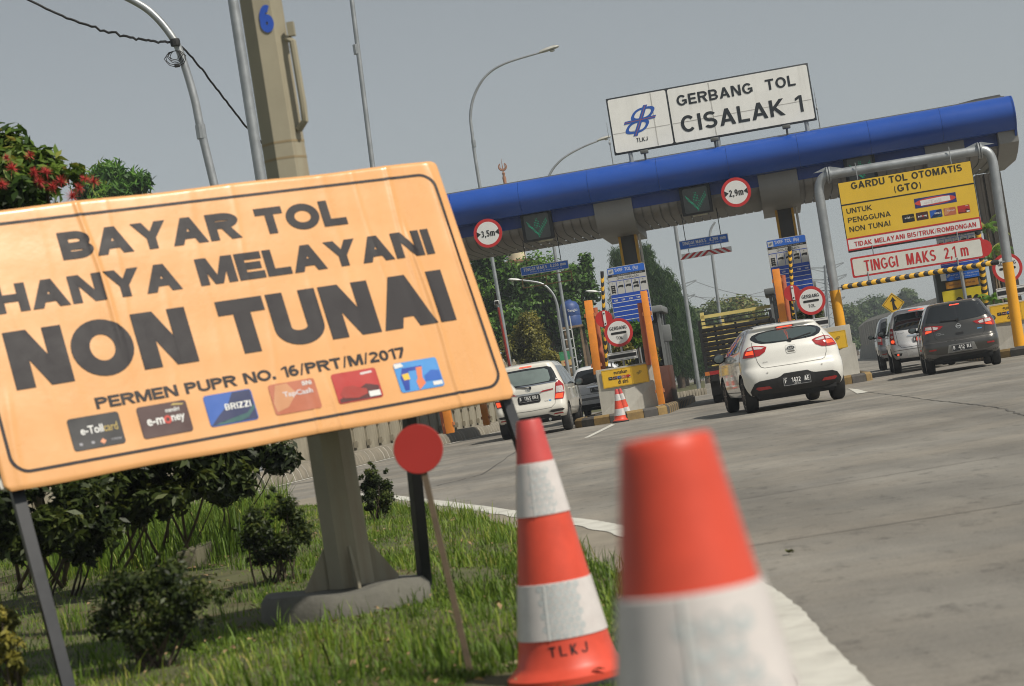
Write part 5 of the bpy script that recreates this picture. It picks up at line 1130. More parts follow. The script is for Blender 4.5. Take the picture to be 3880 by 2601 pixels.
    def line(s, name, pts, w, mat, off=.003, view='rear', closed=False, mirror=False):
        for sg in ((1, -1) if mirror else (1,)):
            pts_ = [Vector((p[0]*sg, p[1])) for p in pts]; Q = []
            for i in range(len(pts_)-(0 if closed else 1)):
                a, b = pts_[i], pts_[(i+1) % len(pts_)]; n = max(1, int((b-a).length/.04))
                Q += [a.lerp(b, k/n) for k in range(n)]
            Q.append(pts_[0] if closed else pts_[-1]); mb = MB(); vs = []
            for i, q in enumerate(Q):
                d = (Q[min(i+1, len(Q)-1)]-Q[max(i-1, 0)]).normalized(); n = Vector((-d.y, d.x))*w/2
                for t in (q+n, q-n):
                    h = s.hit(t.x, t.y, view)
                    if h[0] is None: h = s.bvh.find_nearest(Vector((t.x, .2, t.y)) if view == 'rear' else Vector((s.W*(1 if view == 'right' else -1), t.x, t.y)))
                    dd = Vector((0, -1, 0)) if view == 'rear' else Vector((1 if view == 'right' else -1, 0, 0)); vs.append(h[0]+dd*off)
            mb.add(vs, [(2*i, 2*i+1, 2*i+3, 2*i+2) for i in range(len(Q)-1)]); mb.build(name, mat, s.r, smooth=0)
    def ysurf(s, x, z):
        h = s.hit(x, z); return h[0].y if h[0] is not None else .1
    def plate(s, txt, z, w=.46, h=.145, sub=None, tilt=R(6), y=None, sub_r=None):
        y = (s.ysurf(0, z) if y is None else y)-.02; p = root('licence_plate', None, None); 
        for k_ in list(p.keys()): del p[k_]
        bpy.data.objects.remove(p)
        mb = MB(); mb.prism(rrect(-w/2, w/2, -h/2, h/2, .012, 3), -.004, .008); o = mb.build('licence_plate', PLATE, s.r, loc=(0, y, z), rot=(-tilt, 0, 0))
        link('plate_rim', ring(rrect(-w*.49, w*.49, -h*.46, h*.46, .012, 3), rrect(-w*.475, w*.475, -h*.42, h*.42, .01, 3), -.006), M('plate_rim_grey', (.25, .25, .25), .5), o)
        for s_, x0, x1 in txt: link('plate_lettering', text_mesh(s_, (x0*w, x1*w, -h*.16 if sub else -h*.28, h*.36 if sub else h*.28), -.008, .012), PLW, o)
        if sub: link('plate_lettering', text_mesh(sub, (-w*.11, w*.11, -h*.38, -h*.24), -.008, .03), PLW, o)
        return o
    def mirror(s, y, z, x=None, size=(.20, .12, .15), mat=PLAST):
        x = x or s.W
        for sx in (-1, 1):
            mb = MB(); mb.lathe([(.0, -.5), (.55, -.46), (.9, -.25), (1, 0), (.95, .3), (.6, .48), (0, .52)], 16, cap=False, axis='Y'); o = mb.build('wing_mirror', mat, s.r, loc=(sx*(x+.13), y, z), smooth=60); o.scale = (size[0]/2, size[1], size[2]/2)
            mb = MB(); mb.lathe([(0, -.53), (.72, -.5), (.72, -.47)], 16, cap=False, axis='Y'); mb.build('mirror_glass', TINT2, o)
            mb = MB(); mb.bar((sx*(x-.06), y+.06, z-.08), (sx*(x+.12), y, z-.02), .06, .05); mb.build('mirror_arm', mat, s.r)
def mpv_side(c, zb, zt, y0, y1, yq, lean=.0):
    """side glass of an estate body: rear quarter, rear door and front door panes"""
    for v in ('left', 'right'):
        for a, b in ((y0, yq), (yq+.06, yq+1.0), (yq+1.06, y1)):
            c.decal('side_window', [(a+(0.0 if a != y0 else .06), zb), (b+(0 if b != y1 else .15), zb), (b-(0 if b != y1 else .35), zt), (a+(.0 if a != y0 else .10), zt)], c.glass, .004, v, .08)
        for yy_ in (yq+.03, yq+1.03): c.line('door_gap', [(yy_, .35), (yy_, zb)], .012, SEAM, .003, v)
        for yy_ in (yq+.15, yq+1.2): 
            h = c.hit(yy_, zb-.10, v)
            if h[0] is not None: mb = MB(); mb.box((0, 0, 0), (.03, .16, .03)); mb.build('door_handle', c.body.data.materials[0], c.r, loc=h[0]+Vector(((.015 if v == 'right' else -.015), 0, 0)), bevel=.008)
def wiper(c, x0, z0, x1, z1, y=.05):
    a, b = Vector((x0, c.ysurf(x0, z0)-.02, z0)), Vector((x1, c.ysurf(x1, z1)-.02, z1)); mb = MB(); mb.bar(a, b, .022, .018); mb.lathe([(.035, -.02), (.03, .02)], 10, c=a, axis='Y'); mb.build('rear_wiper', PLAST, c.r)

# --- white hatchback
ka, kb_ = c7(0, 0), 0
cK = crop(2650, 1180, 3.7333); RL, RR = G(*cK(730, 1440)), G(*cK(2000, 1240)); mid = (RL+RR)/2
WHITEP = paint('pearl_white_paint', (.74, .73, .68)); yawK = R(1.0)
fw = Vector((-math.sin(yawK), math.cos(yawK), 0)); locK = mid-fw*.62; locK.z = .003
keys = [(.27, .80, .10, 3.88), (.33, .83, .05, 3.95), (.45, .855, .01, 4.0), (.58, .86, .0, 4.0), (.68, .86, .03, 3.98), (.75, .855, .085, 3.95), (.86, .85, .11, 3.9), (.94, .835, .13, 3.75), (1.0, .815, .15, 3.2), (1.06, .785, .185, 3.0), (1.14, .74, .25, 2.88), (1.22, .69, .33, 2.72), (1.30, .64, .42, 2.5), (1.345, .605, .455, 2.35), (1.375, .585, .43, 2.28), (1.405, .555, .44, 2.2), (1.43, .50, .58, 2.05), (1.447, .40, .85, 1.9), (1.455, .22, 1.1, 1.7)]
k = Car('white_hatchback', 'white hatchback with black lower bumper and plate F 1422 AE', 'car', locK, yawK, keys, WHITEP, crown=.10, rx=.30, ry=.34, wheels=(.62, 3.19), R_=.31, tw=.205, rim=RIMD, scale=1.04)
sym = lambda h: h+[(-x, z) for x, z in h[::-1] if abs(x) > 1e-6]
k.decal('rear_window', sym([(0, 1.335), (.30, 1.33), (.46, 1.315), (.56, 1.285), (.605, 1.24), (.60, 1.21), (.55, 1.16), (.46, 1.125), (.30, 1.11), (0, 1.105)]), TINT, .004)
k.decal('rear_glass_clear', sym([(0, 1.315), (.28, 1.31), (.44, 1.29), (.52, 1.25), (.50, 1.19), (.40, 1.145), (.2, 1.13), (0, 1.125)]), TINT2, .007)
lamp = [(.385, 1.062), (.45, 1.085), (.60, 1.108), (.69, 1.092), (.755, 1.03), (.80, .925), (.66, .918), (.53, .932), (.43, .985)]
k.decal('tail_lamp', lamp, LRED, .010, mirror=True, grid=.03)
k.decal('tail_lamp_clear', [(.43, 1.055), (.52, 1.078), (.60, 1.09), (.60, 1.045), (.48, 1.035)], LCLR, .014, mirror=True, grid=.03); k.decal('tail_lamp_clear', [(.625, 1.092), (.68, 1.08), (.72, 1.04), (.625, 1.04)], LCLR, .014, mirror=True, grid=.03)
k.decal('brake_light', [(.625, 1.025), (.725, 1.02), (.755, .97), (.625, .965)], LBRK, .014, mirror=True, grid=.03)
k.line('lamp_gap', [(.612, 1.105), (.607, .925)], .010, SEAM, .015, mirror=True)
k.decal('bumper_insert', sym([(0, .580), (.20, .578), (.27, .535), (.33, .522), (.62, .508), (.70, .475), (.76, .38), (.80, .285), (.70, .272), (0, .272)]), PLAST, .008)
k.decal('plate_recess', rrect(-.31, .31, .335, .54, .05, 4), M('recess_black', (.02, .02, .021), .5), .011)
k.decal('rear_reflector', [(.42, .36), (.46, .405), (.66, .415), (.69, .395), (.64, .355)], LRED, .013, mirror=True)
k.line('tailgate_gap', [(-.60, .92), (-.585, .83), (-.545, .745), (-.49, .718), (0, .712), (.49, .718), (.545, .745), (.585, .83), (.60, .92)], .009, SEAMW)
k.line('tailgate_gap', [(.62, 1.11), (.60, 1.17)], .008, SEAMW, mirror=True)
k.plate([('F', -.44, -.36), ('1422', -.19, .13), ('AE', .26, .44)], .435, .47, .15, '02·22')
k.decal('plate_sticker', rectp(.10, .19, .385, .40), M('sticker_blue', (.15, .45, .75), .5), .036)
k.decal('emblem_pad', rrect(-.085, .085, .90, 1.04, .035, 4), WHITEP, .006); k.line('emblem_gap', rrect(-.085, .085, .90, 1.04, .035, 4), .004, M('soft_gap', (.35, .345, .32), .6, var=0), .008, closed=True)
ye = k.ysurf(0, .985)-.012; mb = MB(); mb.lathe([(0, -.012), (.066, -.006), (.066, .006), (0, .006)], 28, axis='Y', cap=False); o = mb.build('emblem', M('emblem_dark', (.03, .03, .032), .3), k.r, loc=(0, ye, .985)); o.scale = (1, 1, .52)
link('emblem_rim', ring(circ(0, .985, .070, 32, .038), circ(0, .985, .060, 32, .030), ye-.014), CHROME, k.r); link('emblem_lettering', text_mesh('KIA', (-.046, .046, .967, 1.003), ye-.0155, .02), PLW, k.r)
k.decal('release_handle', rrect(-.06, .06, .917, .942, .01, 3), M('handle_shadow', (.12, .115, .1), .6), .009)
k.decal('third_brake_light', [(-.17, 1.358), (-.14, 1.378), (.14, 1.378), (.17, 1.358), (.13, 1.346), (-.13, 1.346)], LRED, .006); k.decal('third_brake_lit', rrect(-.13, .13, 1.353, 1.371, .006, 2), LHOT, .010)
wiper(k, .02, 1.12, .40, 1.185); mb = MB(); mb.tube([(-.02, .75, 1.43), (-.02, .70, 1.49)], [.008, .004], 6); mb.box((-.02, .76, 1.44), (.05, .09, .025)); mb.build('antenna', PLAST, k.r)
for sx in (-1, 1): mb = MB(); mb.bar((sx*.515, .60, 1.418), (sx*.50, 1.9, 1.447), .02, .012); mb.build('roof_moulding', PLAST, k.r)
for sx in (-1, 1): mb = MB(); mb.lathe([(.014, -.012), (.014, .01)], 12, c=(sx*.46, k.ysurf(sx*.46, .635), .635), axis='Y'); mb.build('parking_sensor', M('sensor_white', (.62, .61, .57), .4), k.r)
for v in ('left', 'right'):
    k.decal('side_window', [(.86, 1.05), (1.6, 1.02), (1.6, 1.36), (1.2, 1.365), (.98, 1.30)], TINT, .004, v, .06); k.decal('side_window', [(1.66, 1.02), (2.75, .985), (2.3, 1.33), (1.66, 1.36)], TINT, .004, v, .06)
    k.line('door_gap', [(1.0, .62), (1.08, .8), (.95, 1.05)], .010, SEAM, .003, v); k.line('door_gap', [(1.63, .34), (1.63, 1.02)], .010, SEAM, .003, v)
    for yy_ in (1.15, 1.78):
        h = k.hit(yy_, .93, v); mb = MB(); mb.box((0, 0, 0), (.035, .17, .03)); mb.build('door_handle', WHITEP, k.r, loc=h[0]+Vector(((.02 if v == 'right' else -.02), 0, 0)), bevel=.01)
k.line('sill_gap', [(1.0, .36), (2.8, .36)], .012, SEAM, .003, 'left')
k.mirror(2.62, 1.0, .80, (.24, .14, .19)); link('badge_lettering', text_mesh('RIO', (-.50, -.42, .80, .82), k.ysurf(-.46, .81)-.006, .02), M('badge_grey', (.2, .2, .2), .4, .5), k.r)
mb = MB(); mb.tube([(.28, .2, .24), (.28, .6, .25)], .03, 10); mb.build('exhaust', PLAST, k.r)

# --- dark grey people carrier
cL_ = crop(3280, 1080, 3.898); RL, RR = G(*cL_(900, 1340)), G(*cL_(1930, 1175)); mid = (RL+RR)/2; yawL = -R(9.5); fw = Vector((-math.sin(yawL), math.cos(yawL), 0)); locL = mid-fw*.66+Vector((.06, 0, 0)); locL.z = .003
GREYP_ = paint('dark_grey_metallic', (.075, .072, .066), .65, .34)
keys = [(.30, .78, .12, 4.1), (.36, .82, .05, 4.15), (.46, .84, .02, 4.2), (.60, .845, .0, 4.2), (.70, .845, .04, 4.2), (.76, .84, .085, 4.15), (.90, .835, .10, 4.1), (1.0, .825, .115, 3.7), (1.08, .80, .14, 3.3), (1.18, .765, .19, 3.1), (1.30, .71, .27, 2.85), (1.42, .655, .35, 2.6), (1.50, .61, .41, 2.45), (1.535, .58, .42, 2.35), (1.56, .53, .52, 2.2), (1.578, .42, .75, 2.0), (1.585, .25, 1.1, 1.8)]
k = Car('grey_people_carrier', 'dark grey people carrier with plate B 412 DLA entering the automatic lane', 'car', locL, yawL, keys, GREYP_, crown=.09, rx=.26, ry=.30, wheels=(.68, 3.28), R_=.305, tw=.2, scale=.975)
k.decal('rear_window', sym([(0, 1.515), (.40, 1.51), (.52, 1.495), (.56, 1.46), (.68, 1.20), (.69, 1.165), (.45, 1.125), (0, 1.105)]), TINT, .004)
k.decal('tail_lamp', [(.33, 1.045), (.50, 1.068), (.73, 1.085), (.785, 1.0), (.80, .905), (.74, .90), (.57, .94), (.40, .985)], LRED, .010, mirror=True, grid=.03)
k.decal('tail_lamp_clear', [(.44, 1.025), (.56, 1.055), (.56, .985), (.47, .985)], LCLR, .014, mirror=True, grid=.03); k.decal('tail_lamp_clear', [(.59, 1.058), (.71, 1.065), (.735, 1.0), (.59, .99)], LCLR, .014, mirror=True, grid=.03)
k.decal('brake_light', [(.60, .975), (.72, .98), (.74, .92), (.60, .945)], LBRK, .014, mirror=True, grid=.03)
k.line('lamp_gap', [(.575, 1.075), (.57, .94)], .010, SEAM, .015, mirror=True)
k.line('tailgate_gap', [(-.57, .94), (-.55, .80), (-.49, .735), (0, .725), (.49, .735), (.55, .80), (.57, .94)], .010, SEAM)
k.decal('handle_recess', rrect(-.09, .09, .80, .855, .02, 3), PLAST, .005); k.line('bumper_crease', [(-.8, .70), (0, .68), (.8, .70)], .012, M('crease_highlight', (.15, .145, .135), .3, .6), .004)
k.decal('plate_surround', [(-.33, .42), (.33, .42), (.28, .60), (-.28, .60)], M('plate_surround_silver', (.30, .30, .29), .4, .5), .006)
k.decal('bumper_lower', sym([(0, .40), (.55, .41), (.72, .46), (.80, .44), (.79, .31), (0, .31)]), M('bumper_silver_skirt', (.16, .155, .15), .4, .5), .005); k.decal('diffuser', sym([(0, .37), (.5, .375), (.62, .34), (.62, .305), (0, .305)]), PLAST, .009)
k.decal('rear_reflector', rrect(.56, .72, .515, .55, .01, 2), LRED, .010, mirror=True)
k.plate([('B', -.42, -.34), ('412', -.17, .13), ('DLA', .24, .45)], .51, .45, .15, '10·17')
ye = k.ysurf(0, .995)-.006; link('emblem', ring(circ(0, .995, .055, 32), circ(0, .995, .043, 32), ye-.006), CHROME, k.r); mb = MB(); mb.box((0, ye-.006, .995), (.125, .01, .024)); mb.build('emblem_bar', CHROME, k.r)
link('badge_lettering', text_mesh('LIVINA', (-.50, -.33, .845, .868), k.ysurf(-.42, .85)-.008, .02), CHROME, k.r); link('badge_lettering', text_mesh('GRAND', (-.51, -.41, .882, .896), k.ysurf(-.42, .88)-.008, .02), CHROME, k.r); k.decal('badge_blue', rectp(.40, .50, .865, .89), M('badge_blue_print', (.08, .3, .6), .4), .006)
k.decal('third_brake_light', rrect(-.11, .11, 1.475, 1.495, .006, 2), LHOT, .010); wiper(k, .0, 1.135, -.38, 1.155); mpv_side(k, 1.03, 1.46, .62, 3.1, 1.15); k.mirror(2.75, 1.06, .80)

# --- white people carrier
cI = crop(1850, 1350, 4.48); RL, RR = G(*cI(350, 1420)), G(*cI(1340, 1250)); mid = (RL+RR)/2; yawI = -R(7.0); fw = Vector((-math.sin(yawI), math.cos(yawI), 0)); locI = mid-fw*.78; locI.z = .003
keys = [(.36, .80, .12, 4.45), (.42, .83, .05, 4.5), (.52, .86, .01, 4.55), (.62, .865, .0, 4.55), (.70, .87, .03, 4.55), (.80, .87, .07, 4.5), (.95, .865, .085, 4.4), (1.08, .86, .10, 4.0), (1.18, .835, .13, 3.6), (1.30, .79, .18, 3.4), (1.45, .735, .26, 3.1), (1.58, .68, .33, 2.85), (1.65, .64, .35, 2.7), (1.69, .60, .40, 2.6), (1.72, .54, .55, 2.45), (1.738, .42, .8, 2.2), (1.745, .25, 1.2, 2.0)]
k = Car('white_people_carrier', 'white people carrier with plate B 1365 URJ behind the orange board', 'car', locI, yawI, keys, paint('cream_white_paint', (.70, .68, .61)), crown=.07, rx=.20, ry=.26, wheels=(.78, 3.53), R_=.325, tw=.21, scale=1.0)
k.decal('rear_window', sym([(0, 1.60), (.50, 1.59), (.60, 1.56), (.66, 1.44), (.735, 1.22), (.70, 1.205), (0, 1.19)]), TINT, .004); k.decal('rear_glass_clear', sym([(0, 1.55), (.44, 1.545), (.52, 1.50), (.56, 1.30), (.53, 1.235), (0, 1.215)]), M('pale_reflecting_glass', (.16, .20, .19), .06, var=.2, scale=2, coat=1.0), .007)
k.decal('window_chrome', sym([(0, 1.195), (.70, 1.21), (.70, 1.187), (0, 1.172)]), CHROME, .008)
for sx in (1, -1):
    k.decal('tail_lamp', [(sx*x, z) for x, z in [(.755, 1.22), (.67, 1.16), (.645, .99), (.60, .775), (.80, .765), (.84, .90), (.84, 1.10)]], LRED, .010, grid=.03); k.decal('tail_lamp_clear', [(sx*x, z) for x, z in [(.68, 1.08), (.81, 1.08), (.83, .93), (.65, .93)]], LCLR, .014, grid=.03); k.decal('brake_light', [(sx*x, z) for x, z in [(.645, .90), (.81, .90), (.79, .79), (.62, .80)]], LBRK, .014, grid=.03)
    k.decal('garnish_lamp', [(sx*x, z) for x, z in [(.26, .985), (.60, 1.015), (.60, 1.045), (.35, 1.03)]], LRED, .010); k.decal('fog_trim', [(sx*x, z) for x, z in [(.42, .50), (.50, .545), (.76, .545), (.80, .525), (.74, .49), (.52, .485)]], PLAST, .010); k.decal('fog_chrome', [(sx*x, z) for x, z in [(.40, .50), (.48, .555), (.76, .56), (.76, .547), (.50, .543), (.43, .495)]], CHROME, .013); k.decal('rear_reflector', [(sx*x, z) for x, z in [(.52, .425), (.76, .43), (.74, .46), (.55, .455)]], LRED, .010)
k.decal('garnish_bar', sym([(0, 1.01), (.30, 1.015), (.36, .995), (.30, .975), (0, .965)]), M('silver_garnish', (.55, .55, .54), .25, .7), .008)
k.decal('plate_housing', rrect(-.27, .27, .765, .965, .05, 4), PLAST, .010); k.plate([('B', -.46, -.39), ('1365', -.24, .10), ('URJ', .18, .46)], .88, .47, .15, '02·18')
k.line('tailgate_gap', [(-.62, .80), (-.60, .68), (-.50, .60), (0, .585), (.50, .60), (.60, .68), (.62, .80)], .010, SEAMW); k.decal('lower_valance', sym([(0, .46), (.40, .46), (.52, .40), (.60, .37), (0, .37)]), PLAST, .009)
link('badge_lettering', text_mesh('Bensin', (.36, .44, .76, .785), k.ysurf(.4, .77)-.008, .02), M('badge_grey', (.2, .2, .2), .4, .5), k.r); k.decal('badge_blue', rectp(.46, .52, .76, .79), M('badge_blue_print', (.08, .3, .6), .4), .006)
ye = k.ysurf(0, 1.09)-.006; link('emblem', ring(circ(0, 1.09, .058, 32, .042), circ(0, 1.09, .049, 32, .033), ye-.006), CHROME, k.r); link('emblem', ring(circ(0, 1.104, .036, 24, .018), circ(0, 1.104, .027, 24, .011), ye-.008), CHROME, k.r); link('emblem', ring(circ(0, 1.09, .017, 24, .037), circ(0, 1.09, .009, 24, .030), ye-.010), CHROME, k.r)
k.decal('third_brake_light', rrect(-.15, .15, 1.632, 1.655, .006, 2), LHOT, .010); wiper(k, .06, 1.13, -.30, 1.20); mpv_side(k, 1.10, 1.58, .5, 3.5, 1.25); k.mirror(2.95, 1.12, .84, (.22, .14, .2)); mb = MB(); mb.tube([(.42, .12, .33), (.42, .5, .33)], .035, 12); mb.build('exhaust', CHROME, k.r)

# --- silver people carrier ahead of the white one
p = G(*cI(1870, 960)); pa_, pb_ = toab(p); yawG = -R(7.5)
locG = AB(-5.95, 61.6, .003)
keys2 = [(.32, .80, .12, 4.6), (.40, .84, .05, 4.65), (.50, .87, .01, 4.7), (.64, .875, .0, 4.7), (.72, .875, .03, 4.7), (.80, .87, .07, 4.6), (.95, .865, .085, 4.5), (1.06, .85, .11, 4.0), (1.18, .81, .17, 3.6), (1.32, .76, .25, 3.3), (1.45, .70, .33, 3.0), (1.54, .64, .40, 2.8), (1.58, .60, .44, 2.7), (1.615, .52, .60, 2.5), (1.635, .40, .85, 2.2), (1.64, .22, 1.2, 2.0)]
SILV = paint('silver_paint', (.70, .71, .72), .12, .28)
k = Car('silver_people_carrier', 'silver people carrier with plate 1982 TFT half hidden by the island wall', 'car', locG, yawG, keys2, paint('bright_silver_paint', (.80, .81, .82), .0, .28), crown=.09, rx=.24, ry=.3, wheels=(.8, 3.6), R_=.32, tw=.2)
k.decal('rear_window', sym([(0, 1.52), (.45, 1.51), (.58, 1.48), (.64, 1.38), (.74, 1.14), (.70, 1.08), (.30, 1.05), (0, 1.10)]), TINT, .004); k.decal('tail_lamp', [(.80, 1.15), (.72, 1.12), (.70, .84), (.80, .82), (.85, .95)], LCLR, .010, mirror=True, grid=.03); k.decal('brake_light', [(.71, .90), (.70, .84), (.80, .82), (.82, .88)], LBRK, .014, mirror=True, grid=.03)
k.decal('garnish_bar', rectp(-.32, .32, .955, .985), CHROME, .012); k.plate([('B', -.45, -.38), ('1982', -.2, .12), ('TFT', .22, .45)], .86, .45, .15, '11·18'); k.line('tailgate_gap', [(-.68, 1.0), (-.66, .80), (-.6, .75), (0, .735), (.6, .75), (.66, .80), (.68, 1.0)], .010, SEAM); k.decal('bumper_band', rectp(-.8, .8, .56, .64), M('bumper_grey_band', (.2, .2, .2), .5), .006); k.decal('lower_valance', sym([(0, .43), (.78, .44), (.76, .33), (0, .33)]), PLAST, .008)
ye = k.ysurf(0, 1.03)-.01
for t in (90, 210, 330):
    c_, s_ = math.cos(R(t))*.027, math.sin(R(t))*.027; px_, pz_ = math.cos(R(t+90))*.014, math.sin(R(t+90))*.014; sheet(k.r, 'emblem_diamond', [(0, 1.03), (c_+px_, 1.03+s_+pz_), (2*c_, 1.03+2*s_), (c_-px_, 1.03+s_-pz_)], CHROME, ye)
mpv_side(k, 1.06, 1.48, .55, 3.4, 1.25); k.mirror(2.9, 1.06, .85); wiper(k, .0, 1.10, -.3, 1.13)

# --- cars ahead in the automatic lane
locA = AB(3.57, 53.4, .003); yawA = -R(8.5)
keys3 = [(.36, .72, .12, 4.0), (.42, .77, .05, 4.1), (.54, .81, .01, 4.1), (.66, .82, .0, 4.1), (.76, .825, .05, 4.1), (.86, .825, .07, 4.0), (1.0, .82, .08, 3.8), (1.10, .805, .10, 3.3), (1.22, .775, .14, 3.1), (1.38, .725, .20, 2.8), (1.52, .67, .28, 2.6), (1.60, .62, .33, 2.45), (1.64, .58, .36, 2.3), (1.67, .50, .55, 2.2), (1.69, .38, .8, 2.0), (1.695, .22, 1.1, 1.8)]
k = Car('silver_minivan', 'silver minivan with tall red tail lamps ahead of the dark grey people carrier', 'car', locA, yawA, keys3, SILV, crown=.06, rx=.18, ry=.24, wheels=(.75, 3.4), R_=.32, tw=.19)
k.decal('rear_window', sym([(0, 1.56), (.50, 1.55), (.60, 1.50), (.69, 1.16), (.66, 1.13), (0, 1.11)]), TINT, .004); k.decal('tail_lamp', [(.69, 1.20), (.76, 1.20), (.80, .95), (.805, .78), (.68, .76), (.70, 1.0)], LRED, .012, mirror=True, grid=.03)
for zc in (1.10, .98): k.decal('tail_lamp_clear', circ(.745, zc, .035, 12), LCLR, .016, mirror=True, grid=.03)
k.decal('brake_light', circ(.745, .85, .045, 12), LBRK, .016, mirror=True, grid=.03); k.decal('third_brake_light', rrect(-.2, .2, 1.60, 1.625, .006, 2), LHOT, .010); k.decal('garnish_bar', rrect(-.36, .36, .935, .975, .02, 3), CHROME, .010); link('badge_lettering', text_mesh('AVANZA', (-.60, -.42, 1.035, 1.06), k.ysurf(-.5, 1.05)-.006, .02), CHROME, k.r)
k.line('tailgate_gap', [(-.64, 1.1), (-.62, .75), (-.54, .66), (.54, .66), (.62, .75), (.64, 1.1)], .010, SEAM); k.line('bumper_gap', [(-.78, .60), (.78, .60)], .012, SEAM); k.decal('fog_trim', [(.55, .52), (.76, .53), (.72, .46), (.58, .45)], PLAST, .008, mirror=True); k.decal('rear_reflector', circ(.66, .49, .028, 12), LBRK, .013, mirror=True); k.plate([('B', -.45, -.38), ('1871', -.2, .12), ('KF', .22, .40)], .84, .43, .14)
mpv_side(k, 1.08, 1.55, .5, 3.1, 1.2); k.mirror(2.75, 1.12, .80)
WV = paint('van_white_paint', (.66, .65, .58))
keys4 = [(.40, .70, .10, 4.2), (.50, .76, .03, 4.25), (.65, .79, .0, 4.25), (.9, .80, .02, 4.2), (1.1, .80, .04, 4.15), (1.3, .785, .06, 4.0), (1.55, .75, .10, 3.8), (1.75, .71, .14, 3.6), (1.84, .66, .20, 3.4), (1.88, .58, .35, 3.2), (1.90, .40, .6, 3.0)]
k = Car('white_van', 'pale white van squeezed between the silver minivan and the dark one ahead', 'van', AB(3.80, 58.8, .003), -R(8), keys4, WV, crown=.04, rx=.12, ry=.15, wheels=(.8, 3.3), R_=.31, tw=.19, scale=.90)
k.decal('rear_window', sym([(0, 1.68), (.58, 1.66), (.64, 1.22), (0, 1.20)]), TINT, .004); k.decal('tail_lamp', [(.70, 1.05), (.77, 1.05), (.78, .80), (.70, .80)], LRED, .010, mirror=True); k.plate([('B', -.45, -.38), ('9023', -.2, .12), ('UA', .22, .40)], .72); k.mirror(3.3, 1.25, .78, (.2, .12, .26)); k.line('door_gap', [(0, .6), (0, 1.75)], .01, SEAMW); mpv_side(k, 1.15, 1.65, .5, 3.6, 1.3)
k = Car('dark_silver_minivan', 'dark silver minivan leading the queue in the automatic lane', 'car', AB(3.72, 64.2, .003), -R(9), keys3, paint('slate_silver_paint', (.22, .225, .24), .6, .3), crown=.06, rx=.18, ry=.24, wheels=(.75, 3.4), R_=.32, tw=.19)
k.decal('rear_window', sym([(0, 1.56), (.50, 1.55), (.60, 1.50), (.69, 1.16), (.66, 1.13), (0, 1.11)]), TINT, .004); k.decal('tail_lamp', [(.64, 1.10), (.78, 1.10), (.80, .84), (.66, .82)], LRED, .012, mirror=True, grid=.03); k.decal('tail_lamp_clear', [(.67, 1.02), (.79, 1.02), (.79, .93), (.68, .93)], LCLR, .016, mirror=True, grid=.03); k.plate([('B', -.45, -.38), ('2045', -.2, .12), ('TZ', .22, .40)], .78); k.decal('rear_reflector', rrect(.56, .72, .5, .53, .01, 2), LRED, .01, mirror=True); mpv_side(k, 1.08, 1.55, .5, 3.1, 1.2); k.mirror(2.75, 1.12, .80)

# --- stake truck
TYEL = M('truck_yellow_paint', (.86, .70, .24), .5, var=.1, scale=3, dirt=.1, dirtcol=(.25, .16, .05)); TBLK = M('truck_black_slats', (.012, .012, .013), .55, var=.25, scale=6)
tL = G(*c7(415, 1328)); a_, b__ = toab(tL); TW = 1.95
tr = proot('stake_truck', 'yellow cabbed truck with black slatted cargo bed between the islands', 'truck', a_+TW/2-.1, b__-.9, 0, None, -R(1.0))
zb0, zb1 = .98, 2.32
def tz(p): return at_b(*p, b__)[1]
mb = MB(); mb.box((0, 2.0, .62), (.9, 4.4, .18)); mb.build('chassis', UNDER, tr); mb = MB(); mb.box((0, 1.55, .90), (TW, 3.2, .10)); mb.build('bed_floor', TBLK, tr)
nsl = 8
for i in range(nsl):
    z_ = zb0+.08+(1.95-zb0-.1)*i/(nsl-1); hgt = .105
    mb = MB(); mb.box((0, .0, z_), (TW-.04, .035, hgt)); mb.build('tailgate_slat', TBLK, tr, bevel=.006)
    for sx in (-1, 1): mb = MB(); mb.box((sx*(TW/2-.01), 1.58, z_), (.035, 3.1, hgt)); mb.build('side_slat', TBLK, tr, bevel=.006)
for zz_ in (2.06, 2.17): mb = MB(); mb.box((0, 0, zz_), (TW-.02, .03, .03)); mb.build('top_rail', TBLK, tr)
for sx in (-1, 1): mb = MB(); mb.box((sx*(TW/2-.04), 0, 1.55), (.07, .07, 1.30)); mb.build('corner_post', TBLK, tr)
for x in (-.55, 0, .55): mb = MB(); mb.box((x, .03, 1.5), (.06, .03, 1.05)); mb.build('gate_stud', TBLK, tr)
# yellow hoop frame above the cab end
for sx in (-1, 1): mb = MB(); mb.box((sx*(TW/2+.02), 3.1, 1.75), (.10, .10, 1.5)); mb.build('hoop_post', TYEL, tr); 
mb = MB(); mb.box((0, 3.1, zb1+.05), (TW+.16, .10, .09)); mb.build('hoop_beam', TYEL, tr)
for x in (-.45, .42): mb = MB(); mb.box((x, 3.1, 1.8), (.07, .05, 1.1)); mb.build('hoop_stud', TYEL, tr)
for i in range(6): mb = MB(); mb.box((0, 3.16, 1.05+.2*i), (TW, .03, .12)); mb.build('headboard_slat', TYEL, tr)
mb = MB(); mb.prism([(-.92, .55), (.92, .55), (.95, 1.3), (.86, 2.0), (.80, 2.08), (-.80, 2.08), (-.86, 2.0), (-.95, 1.3)], 3.3, 4.9); mb.build('cab', TYEL, tr, bevel=.04)
mb = MB(); mb.box((0, 3.29, 1.65), (1.2, .02, .5)); mb.build('cab_window', TINT, tr)
for sx in (-1, 1): mb = MB(); mb.box((sx*.945, 4.1, 1.62), (.02, .8, .5)); mb.build('cab_window', TINT, tr); mb = MB(); mb.box((sx*1.13, 4.4, 1.6), (.2, .08, .32)); mb.build('wing_mirror', PLAST, tr, bevel=.03)
mb = MB(); mb.box((0, -.05, .66), (1.7, .08, .16)); mb.build('rear_bumper', UNDER, tr)
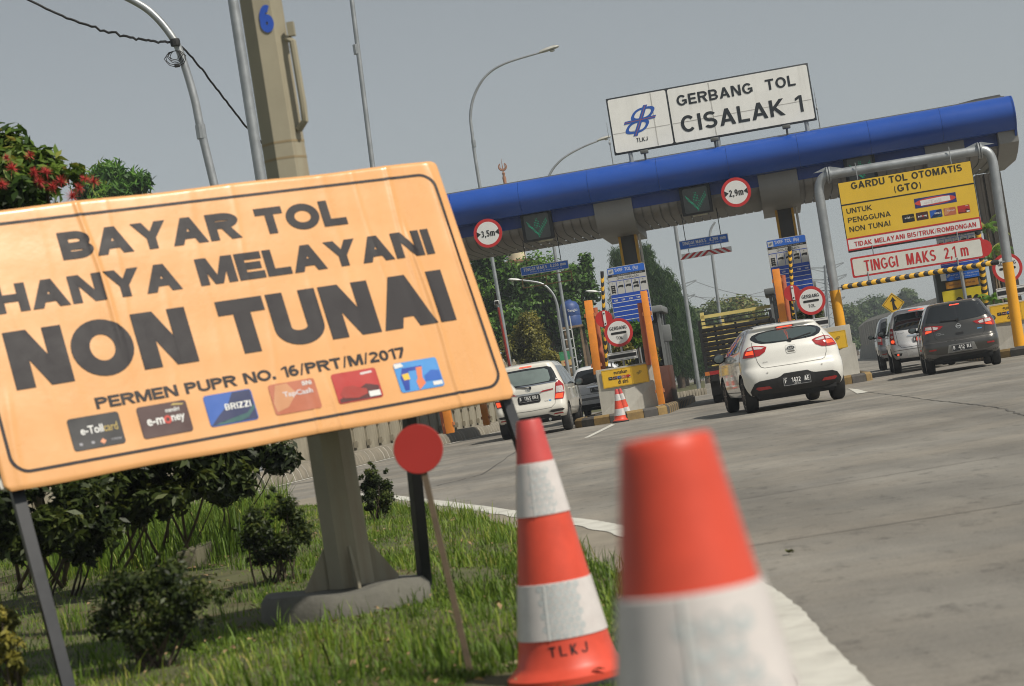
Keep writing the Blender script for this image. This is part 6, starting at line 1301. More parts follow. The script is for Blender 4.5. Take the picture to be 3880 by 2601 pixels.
for sx in (-1, 1):
    mb = MB(); mb.box((sx*.72, -.06, .80), (.28, .05, .10)); mb.build('tail_lamp', LRED, tr); mb = MB(); mb.box((sx*.93, -.055, .80), (.12, .05, .10)); mb.build('indicator', M('lamp_amber', (.55, .16, .02), .2, coat=.8), tr)
    mb = MB(); mb.box((sx*.68, .15, .42), (.44, .02, .42)); mb.build('mud_flap', TYRE, tr)
    for xx, yw in ((.82, .95), (.58, .95), (.80, 4.1)):
        mb = MB(); mb.lathe([(.22, -.09), (.37, -.10), (.385, -.07), (.385, .07), (.37, .10), (.22, .09)], 28, axis='X'); t_ = mb.build('tyre', TYRE, tr, loc=(sx*xx, yw, .385), smooth=50); mb = MB(); mb.lathe([(.22, 0), (.20, .03), (.08, .05)], 20, axis='X'); mb.build('rim', RIMD, t_, loc=(sx*.05, 0, 0))
mb = MB(); mb.box((0, .95, .385), (1.2, .14, .14)); mb.box((0, .95, .6), (1.0, .5, .3)); mb.build('axle', UNDER, tr)
# ------------------------------------------------------------------ left boundary: kerb, precast fence
EDGE = M('old_kerb_concrete', (.22, .195, .15), .9, var=.25, scale=3, bump=.4, dirt=.55, dirtcol=(.08, .07, .05), streak=5)
kr = proot('boundary_kerb', 'long weathered concrete kerb with white joint lines below the panel fence', 'kerb', 0, 0)
for i in range(72):
    b0_ = 30+i*.55; mb = MB(); prof = [(-9.9, 0), (-9.94, .16), (-10.02, .28), (-10.10, .31), (-10.6, .31), (-10.6, 0)]; n = len(prof)
    mb.add([(p[0], b0_+.006, p[1]) for p in prof]+[(p[0], b0_+.544, p[1]) for p in prof], [tuple(range(n)), tuple(range(2*n-1, n-1, -1))]+[(j, j+n, (j+1) % n+n, (j+1) % n) for j in range(n)]); st = mb.build('kerb_stone', EDGE, kr, smooth=30)
    if random.random() < .75:
        mb = MB(); q = [(p[0]+.004, p[1]+.003) for p in prof[:5]]; w_ = random.uniform(.012, .03); mb.add([(p[0], b0_-w_, p[1]) for p in q]+[(p[0], b0_+w_, p[1]) for p in q], [(j, j+5, j+6, j+1) for j in range(4)]); mb.build('white_joint', M('lime_joint', (.52, .50, .44), .8, var=.3, scale=20), st, smooth=0)
mb = MB(); mb.add([AB(-9.75, 28, .008), AB(-9.60, 28, .008), AB(-9.60, 70, .008), AB(-9.75, 70, .008)], [(0, 1, 2, 3)]); tag(mb.build('road_marking', PAINT, smooth=0), kind='structure')
PANEL = M('precast_panel_concrete', (.30, .27, .20), .88, var=.22, scale=2, bump=.3, dirt=.5, dirtcol=(.12, .10, .07), streak=4); PANELG = M('precast_panel_grey', (.34, .35, .35), .85, var=.15, scale=2, dirt=.3, streak=4)
fe = proot('panel_fence', 'long precast concrete panel fence with lugged posts along the left kerb', 'fence', -10.85, 18)
pm = None; qm = None
for i in range(44):
    y_ = i*1.5
    if pm is None:
        mb = MB(); mb.box((0, .75, 1.2), (.08, 1.38, 2.4)); pm = mb.mesh(); mb = MB(); mb.box((0, 0, 1.25), (.17, .13, 2.5)); mb.lathe([(.07, 2.5), (.03, 2.62)], 6)
        for z_ in (.45, 1.0, 1.55, 2.1):
            mb.box((.10, -.06, z_), (.10, .10, .16)); mb.box((.10, .06, z_), (.10, .05, .10))
        qm = mb.mesh()
        pm.materials.append(PANEL); qm.materials.append(PANEL)
    link('fence_panel', pm, None, fe, loc=(random.uniform(-.01, .01), y_, 0)); link('fence_post', qm, None, fe, loc=(0, y_, 0))
post2('guard_post', 'square orange guard post standing on the left kerb beside a red pipe', 'guard post', (1655, 1360), (1708, 1642), 54, .26, ORANGE, group='orange island guard posts'); post2('guard_pipe', 'faded red guard pipe standing on the left kerb', 'guard pipe', (1640, 1370), (1693, 1643), 54.2, .2, RUSTPIPE, True, group='red island guard pipes')
post2('guard_post', 'square orange guard post on the left kerb close to the white people carrier', 'guard post', (1800, 1370), (1846, 1612), 60, .24, ORANGE, group='orange island guard posts')

# ------------------------------------------------------------------ street lamps, poles, cables
def pxp(pts, D): return [P(*O(x, y), D) for x, y in pts]
LAMPM = M('lamp_head_grey', (.42, .42, .38), .5, var=.15)
def lamp(name, label, cat, pts, D, r0, r1, basepx=None,  head=None, group=None, smooth=8, base=True, joint=None, hl=.75, headmat=LAMPM):
    """pts from the foot of the visible shaft up along the arm (overview pixels), all at depth D"""
    Q = pxp(pts, D); b = (P(*O(*basepx), D) if basepx else Q[0]).copy(); b.z = 0; rt = root(name, label, cat, b, 0, group); Q = [q-b for q in Q]
    # smooth the arm
    L_ = [Vector((0, 0, 0))] if base else []
    if len(Q) > 2:
        for i in range(len(Q)-1):
            p0, p1, p2, p3 = Q[max(i-1, 0)], Q[i], Q[i+1], Q[min(i+2, len(Q)-1)]
            for j in range(smooth): u = j/smooth; L_.append(.5*((2*p1)+(p2-p0)*u+(2*p0-5*p1+4*p2-p3)*u*u+(3*p1-p0-3*p2+p3)*u**3))
        L_.append(Q[-1])
    else: L_ += Q
    n = len(L_); mb = MB(); mb.tube(L_, [r0+(r1-r0)*(i/(n-1)) for i in range(n)], 10); mb.build('shaft', STEEL, rt, smooth=50)
    if joint is not None: q = P(*O(*joint), D)-b; mb = MB(); mb.tube([q-Vector((0, 0, .25)), q+Vector((0, 0, .02))], r0*1.18, 10); mb.build('sleeve_joint', STEEL, rt)
    if head:
        a, e = pxp(head, D); a, e = a-b, e-b; d = (e-a); Lh = d.length; ax = d.normalized(); up_ = Vector((0, 0, 1)); sd = ax.cross(up_).normalized(); nz = sd.cross(ax)
        mb = MB(); sec = [(0, .05, .05), (.12, .09, .08), (.35, .13, .10), (.75, .15, .10), (.93, .12, .06), (1, .03, .02)]; vs = []; ns = 10
        for t, w_, h_ in sec:
            for j in range(ns): an = 2*math.pi*j/ns; zz = math.sin(an); vs.append(a+ax*(t*Lh)+sd*(w_*math.cos(an)*Lh*1.4)+nz*((h_ if zz > 0 else h_*.55)*zz*Lh*1.3))
        mb.add(vs, [(i*ns+j, i*ns+(j+1) % ns, (i+1)*ns+(j+1) % ns, (i+1)*ns+j) for i in range(len(sec)-1) for j in range(ns)]+[tuple(range(ns)), tuple(range(len(vs)-ns, len(vs)))]); mb.build('lamp_head', headmat, rt, smooth=50)
        mb = MB(); c = a+ax*(Lh*.62)-nz*(Lh*.09); mb.lathe([(Lh*.13, 0), (Lh*.10, -Lh*.05), (0, -Lh*.07)], 12, c=c, cap=False); mb.build('lens', M('lamp_lens', (.5, .5, .46), .2), rt)
    return rt
lamp('street_lamp', 'curved galvanised lamp post carrying a knotted black cable above the board', 'street lamp', [(490, 425), (458, 292), (444, 225), (420, 145), (398, 92), (352, 35), (300, 0), (210, -40)], 38, .083, .07, joint=(457, 288))
lamp('steel_pole', 'thick straight galvanised pole beside the beige pole', 'pole', [(595, 405), (532, 0), (520, -80)], 36, .10, .092, basepx=(752, 1090))
lamp('steel_pole', 'slim straight galvanised pole rising behind the top of the orange board', 'pole', [(850, 372), (806, 20), (800, -30)], 55, .072, .058, joint=(812, 104))
lamp('street_lamp', 'tall street lamp with curved arm rising behind the canopy', 'street lamp', [(1170, 860), (1095, 420), (1079, 310), (1075, 258), (1086, 212), (1112, 172), (1155, 145), (1236, 120)], 78, .075, .035, head=[(1232, 121), (1277, 106)], joint=(1081, 322))
lamp('street_lamp', 'street lamp with curved arm ending beside the gate name sign', 'street lamp', [(1312, 850), (1266, 570), (1253, 480), (1250, 435), (1254, 404), (1268, 380), (1292, 358), (1330, 337), (1367, 322)], 90, .08, .035, head=[(1364, 322), (1396, 312)])
c6o = lambda x, y: ((1700+x/1.742)/S, (850+y/1.742)/S); c7o = lambda x, y: ((2500+x/1.96)/S, (850+y/1.96)/S)
WL = M('lamp_head_white', (.62, .63, .62), .4)
lamp('street_lamp', 'low street lamp with white head in front of the leafy trees', 'street lamp', [c6o(790, 965), c6o(760, 800), c6o(728, 610), c6o(712, 520), c6o(680, 450), c6o(610, 392), c6o(470, 369)], 72, .065, .035, head=[c6o(472, 369), c6o(392, 366)], headmat=WL)
lamp('street_lamp', 'small white headed street lamp beside the first striped post', 'street lamp', [c6o(1090, 960), c6o(1030, 600), c6o(1015, 480), c6o(1005, 450), c6o(980, 446)], 96, .06, .035, head=[c6o(982, 446), c6o(903, 444)], headmat=WL)
lamp('steel_pole', 'slim grey pole standing before the dark conifers', 'pole', [c7o(290, 1212), c7o(112, 0), c7o(100, -80)], 88, .10, .07)
lamp('street_lamp', 'grey lamp pole with curved top seen under the canopy between the islands', 'street lamp', [c7o(462, 800), c7o(400, 320), c7o(378, 130), c7o(373, 70), c7o(385, 25), c7o(410, -15)], 105, .09, .055)
# cables
def cable(name, label, pts, D, r, sag=True):
    Q = [P(*O(x, y), d) for (x, y), d in zip(pts, D)]; L_ = []
    for i in range(len(Q)-1):
        p0, p1, p2, p3 = Q[max(i-1, 0)], Q[i], Q[i+1], Q[min(i+2, len(Q)-1)]
        for j in range(10): u = j/10; L_.append(.5*((2*p1)+(p2-p0)*u+(2*p0-5*p1+4*p2-p3)*u*u+(3*p1-p0-3*p2+p3)*u**3)+Vector((0, 0, random.gauss(0, r*.5))))
    L_.append(Q[-1]); mb = MB(); mb.tube(L_, r, 6); o = mb.build(name, M('black_cable', (.012, .012, .012), .6, var=.2), smooth=60); return tag(o, label, 'cable')
cable('overhead_cable', 'twisted black overhead cable arriving at the curved lamp post', [(20, -22), (105, 20), (200, 58), (290, 84), (350, 94), (398, 97)], [38]*6, .024)
cable('overhead_cable', 'black cable sloping from the lamp post down behind the beige pole', [(402, 98), (440, 133), (500, 210), (555, 280), (600, 327), (680, 395)], [38.0, 38.1, 38.5, 39, 39.5, 40], .020)
kn = root('cable_coil', 'tangled coil of thin black cable hanging from the curved lamp post', 'cable coil', P(*O(400, 97), 37.9))
for i in range(5):
    mb = MB(); pts_ = []; a0 = random.uniform(-.5, .5)
    for t in np.linspace(0, 1, 14): an = t*2*math.pi; pts_.append((random.uniform(-.02, .02)+(.09+.03*i)*math.sin(an)*math.cos(a0)-.04, .02*math.cos(an*2), -.16-.14*(1-math.cos(an))*(.6+.12*i)))
    mb.tube(pts_, .008, 5); mb.build('cable_loop', MATS['black_cable'], kn)
mb = MB(); mb.box((-.03, 0, -.45), (.10, .06, .07)); mb.build('splice_box', MATS['black_cable'], kn, bevel=.01); mb = MB(); mb.lathe([(.09, -.07), (.10, 0), (.09, .06)], 10); mb.build('clamp', MATS['black_cable'], kn)

# ------------------------------------------------------------------ foliage
def leaves_mesh(name, pos, nrm, size, aspect, rnd, droop=0.0):
    n = len(pos); a = RNG.normal(size=(n, 3)); nrm = nrm/np.linalg.norm(nrm, axis=1, keepdims=True)
    t = np.cross(nrm, a); t /= np.linalg.norm(t, axis=1, keepdims=True)+1e-9
    if droop: t[:, 2] -= droop; t /= np.linalg.norm(t, axis=1, keepdims=True)
    b = np.cross(nrm, t); b /= np.linalg.norm(b, axis=1, keepdims=True)+1e-9; s_ = size[:, None]*.5
    V = np.stack([pos-t*s_, pos-b*s_*aspect+nrm*s_*.12, pos+t*s_, pos+b*s_*aspect+nrm*s_*.12], 1)
    me = bpy.data.meshes.new(name); me.vertices.add(n*4); me.vertices.foreach_set('co', V.reshape(-1).astype(np.float32)); me.loops.add(n*4); me.loops.foreach_set('vertex_index', np.arange(n*4, dtype=np.int32)); me.polygons.add(n); me.polygons.foreach_set('loop_start', (np.arange(n)*4).astype(np.int32))
    at = me.attributes.new('rnd', 'FLOAT', 'FACE'); at.data.foreach_set('value', np.clip(rnd, 0, 1).astype(np.float32)); me.update(); me.validate(); return me
def clumps(c, rad, n, rs, seed, flat_=1.0):
    rg = np.random.default_rng(seed); out = []
    for i in range(n):
        d = rg.normal(size=3); d /= np.linalg.norm(d); r = rg.uniform(.35, 1)**.6; p = np.array(c)+d*r*np.array(rad); s_ = rg.uniform(*rs); out.append((p, np.array([s_, s_, s_*flat_]), rg.uniform(0, 1)))
    return out
def crown(cl, n, size, aspect=.5, droop=0.0, up=.4, name='crown', tone=(.0, .0)):
    w = np.array([c[1][0]**2 for c in cl]); k = RNG.choice(len(cl), n, p=w/w.sum()); d = RNG.normal(size=(n, 3)); d /= np.linalg.norm(d, axis=1, keepdims=True); r = RNG.random(n)**.35
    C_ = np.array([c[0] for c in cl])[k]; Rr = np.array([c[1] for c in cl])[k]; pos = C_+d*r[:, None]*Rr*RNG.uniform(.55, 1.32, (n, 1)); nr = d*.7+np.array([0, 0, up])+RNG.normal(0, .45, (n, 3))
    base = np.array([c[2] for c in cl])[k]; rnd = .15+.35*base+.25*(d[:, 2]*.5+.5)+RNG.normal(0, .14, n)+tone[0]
    return leaves_mesh(name, pos, nr, RNG.uniform(.65, 1.25, n)*size, aspect, rnd, droop)
BARK = M('bark', (.075, .055, .038), .9, var=.35, scale=6, bump=.6, bscale=25)
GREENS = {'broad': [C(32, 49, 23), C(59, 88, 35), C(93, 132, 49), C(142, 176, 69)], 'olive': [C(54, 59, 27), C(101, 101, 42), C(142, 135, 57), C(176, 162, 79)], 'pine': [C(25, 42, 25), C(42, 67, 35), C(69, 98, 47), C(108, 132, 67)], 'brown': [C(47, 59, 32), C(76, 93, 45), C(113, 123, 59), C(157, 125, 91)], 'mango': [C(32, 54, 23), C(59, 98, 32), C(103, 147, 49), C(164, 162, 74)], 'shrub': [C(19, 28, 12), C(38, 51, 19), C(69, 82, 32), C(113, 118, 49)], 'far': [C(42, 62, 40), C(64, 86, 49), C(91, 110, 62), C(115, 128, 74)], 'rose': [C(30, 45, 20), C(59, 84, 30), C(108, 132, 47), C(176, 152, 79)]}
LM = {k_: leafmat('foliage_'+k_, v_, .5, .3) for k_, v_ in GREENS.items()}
def tree(name, label, px, D, rx, ry, kind, n, size, ncl=16, trunk_r=.18, aspect=.5, droop=0.0, seed=1, extra=None, group=None, ry2=None, cat='tree'):
    """px: crown centre in photo pixels; rx, ry: crown half-size in photo pixels at depth D"""
    c = P(*px, D); m = D/F; b = Vector((c.x, c.y, 0)); rt = root(name, label, cat, b, 0, group); cz = c.z; RX, RZ = rx*m, ry*m
    cl = clumps((0, 0, cz), (RX*.78, RX*.78, RZ*.78), ncl, (RX*.30, RX*.46), seed, min(1.2, RZ/RX))
    if extra:
        for (ex, ey, er) in extra: q = P(*ex, D)-b if isinstance(ex, tuple) else None; cl.append((np.array(q), np.array([er*m, er*m, ey*m]), .4))
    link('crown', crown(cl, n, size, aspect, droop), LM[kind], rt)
    mb = MB(); mb.tube([(0, 0, -.1), (.05, 0, cz*.4), (0, 0, max(cz-RZ*.3, cz*.6)), (0, 0, cz+RZ*.3)], [trunk_r*1.3, trunk_r, trunk_r*.7, trunk_r*.2], 8)
    mb.build('trunk', BARK, rt, smooth=60)
    for i in range(5):
        q = cl[i*len(cl)//5][0]; mb = MB(); z0 = max(.3, cz-RZ*.5); mb.tube([(0, 0, z0), (q[0]*.5, q[1]*.5, (z0+q[2])/2+.1), tuple(q)], [trunk_r*.5, trunk_r*.35, trunk_r*.12], 6); mb.build('limb', BARK, rt, smooth=60)
    return rt
f6 = lambda x, y: (1700+x/1.742, 850+y/1.742); f7 = lambda x, y: (2500+x/1.96, 850+y/1.96); f9 = lambda x, y: (3080+x/1.96, 850+y/1.96)
tree('broadleaf_tree', 'dense dark green tree left of the minaret behind the gate', f6(310, 420), 92, 135, 240, 'broad', 19000, .26, 22, seed=3, group='leafy trees behind the gate')
tree('broadleaf_tree', 'dense green tree below the minaret behind the blue water tank', f6(640, 530), 104, 165, 190, 'broad', 19000, .27, 24, seed=5, group='leafy trees behind the gate')
tree('broadleaf_tree', 'darker tree with a tall thin top beside the striped post', f6(850, 520), 99, 95, 150, 'broad', 9000, .25, 12, seed=8, extra=[(f6(905, 240), 30, 26), (f6(915, 300), 40, 26), (f6(890, 360), 40, 40), (f6(820, 330), 40, 45)], group='leafy trees behind the gate')
tree('olive_tree', 'olive brown small leaved tree beside the grey lamp pole', f6(490, 790), 82, 95, 145, 'olive', 14000, .14, 22, .1, .5, seed=11)
tree('olive_tree', 'low olive green tree behind the white people carrier', f6(690, 900), 78, 60, 45, 'olive', 5000, .14, 10, .08, .5, seed=13)
tree('broadleaf_tree', 'dark leafy tree filling the gap behind the water tank tower', f6(900, 830), 112, 120, 120, 'broad', 9000, .26, 16, seed=15, group='leafy trees behind the gate')
tree('broadleaf_tree', 'low dark leafy tree behind the first striped post', f6(1020, 900), 116, 110, 100, 'broad', 7000, .26, 14, seed=16, group='leafy trees behind the gate')
def conifer(name, label, apex, base_y, half_w, D, n, seed, kind='pine'):
    a = P(*apex, D); m = D/F; b = Vector((a.x, a.y, 0)); rt = root(name, label, 'conifer', b, 0, 'dark conifers behind the gate'); Ht = a.z; rg = np.random.default_rng(seed)
    W0 = half_w*m; pos, nr, sz, rn = [], [], [], []
    nb = 900
    for i in range(nb):
        t = rg.random()**.75; z = Ht*(1-t*.86); r = W0*(t**.8)*rg.uniform(.45, 1.05); an = rg.uniform(0, 6.283); c_ = np.array([r*math.cos(an), r*math.sin(an), z]); d = np.array([math.cos(an)*.5, math.sin(an)*.5, .9]); k_ = n//nb; base = rg.uniform(0, 1)
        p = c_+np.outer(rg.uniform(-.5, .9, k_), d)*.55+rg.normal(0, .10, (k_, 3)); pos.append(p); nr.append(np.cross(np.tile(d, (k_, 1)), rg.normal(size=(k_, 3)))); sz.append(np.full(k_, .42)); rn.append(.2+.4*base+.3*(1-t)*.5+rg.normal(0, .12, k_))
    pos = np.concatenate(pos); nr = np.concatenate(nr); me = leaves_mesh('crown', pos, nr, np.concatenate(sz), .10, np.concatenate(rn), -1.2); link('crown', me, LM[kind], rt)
    mb = MB(); mb.tube([(0, 0, -.1), (0, 0, Ht*.5), (0, 0, Ht*.97)], [.26, .16, .03], 8); mb.build('trunk', BARK, rt, smooth=60)
    for i in range(8): z = Ht*(.2+.08*i); an = i*2.4; mb = MB(); mb.tube([(0, 0, z), (math.cos(an)*W0*.55*(1-z/Ht), math.sin(an)*W0*.55*(1-z/Ht), z+.6)], [.06, .02], 5); mb.build('limb', BARK, rt)
conifer('conifer_tree', 'tall dark conifer behind the first tariff board', f6(1108, 195), 0, 85, 118, 16000, 21)
conifer('conifer_tree', 'tallest dark conifer right of the first canopy column', f6(1288, 185), 0, 150, 112, 22000, 22)
conifer('conifer_tree', 'broad dark conifer behind the slim grey pole', f6(1420, 330), 0, 125, 120, 20000, 23)
conifer('conifer_tree', 'dark conifer with ragged side next to the black slatted truck', f7(70, 430), 0, 100, 128, 16000, 24)
conifer('conifer_tree', 'short dark conifer closest to the black slatted truck', f7(190, 620), 0, 80, 132, 12000, 25)
tree('round_tree', 'round topped brownish green tree behind the truck', f7(540, 720), 165, 150, 105, 'brown', 15000, .36, 22, .2, seed=31)
tree('round_tree', 'smaller green tree between the conifers and the round topped tree', f7(300, 800), 158, 75, 95, 'far', 7000, .34, 12, .2, seed=32)
tree('round_tree', 'green tree right of the round topped tree behind the second island', f7(760, 800), 172, 70, 90, 'far', 6000, .34, 12, .2, seed=33)
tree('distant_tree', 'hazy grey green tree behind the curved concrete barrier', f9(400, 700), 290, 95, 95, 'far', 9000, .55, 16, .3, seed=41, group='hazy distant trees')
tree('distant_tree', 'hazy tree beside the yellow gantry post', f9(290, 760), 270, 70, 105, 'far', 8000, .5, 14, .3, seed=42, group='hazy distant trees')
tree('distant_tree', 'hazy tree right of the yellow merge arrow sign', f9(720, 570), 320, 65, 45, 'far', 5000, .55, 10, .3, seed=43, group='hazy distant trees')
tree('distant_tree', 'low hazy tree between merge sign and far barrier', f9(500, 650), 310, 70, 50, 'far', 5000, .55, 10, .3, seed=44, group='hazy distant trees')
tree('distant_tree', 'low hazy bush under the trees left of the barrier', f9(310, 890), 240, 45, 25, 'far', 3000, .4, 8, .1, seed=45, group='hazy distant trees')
tree('mango_tree', 'green mango tree with long drooping leaves beyond the flowering shrub', (430, 735), 58, 150, 125, 'mango', 11000, .32, 20, .2, .22, .9, seed=51)
# flowering shrub on the verge and its neighbours
def shrub(name, label, cpx, D, rx, ry, kind, n, size, nstem, foot, ncl=18, aspect=.38, seed=1, spread=.35, stem_r=.02, ztop=None, group=None, yr=None):
    c = P(*cpx, D); m = D/F; b = Vector((foot.x, foot.y, gz(foot.x, foot.y))); rt = root(name, label, 'shrub', b, 0, group); RX, RZ = rx*m, ry*m; q = c-b
    cl = clumps(q, (RX*.8, (yr or RX*.8), RZ*.8), ncl, (RX*.16, RX*.30), seed, .9); rg0 = np.random.default_rng(seed+7)
    for _ in range(ncl//2): d_ = rg0.normal(size=3); d_ /= np.linalg.norm(d_); cl.append((np.array(q)+d_*np.array([RX, yr or RX, RZ])*rg0.uniform(.85, 1.15), np.full(3, RX*rg0.uniform(.05, .11)), rg0.uniform(.2, 1)))
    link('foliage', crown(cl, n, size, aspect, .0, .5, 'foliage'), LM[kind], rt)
    rg = np.random.default_rng(seed+99)
    for i in range(nstem):
        t = cl[i % len(cl)][0]; s0 = Vector((rg.normal(0, spread*.25), rg.normal(0, spread*.25), -.05)); e = Vector(t); mid = s0.lerp(e, .5)+Vector((rg.normal(0, .05), rg.normal(0, .05), -.06*e.length)); mb = MB(); L_ = [s0.lerp(mid, u).lerp(mid.lerp(e, u), u) for u in np.linspace(0, 1, 7)]; mb.tube(L_, [stem_r*(1-.75*u) for u in np.linspace(0, 1, 7)], 6); mb.build('stem', BARK, rt, smooth=60)
    return rt, cl
fs, cl = shrub('flowering_shrub', 'tall shrub with red powder puff flowers rising behind the orange board', (-10, 800), 12.5, 330, 320, 'rose', 12000, .10, 9, GG(*O(190, 1290)), 34, .40, 61, .5, .035)
FLW = M('red_flower', (.42, .03, .025), .6, var=.2, scale=30)
for i, (x, y) in enumerate(((113, 590), (130, 655), (175, 655), (232, 690), (150, 690), (320, 680), (355, 690), (10, 700), (275, 745), (45, 640), (300, 715), (25, 600), (200, 710))):
    p = P(x, y, 12.5-.75)-fs.location; mb = MB(); rr = .05*random.uniform(.7, 1.25)
    for k_ in range(70): d = Vector((random.gauss(0, 1), random.gauss(0, 1), random.gauss(.3, 1))).normalized(); s_ = d.orthogonal().normalized()*.0022; mb.add([p+s_, p-s_, p+d*rr*random.uniform(.7, 1.1)], [(0, 1, 2)])
    mb.build('flower', FLW, fs, smooth=0)
shrub('leafy_shrub', 'leggy dark shrub with whorled leaves under the orange board', O(400, 985), 12.2, 380, 330, 'shrub', 11000, .10, 8, GG(*O(330, 1300)), 20, .34, 62, .7, .014, group='leggy shrubs before the fence')  # this and the next two: crowns hidden by the board, raised for shade
shrub('leafy_shrub', 'dark leggy shrub at the left border under the orange board', O(90, 1010), 11.6, 340, 330, 'shrub', 10000, .10, 7, GG(*O(120, 1340)), 16, .34, 63, .6, .016, group='leggy shrubs before the fence')
shrub('leafy_shrub', 'leggy shrub with slender leaning stems beside the beige pole', O(590, 950), 14.5, 240, 260, 'shrub', 7000, .09, 9, GG(*O(470, 1200)), 14, .34, 64, .5, .012, group='leggy shrubs before the fence')
for i_, (x_, y_, D_, rx_, ry_, n_, lab_) in enumerate(((300, 1120, 11.9, 250, 150, 5200, 'dark low hedge shrub in the middle under the orange board'), (70, 1170, 11.2, 250, 190, 5200, 'dark low hedge shrub behind the left leg of the orange board'), (470, 1095, 13.2, 190, 120, 3600, 'sparse hedge shrub with pointed leaves near the beige pole'), (170, 1210, 11.6, 220, 120, 3600, 'low dark hedge shrub above the bush with bare twigs'))):
    shrub('leafy_shrub', lab_, O(x_, y_), D_, rx_, ry_, 'shrub', n_, .085, 5, GG(*O(x_+15, y_+150)), 18, .36, 65+i_, .5, .010, group='leggy shrubs before the fence')
def bush(label, box, kind, n, size, seed, up_=.5, ncl=16, lift=.05):
    x0, y0, x1, y1 = box; ft = GG(*O((x0+x1)/2+6, y1)); D = ft.y; c = P(*O((x0+x1)/2, (y0+y1)/2-(y1-y0)*.06), D); m = D/F*S
    return shrub('clipped_bush', label, (O((x0+x1)/2, (y0+y1)/2-(y1-y0)*lift)), D, (x1-x0)/2*S*1.08, (y1-y0)/2*S*(1.08-1.6*lift), kind, n, size, 16, ft, ncl*2, .42, seed, .18, .008, group='small bushes on the lawn')
bush('small dense bush standing left of the concrete footing', (545, 1130, 722, 1335), 'shrub', 6000, .030, 71)
bush('small rounded bush at the road edge behind the beige pole', (808, 1068, 905, 1190), 'shrub', 5000, .034, 72)
bush('open bush with bare lower twigs in front of the footing', (195, 1290, 500, 1535), 'shrub', 5200, .030, 73, ncl=22, lift=.14)
bush('yellow tipped bush cut by the picture edge beside the board leg', (-70, 1375, 62, 1600), 'olive', 2600, .032, 74)
# plants on the islands
def plant(label, px, b, rx, ry, kind, n, size, seed):
    c = on_b(*px, b); m = c.y/F; rt = root('island_plant', label, 'plant', Vector((c.x, c.y, .2)), 0, 'plants on the toll islands'); cl = clumps((0, 0, c.z-.2), (rx*m*.8, rx*m*.8, ry*m*.8), 10, (rx*m*.3, rx*m*.5), seed); link('foliage', crown(cl, n, size, .3, .3), LM[kind], rt)
    mb = MB(); mb.tube([(0, 0, -.02), (.02, 0, (c.z-.2)*.5), (0, 0, c.z-.2)], [.03, .025, .015], 6); mb.build('stem', BARK, rt)
plant('leafy plant behind the first island wall', f6(1150, 840), 50.8, 55, 70, 'olive', 1800, .16, 81); plant('drooping leaved plant right of the first GERBANG TOL sign', f6(1235, 720), 51.4, 35, 60, 'mango', 700, .28, 82); plant('leafy plant behind the white hatchback roof', f7(1110, 690), 51.8, 60, 45, 'shrub', 1500, .18, 83); plant('low plant beside the orange pole of the first booth', f6(1370, 860), 51.6, 20, 50, 'olive', 600, .14, 84)
def palm(label, crownpx, b, seed, nf=11, L_=.75, cane=2):
    c = on_b(*crownpx, b); rt = root('palm', label, 'palm', Vector((c.x, c.y, .2)), 0, 'palms beside the end column'); rg = random.Random(seed); hz = c.z-.2
    for i in range(cane): mb = MB(); x = rg.uniform(-.12, .12); mb.tube([(x, 0, -.02), (x*.6, .02, hz*.5), (0, 0, hz)], [.045, .04, .03], 7); mb.build('cane', M('palm_cane', (.16, .12, .07), .8, var=.3, scale=12), rt, smooth=60)
    for i in range(nf):
        an = 6.283*i/nf+rg.uniform(-.3, .3); el = rg.uniform(.1, 1.1); pts = []; p = Vector((0, 0, hz)); d = Vector((math.cos(an)*math.cos(el), math.sin(an)*math.cos(el), math.sin(el)))
        for k_ in range(9): pts.append(p.copy()); p = p+d*(L_/8); d = (d+Vector((0, 0, -.20))).normalized()
        pos, nrm = [], []; mb = MB()
        for k_ in range(1, 9):
            t = (pts[k_]-pts[k_-1]).normalized(); s_ = t.cross(Vector((0, 0, 1))).normalized()
            for sg in (-1, 1):
                for h_ in (0, .5):
                    q = pts[k_-1].lerp(pts[k_], h_); tip = q+(s_*sg*.8+t*.5+Vector((0, 0, -.35)))*.24*(1-.05*k_); w_ = t*.018; mb.add([q-w_, q+w_, tip], [(0, 1, 2)])
        mb.tube(pts, .008, 4, cap=False); me = mb.mesh(); at = me.attributes.new('rnd', 'FLOAT', 'FACE'); at.data.foreach_set('value', [rg.uniform(.4, 1)]*len(me.polygons)); link('frond', me, LM['mango'], rt)
palm('palm clump right of the TINGGI MAKS 2,1 m board', f9(1330, 190), 59.0, 1); palm('palm clump behind the GARDU TOL OTOMATIS board corner', f9(1290, 30), 59.2, 2); palm('low palm above the yellow notice beside the GTO panel', f9(1340, 560), 57.0, 3, 10, .5, 1); palm('palm clump between the kiosk and the gantry post', f9(1250, 260), 59.4, 4, 9, .6)

# ------------------------------------------------------------------ background things
mn_base = P(*f6(560, 900), 175); mn_base.z = 0
mt = root('minaret', 'cream minaret with brown balcony rim and ornamental finial behind the gate', 'minaret', mn_base); CREAM = M('cream_render', (.62, .55, .36), .7, var=.08, scale=.6); TERR = M('terracotta_rim', (.30, .13, .06), .7, var=.15)
zb_ = P(*c1b(740, 905), 175).z; ztopm = P(*c2_(1172, 1225), 175).z; kk = 175/F
mb = MB(); mb.lathe([(.95, 0), (.76, zb_-.6), (.76, zb_)], 24); mb.build('lower_shaft', CREAM, mt, smooth=40); mb = MB(); mb.lathe([(.74, zb_-.6), (1.2, zb_-.1), (1.34, zb_), (1.34, zb_+.16), (1.15, zb_+.2)], 28); mb.build('balcony', TERR, mt, smooth=30); mb = MB(); mb.lathe([(.80, zb_+.15), (.76, ztopm-4), (.7, ztopm-3.6), (.6, ztopm-1.8), (.25, ztopm-.4)], 24); mb.build('upper_shaft', CREAM, mt, smooth=40)
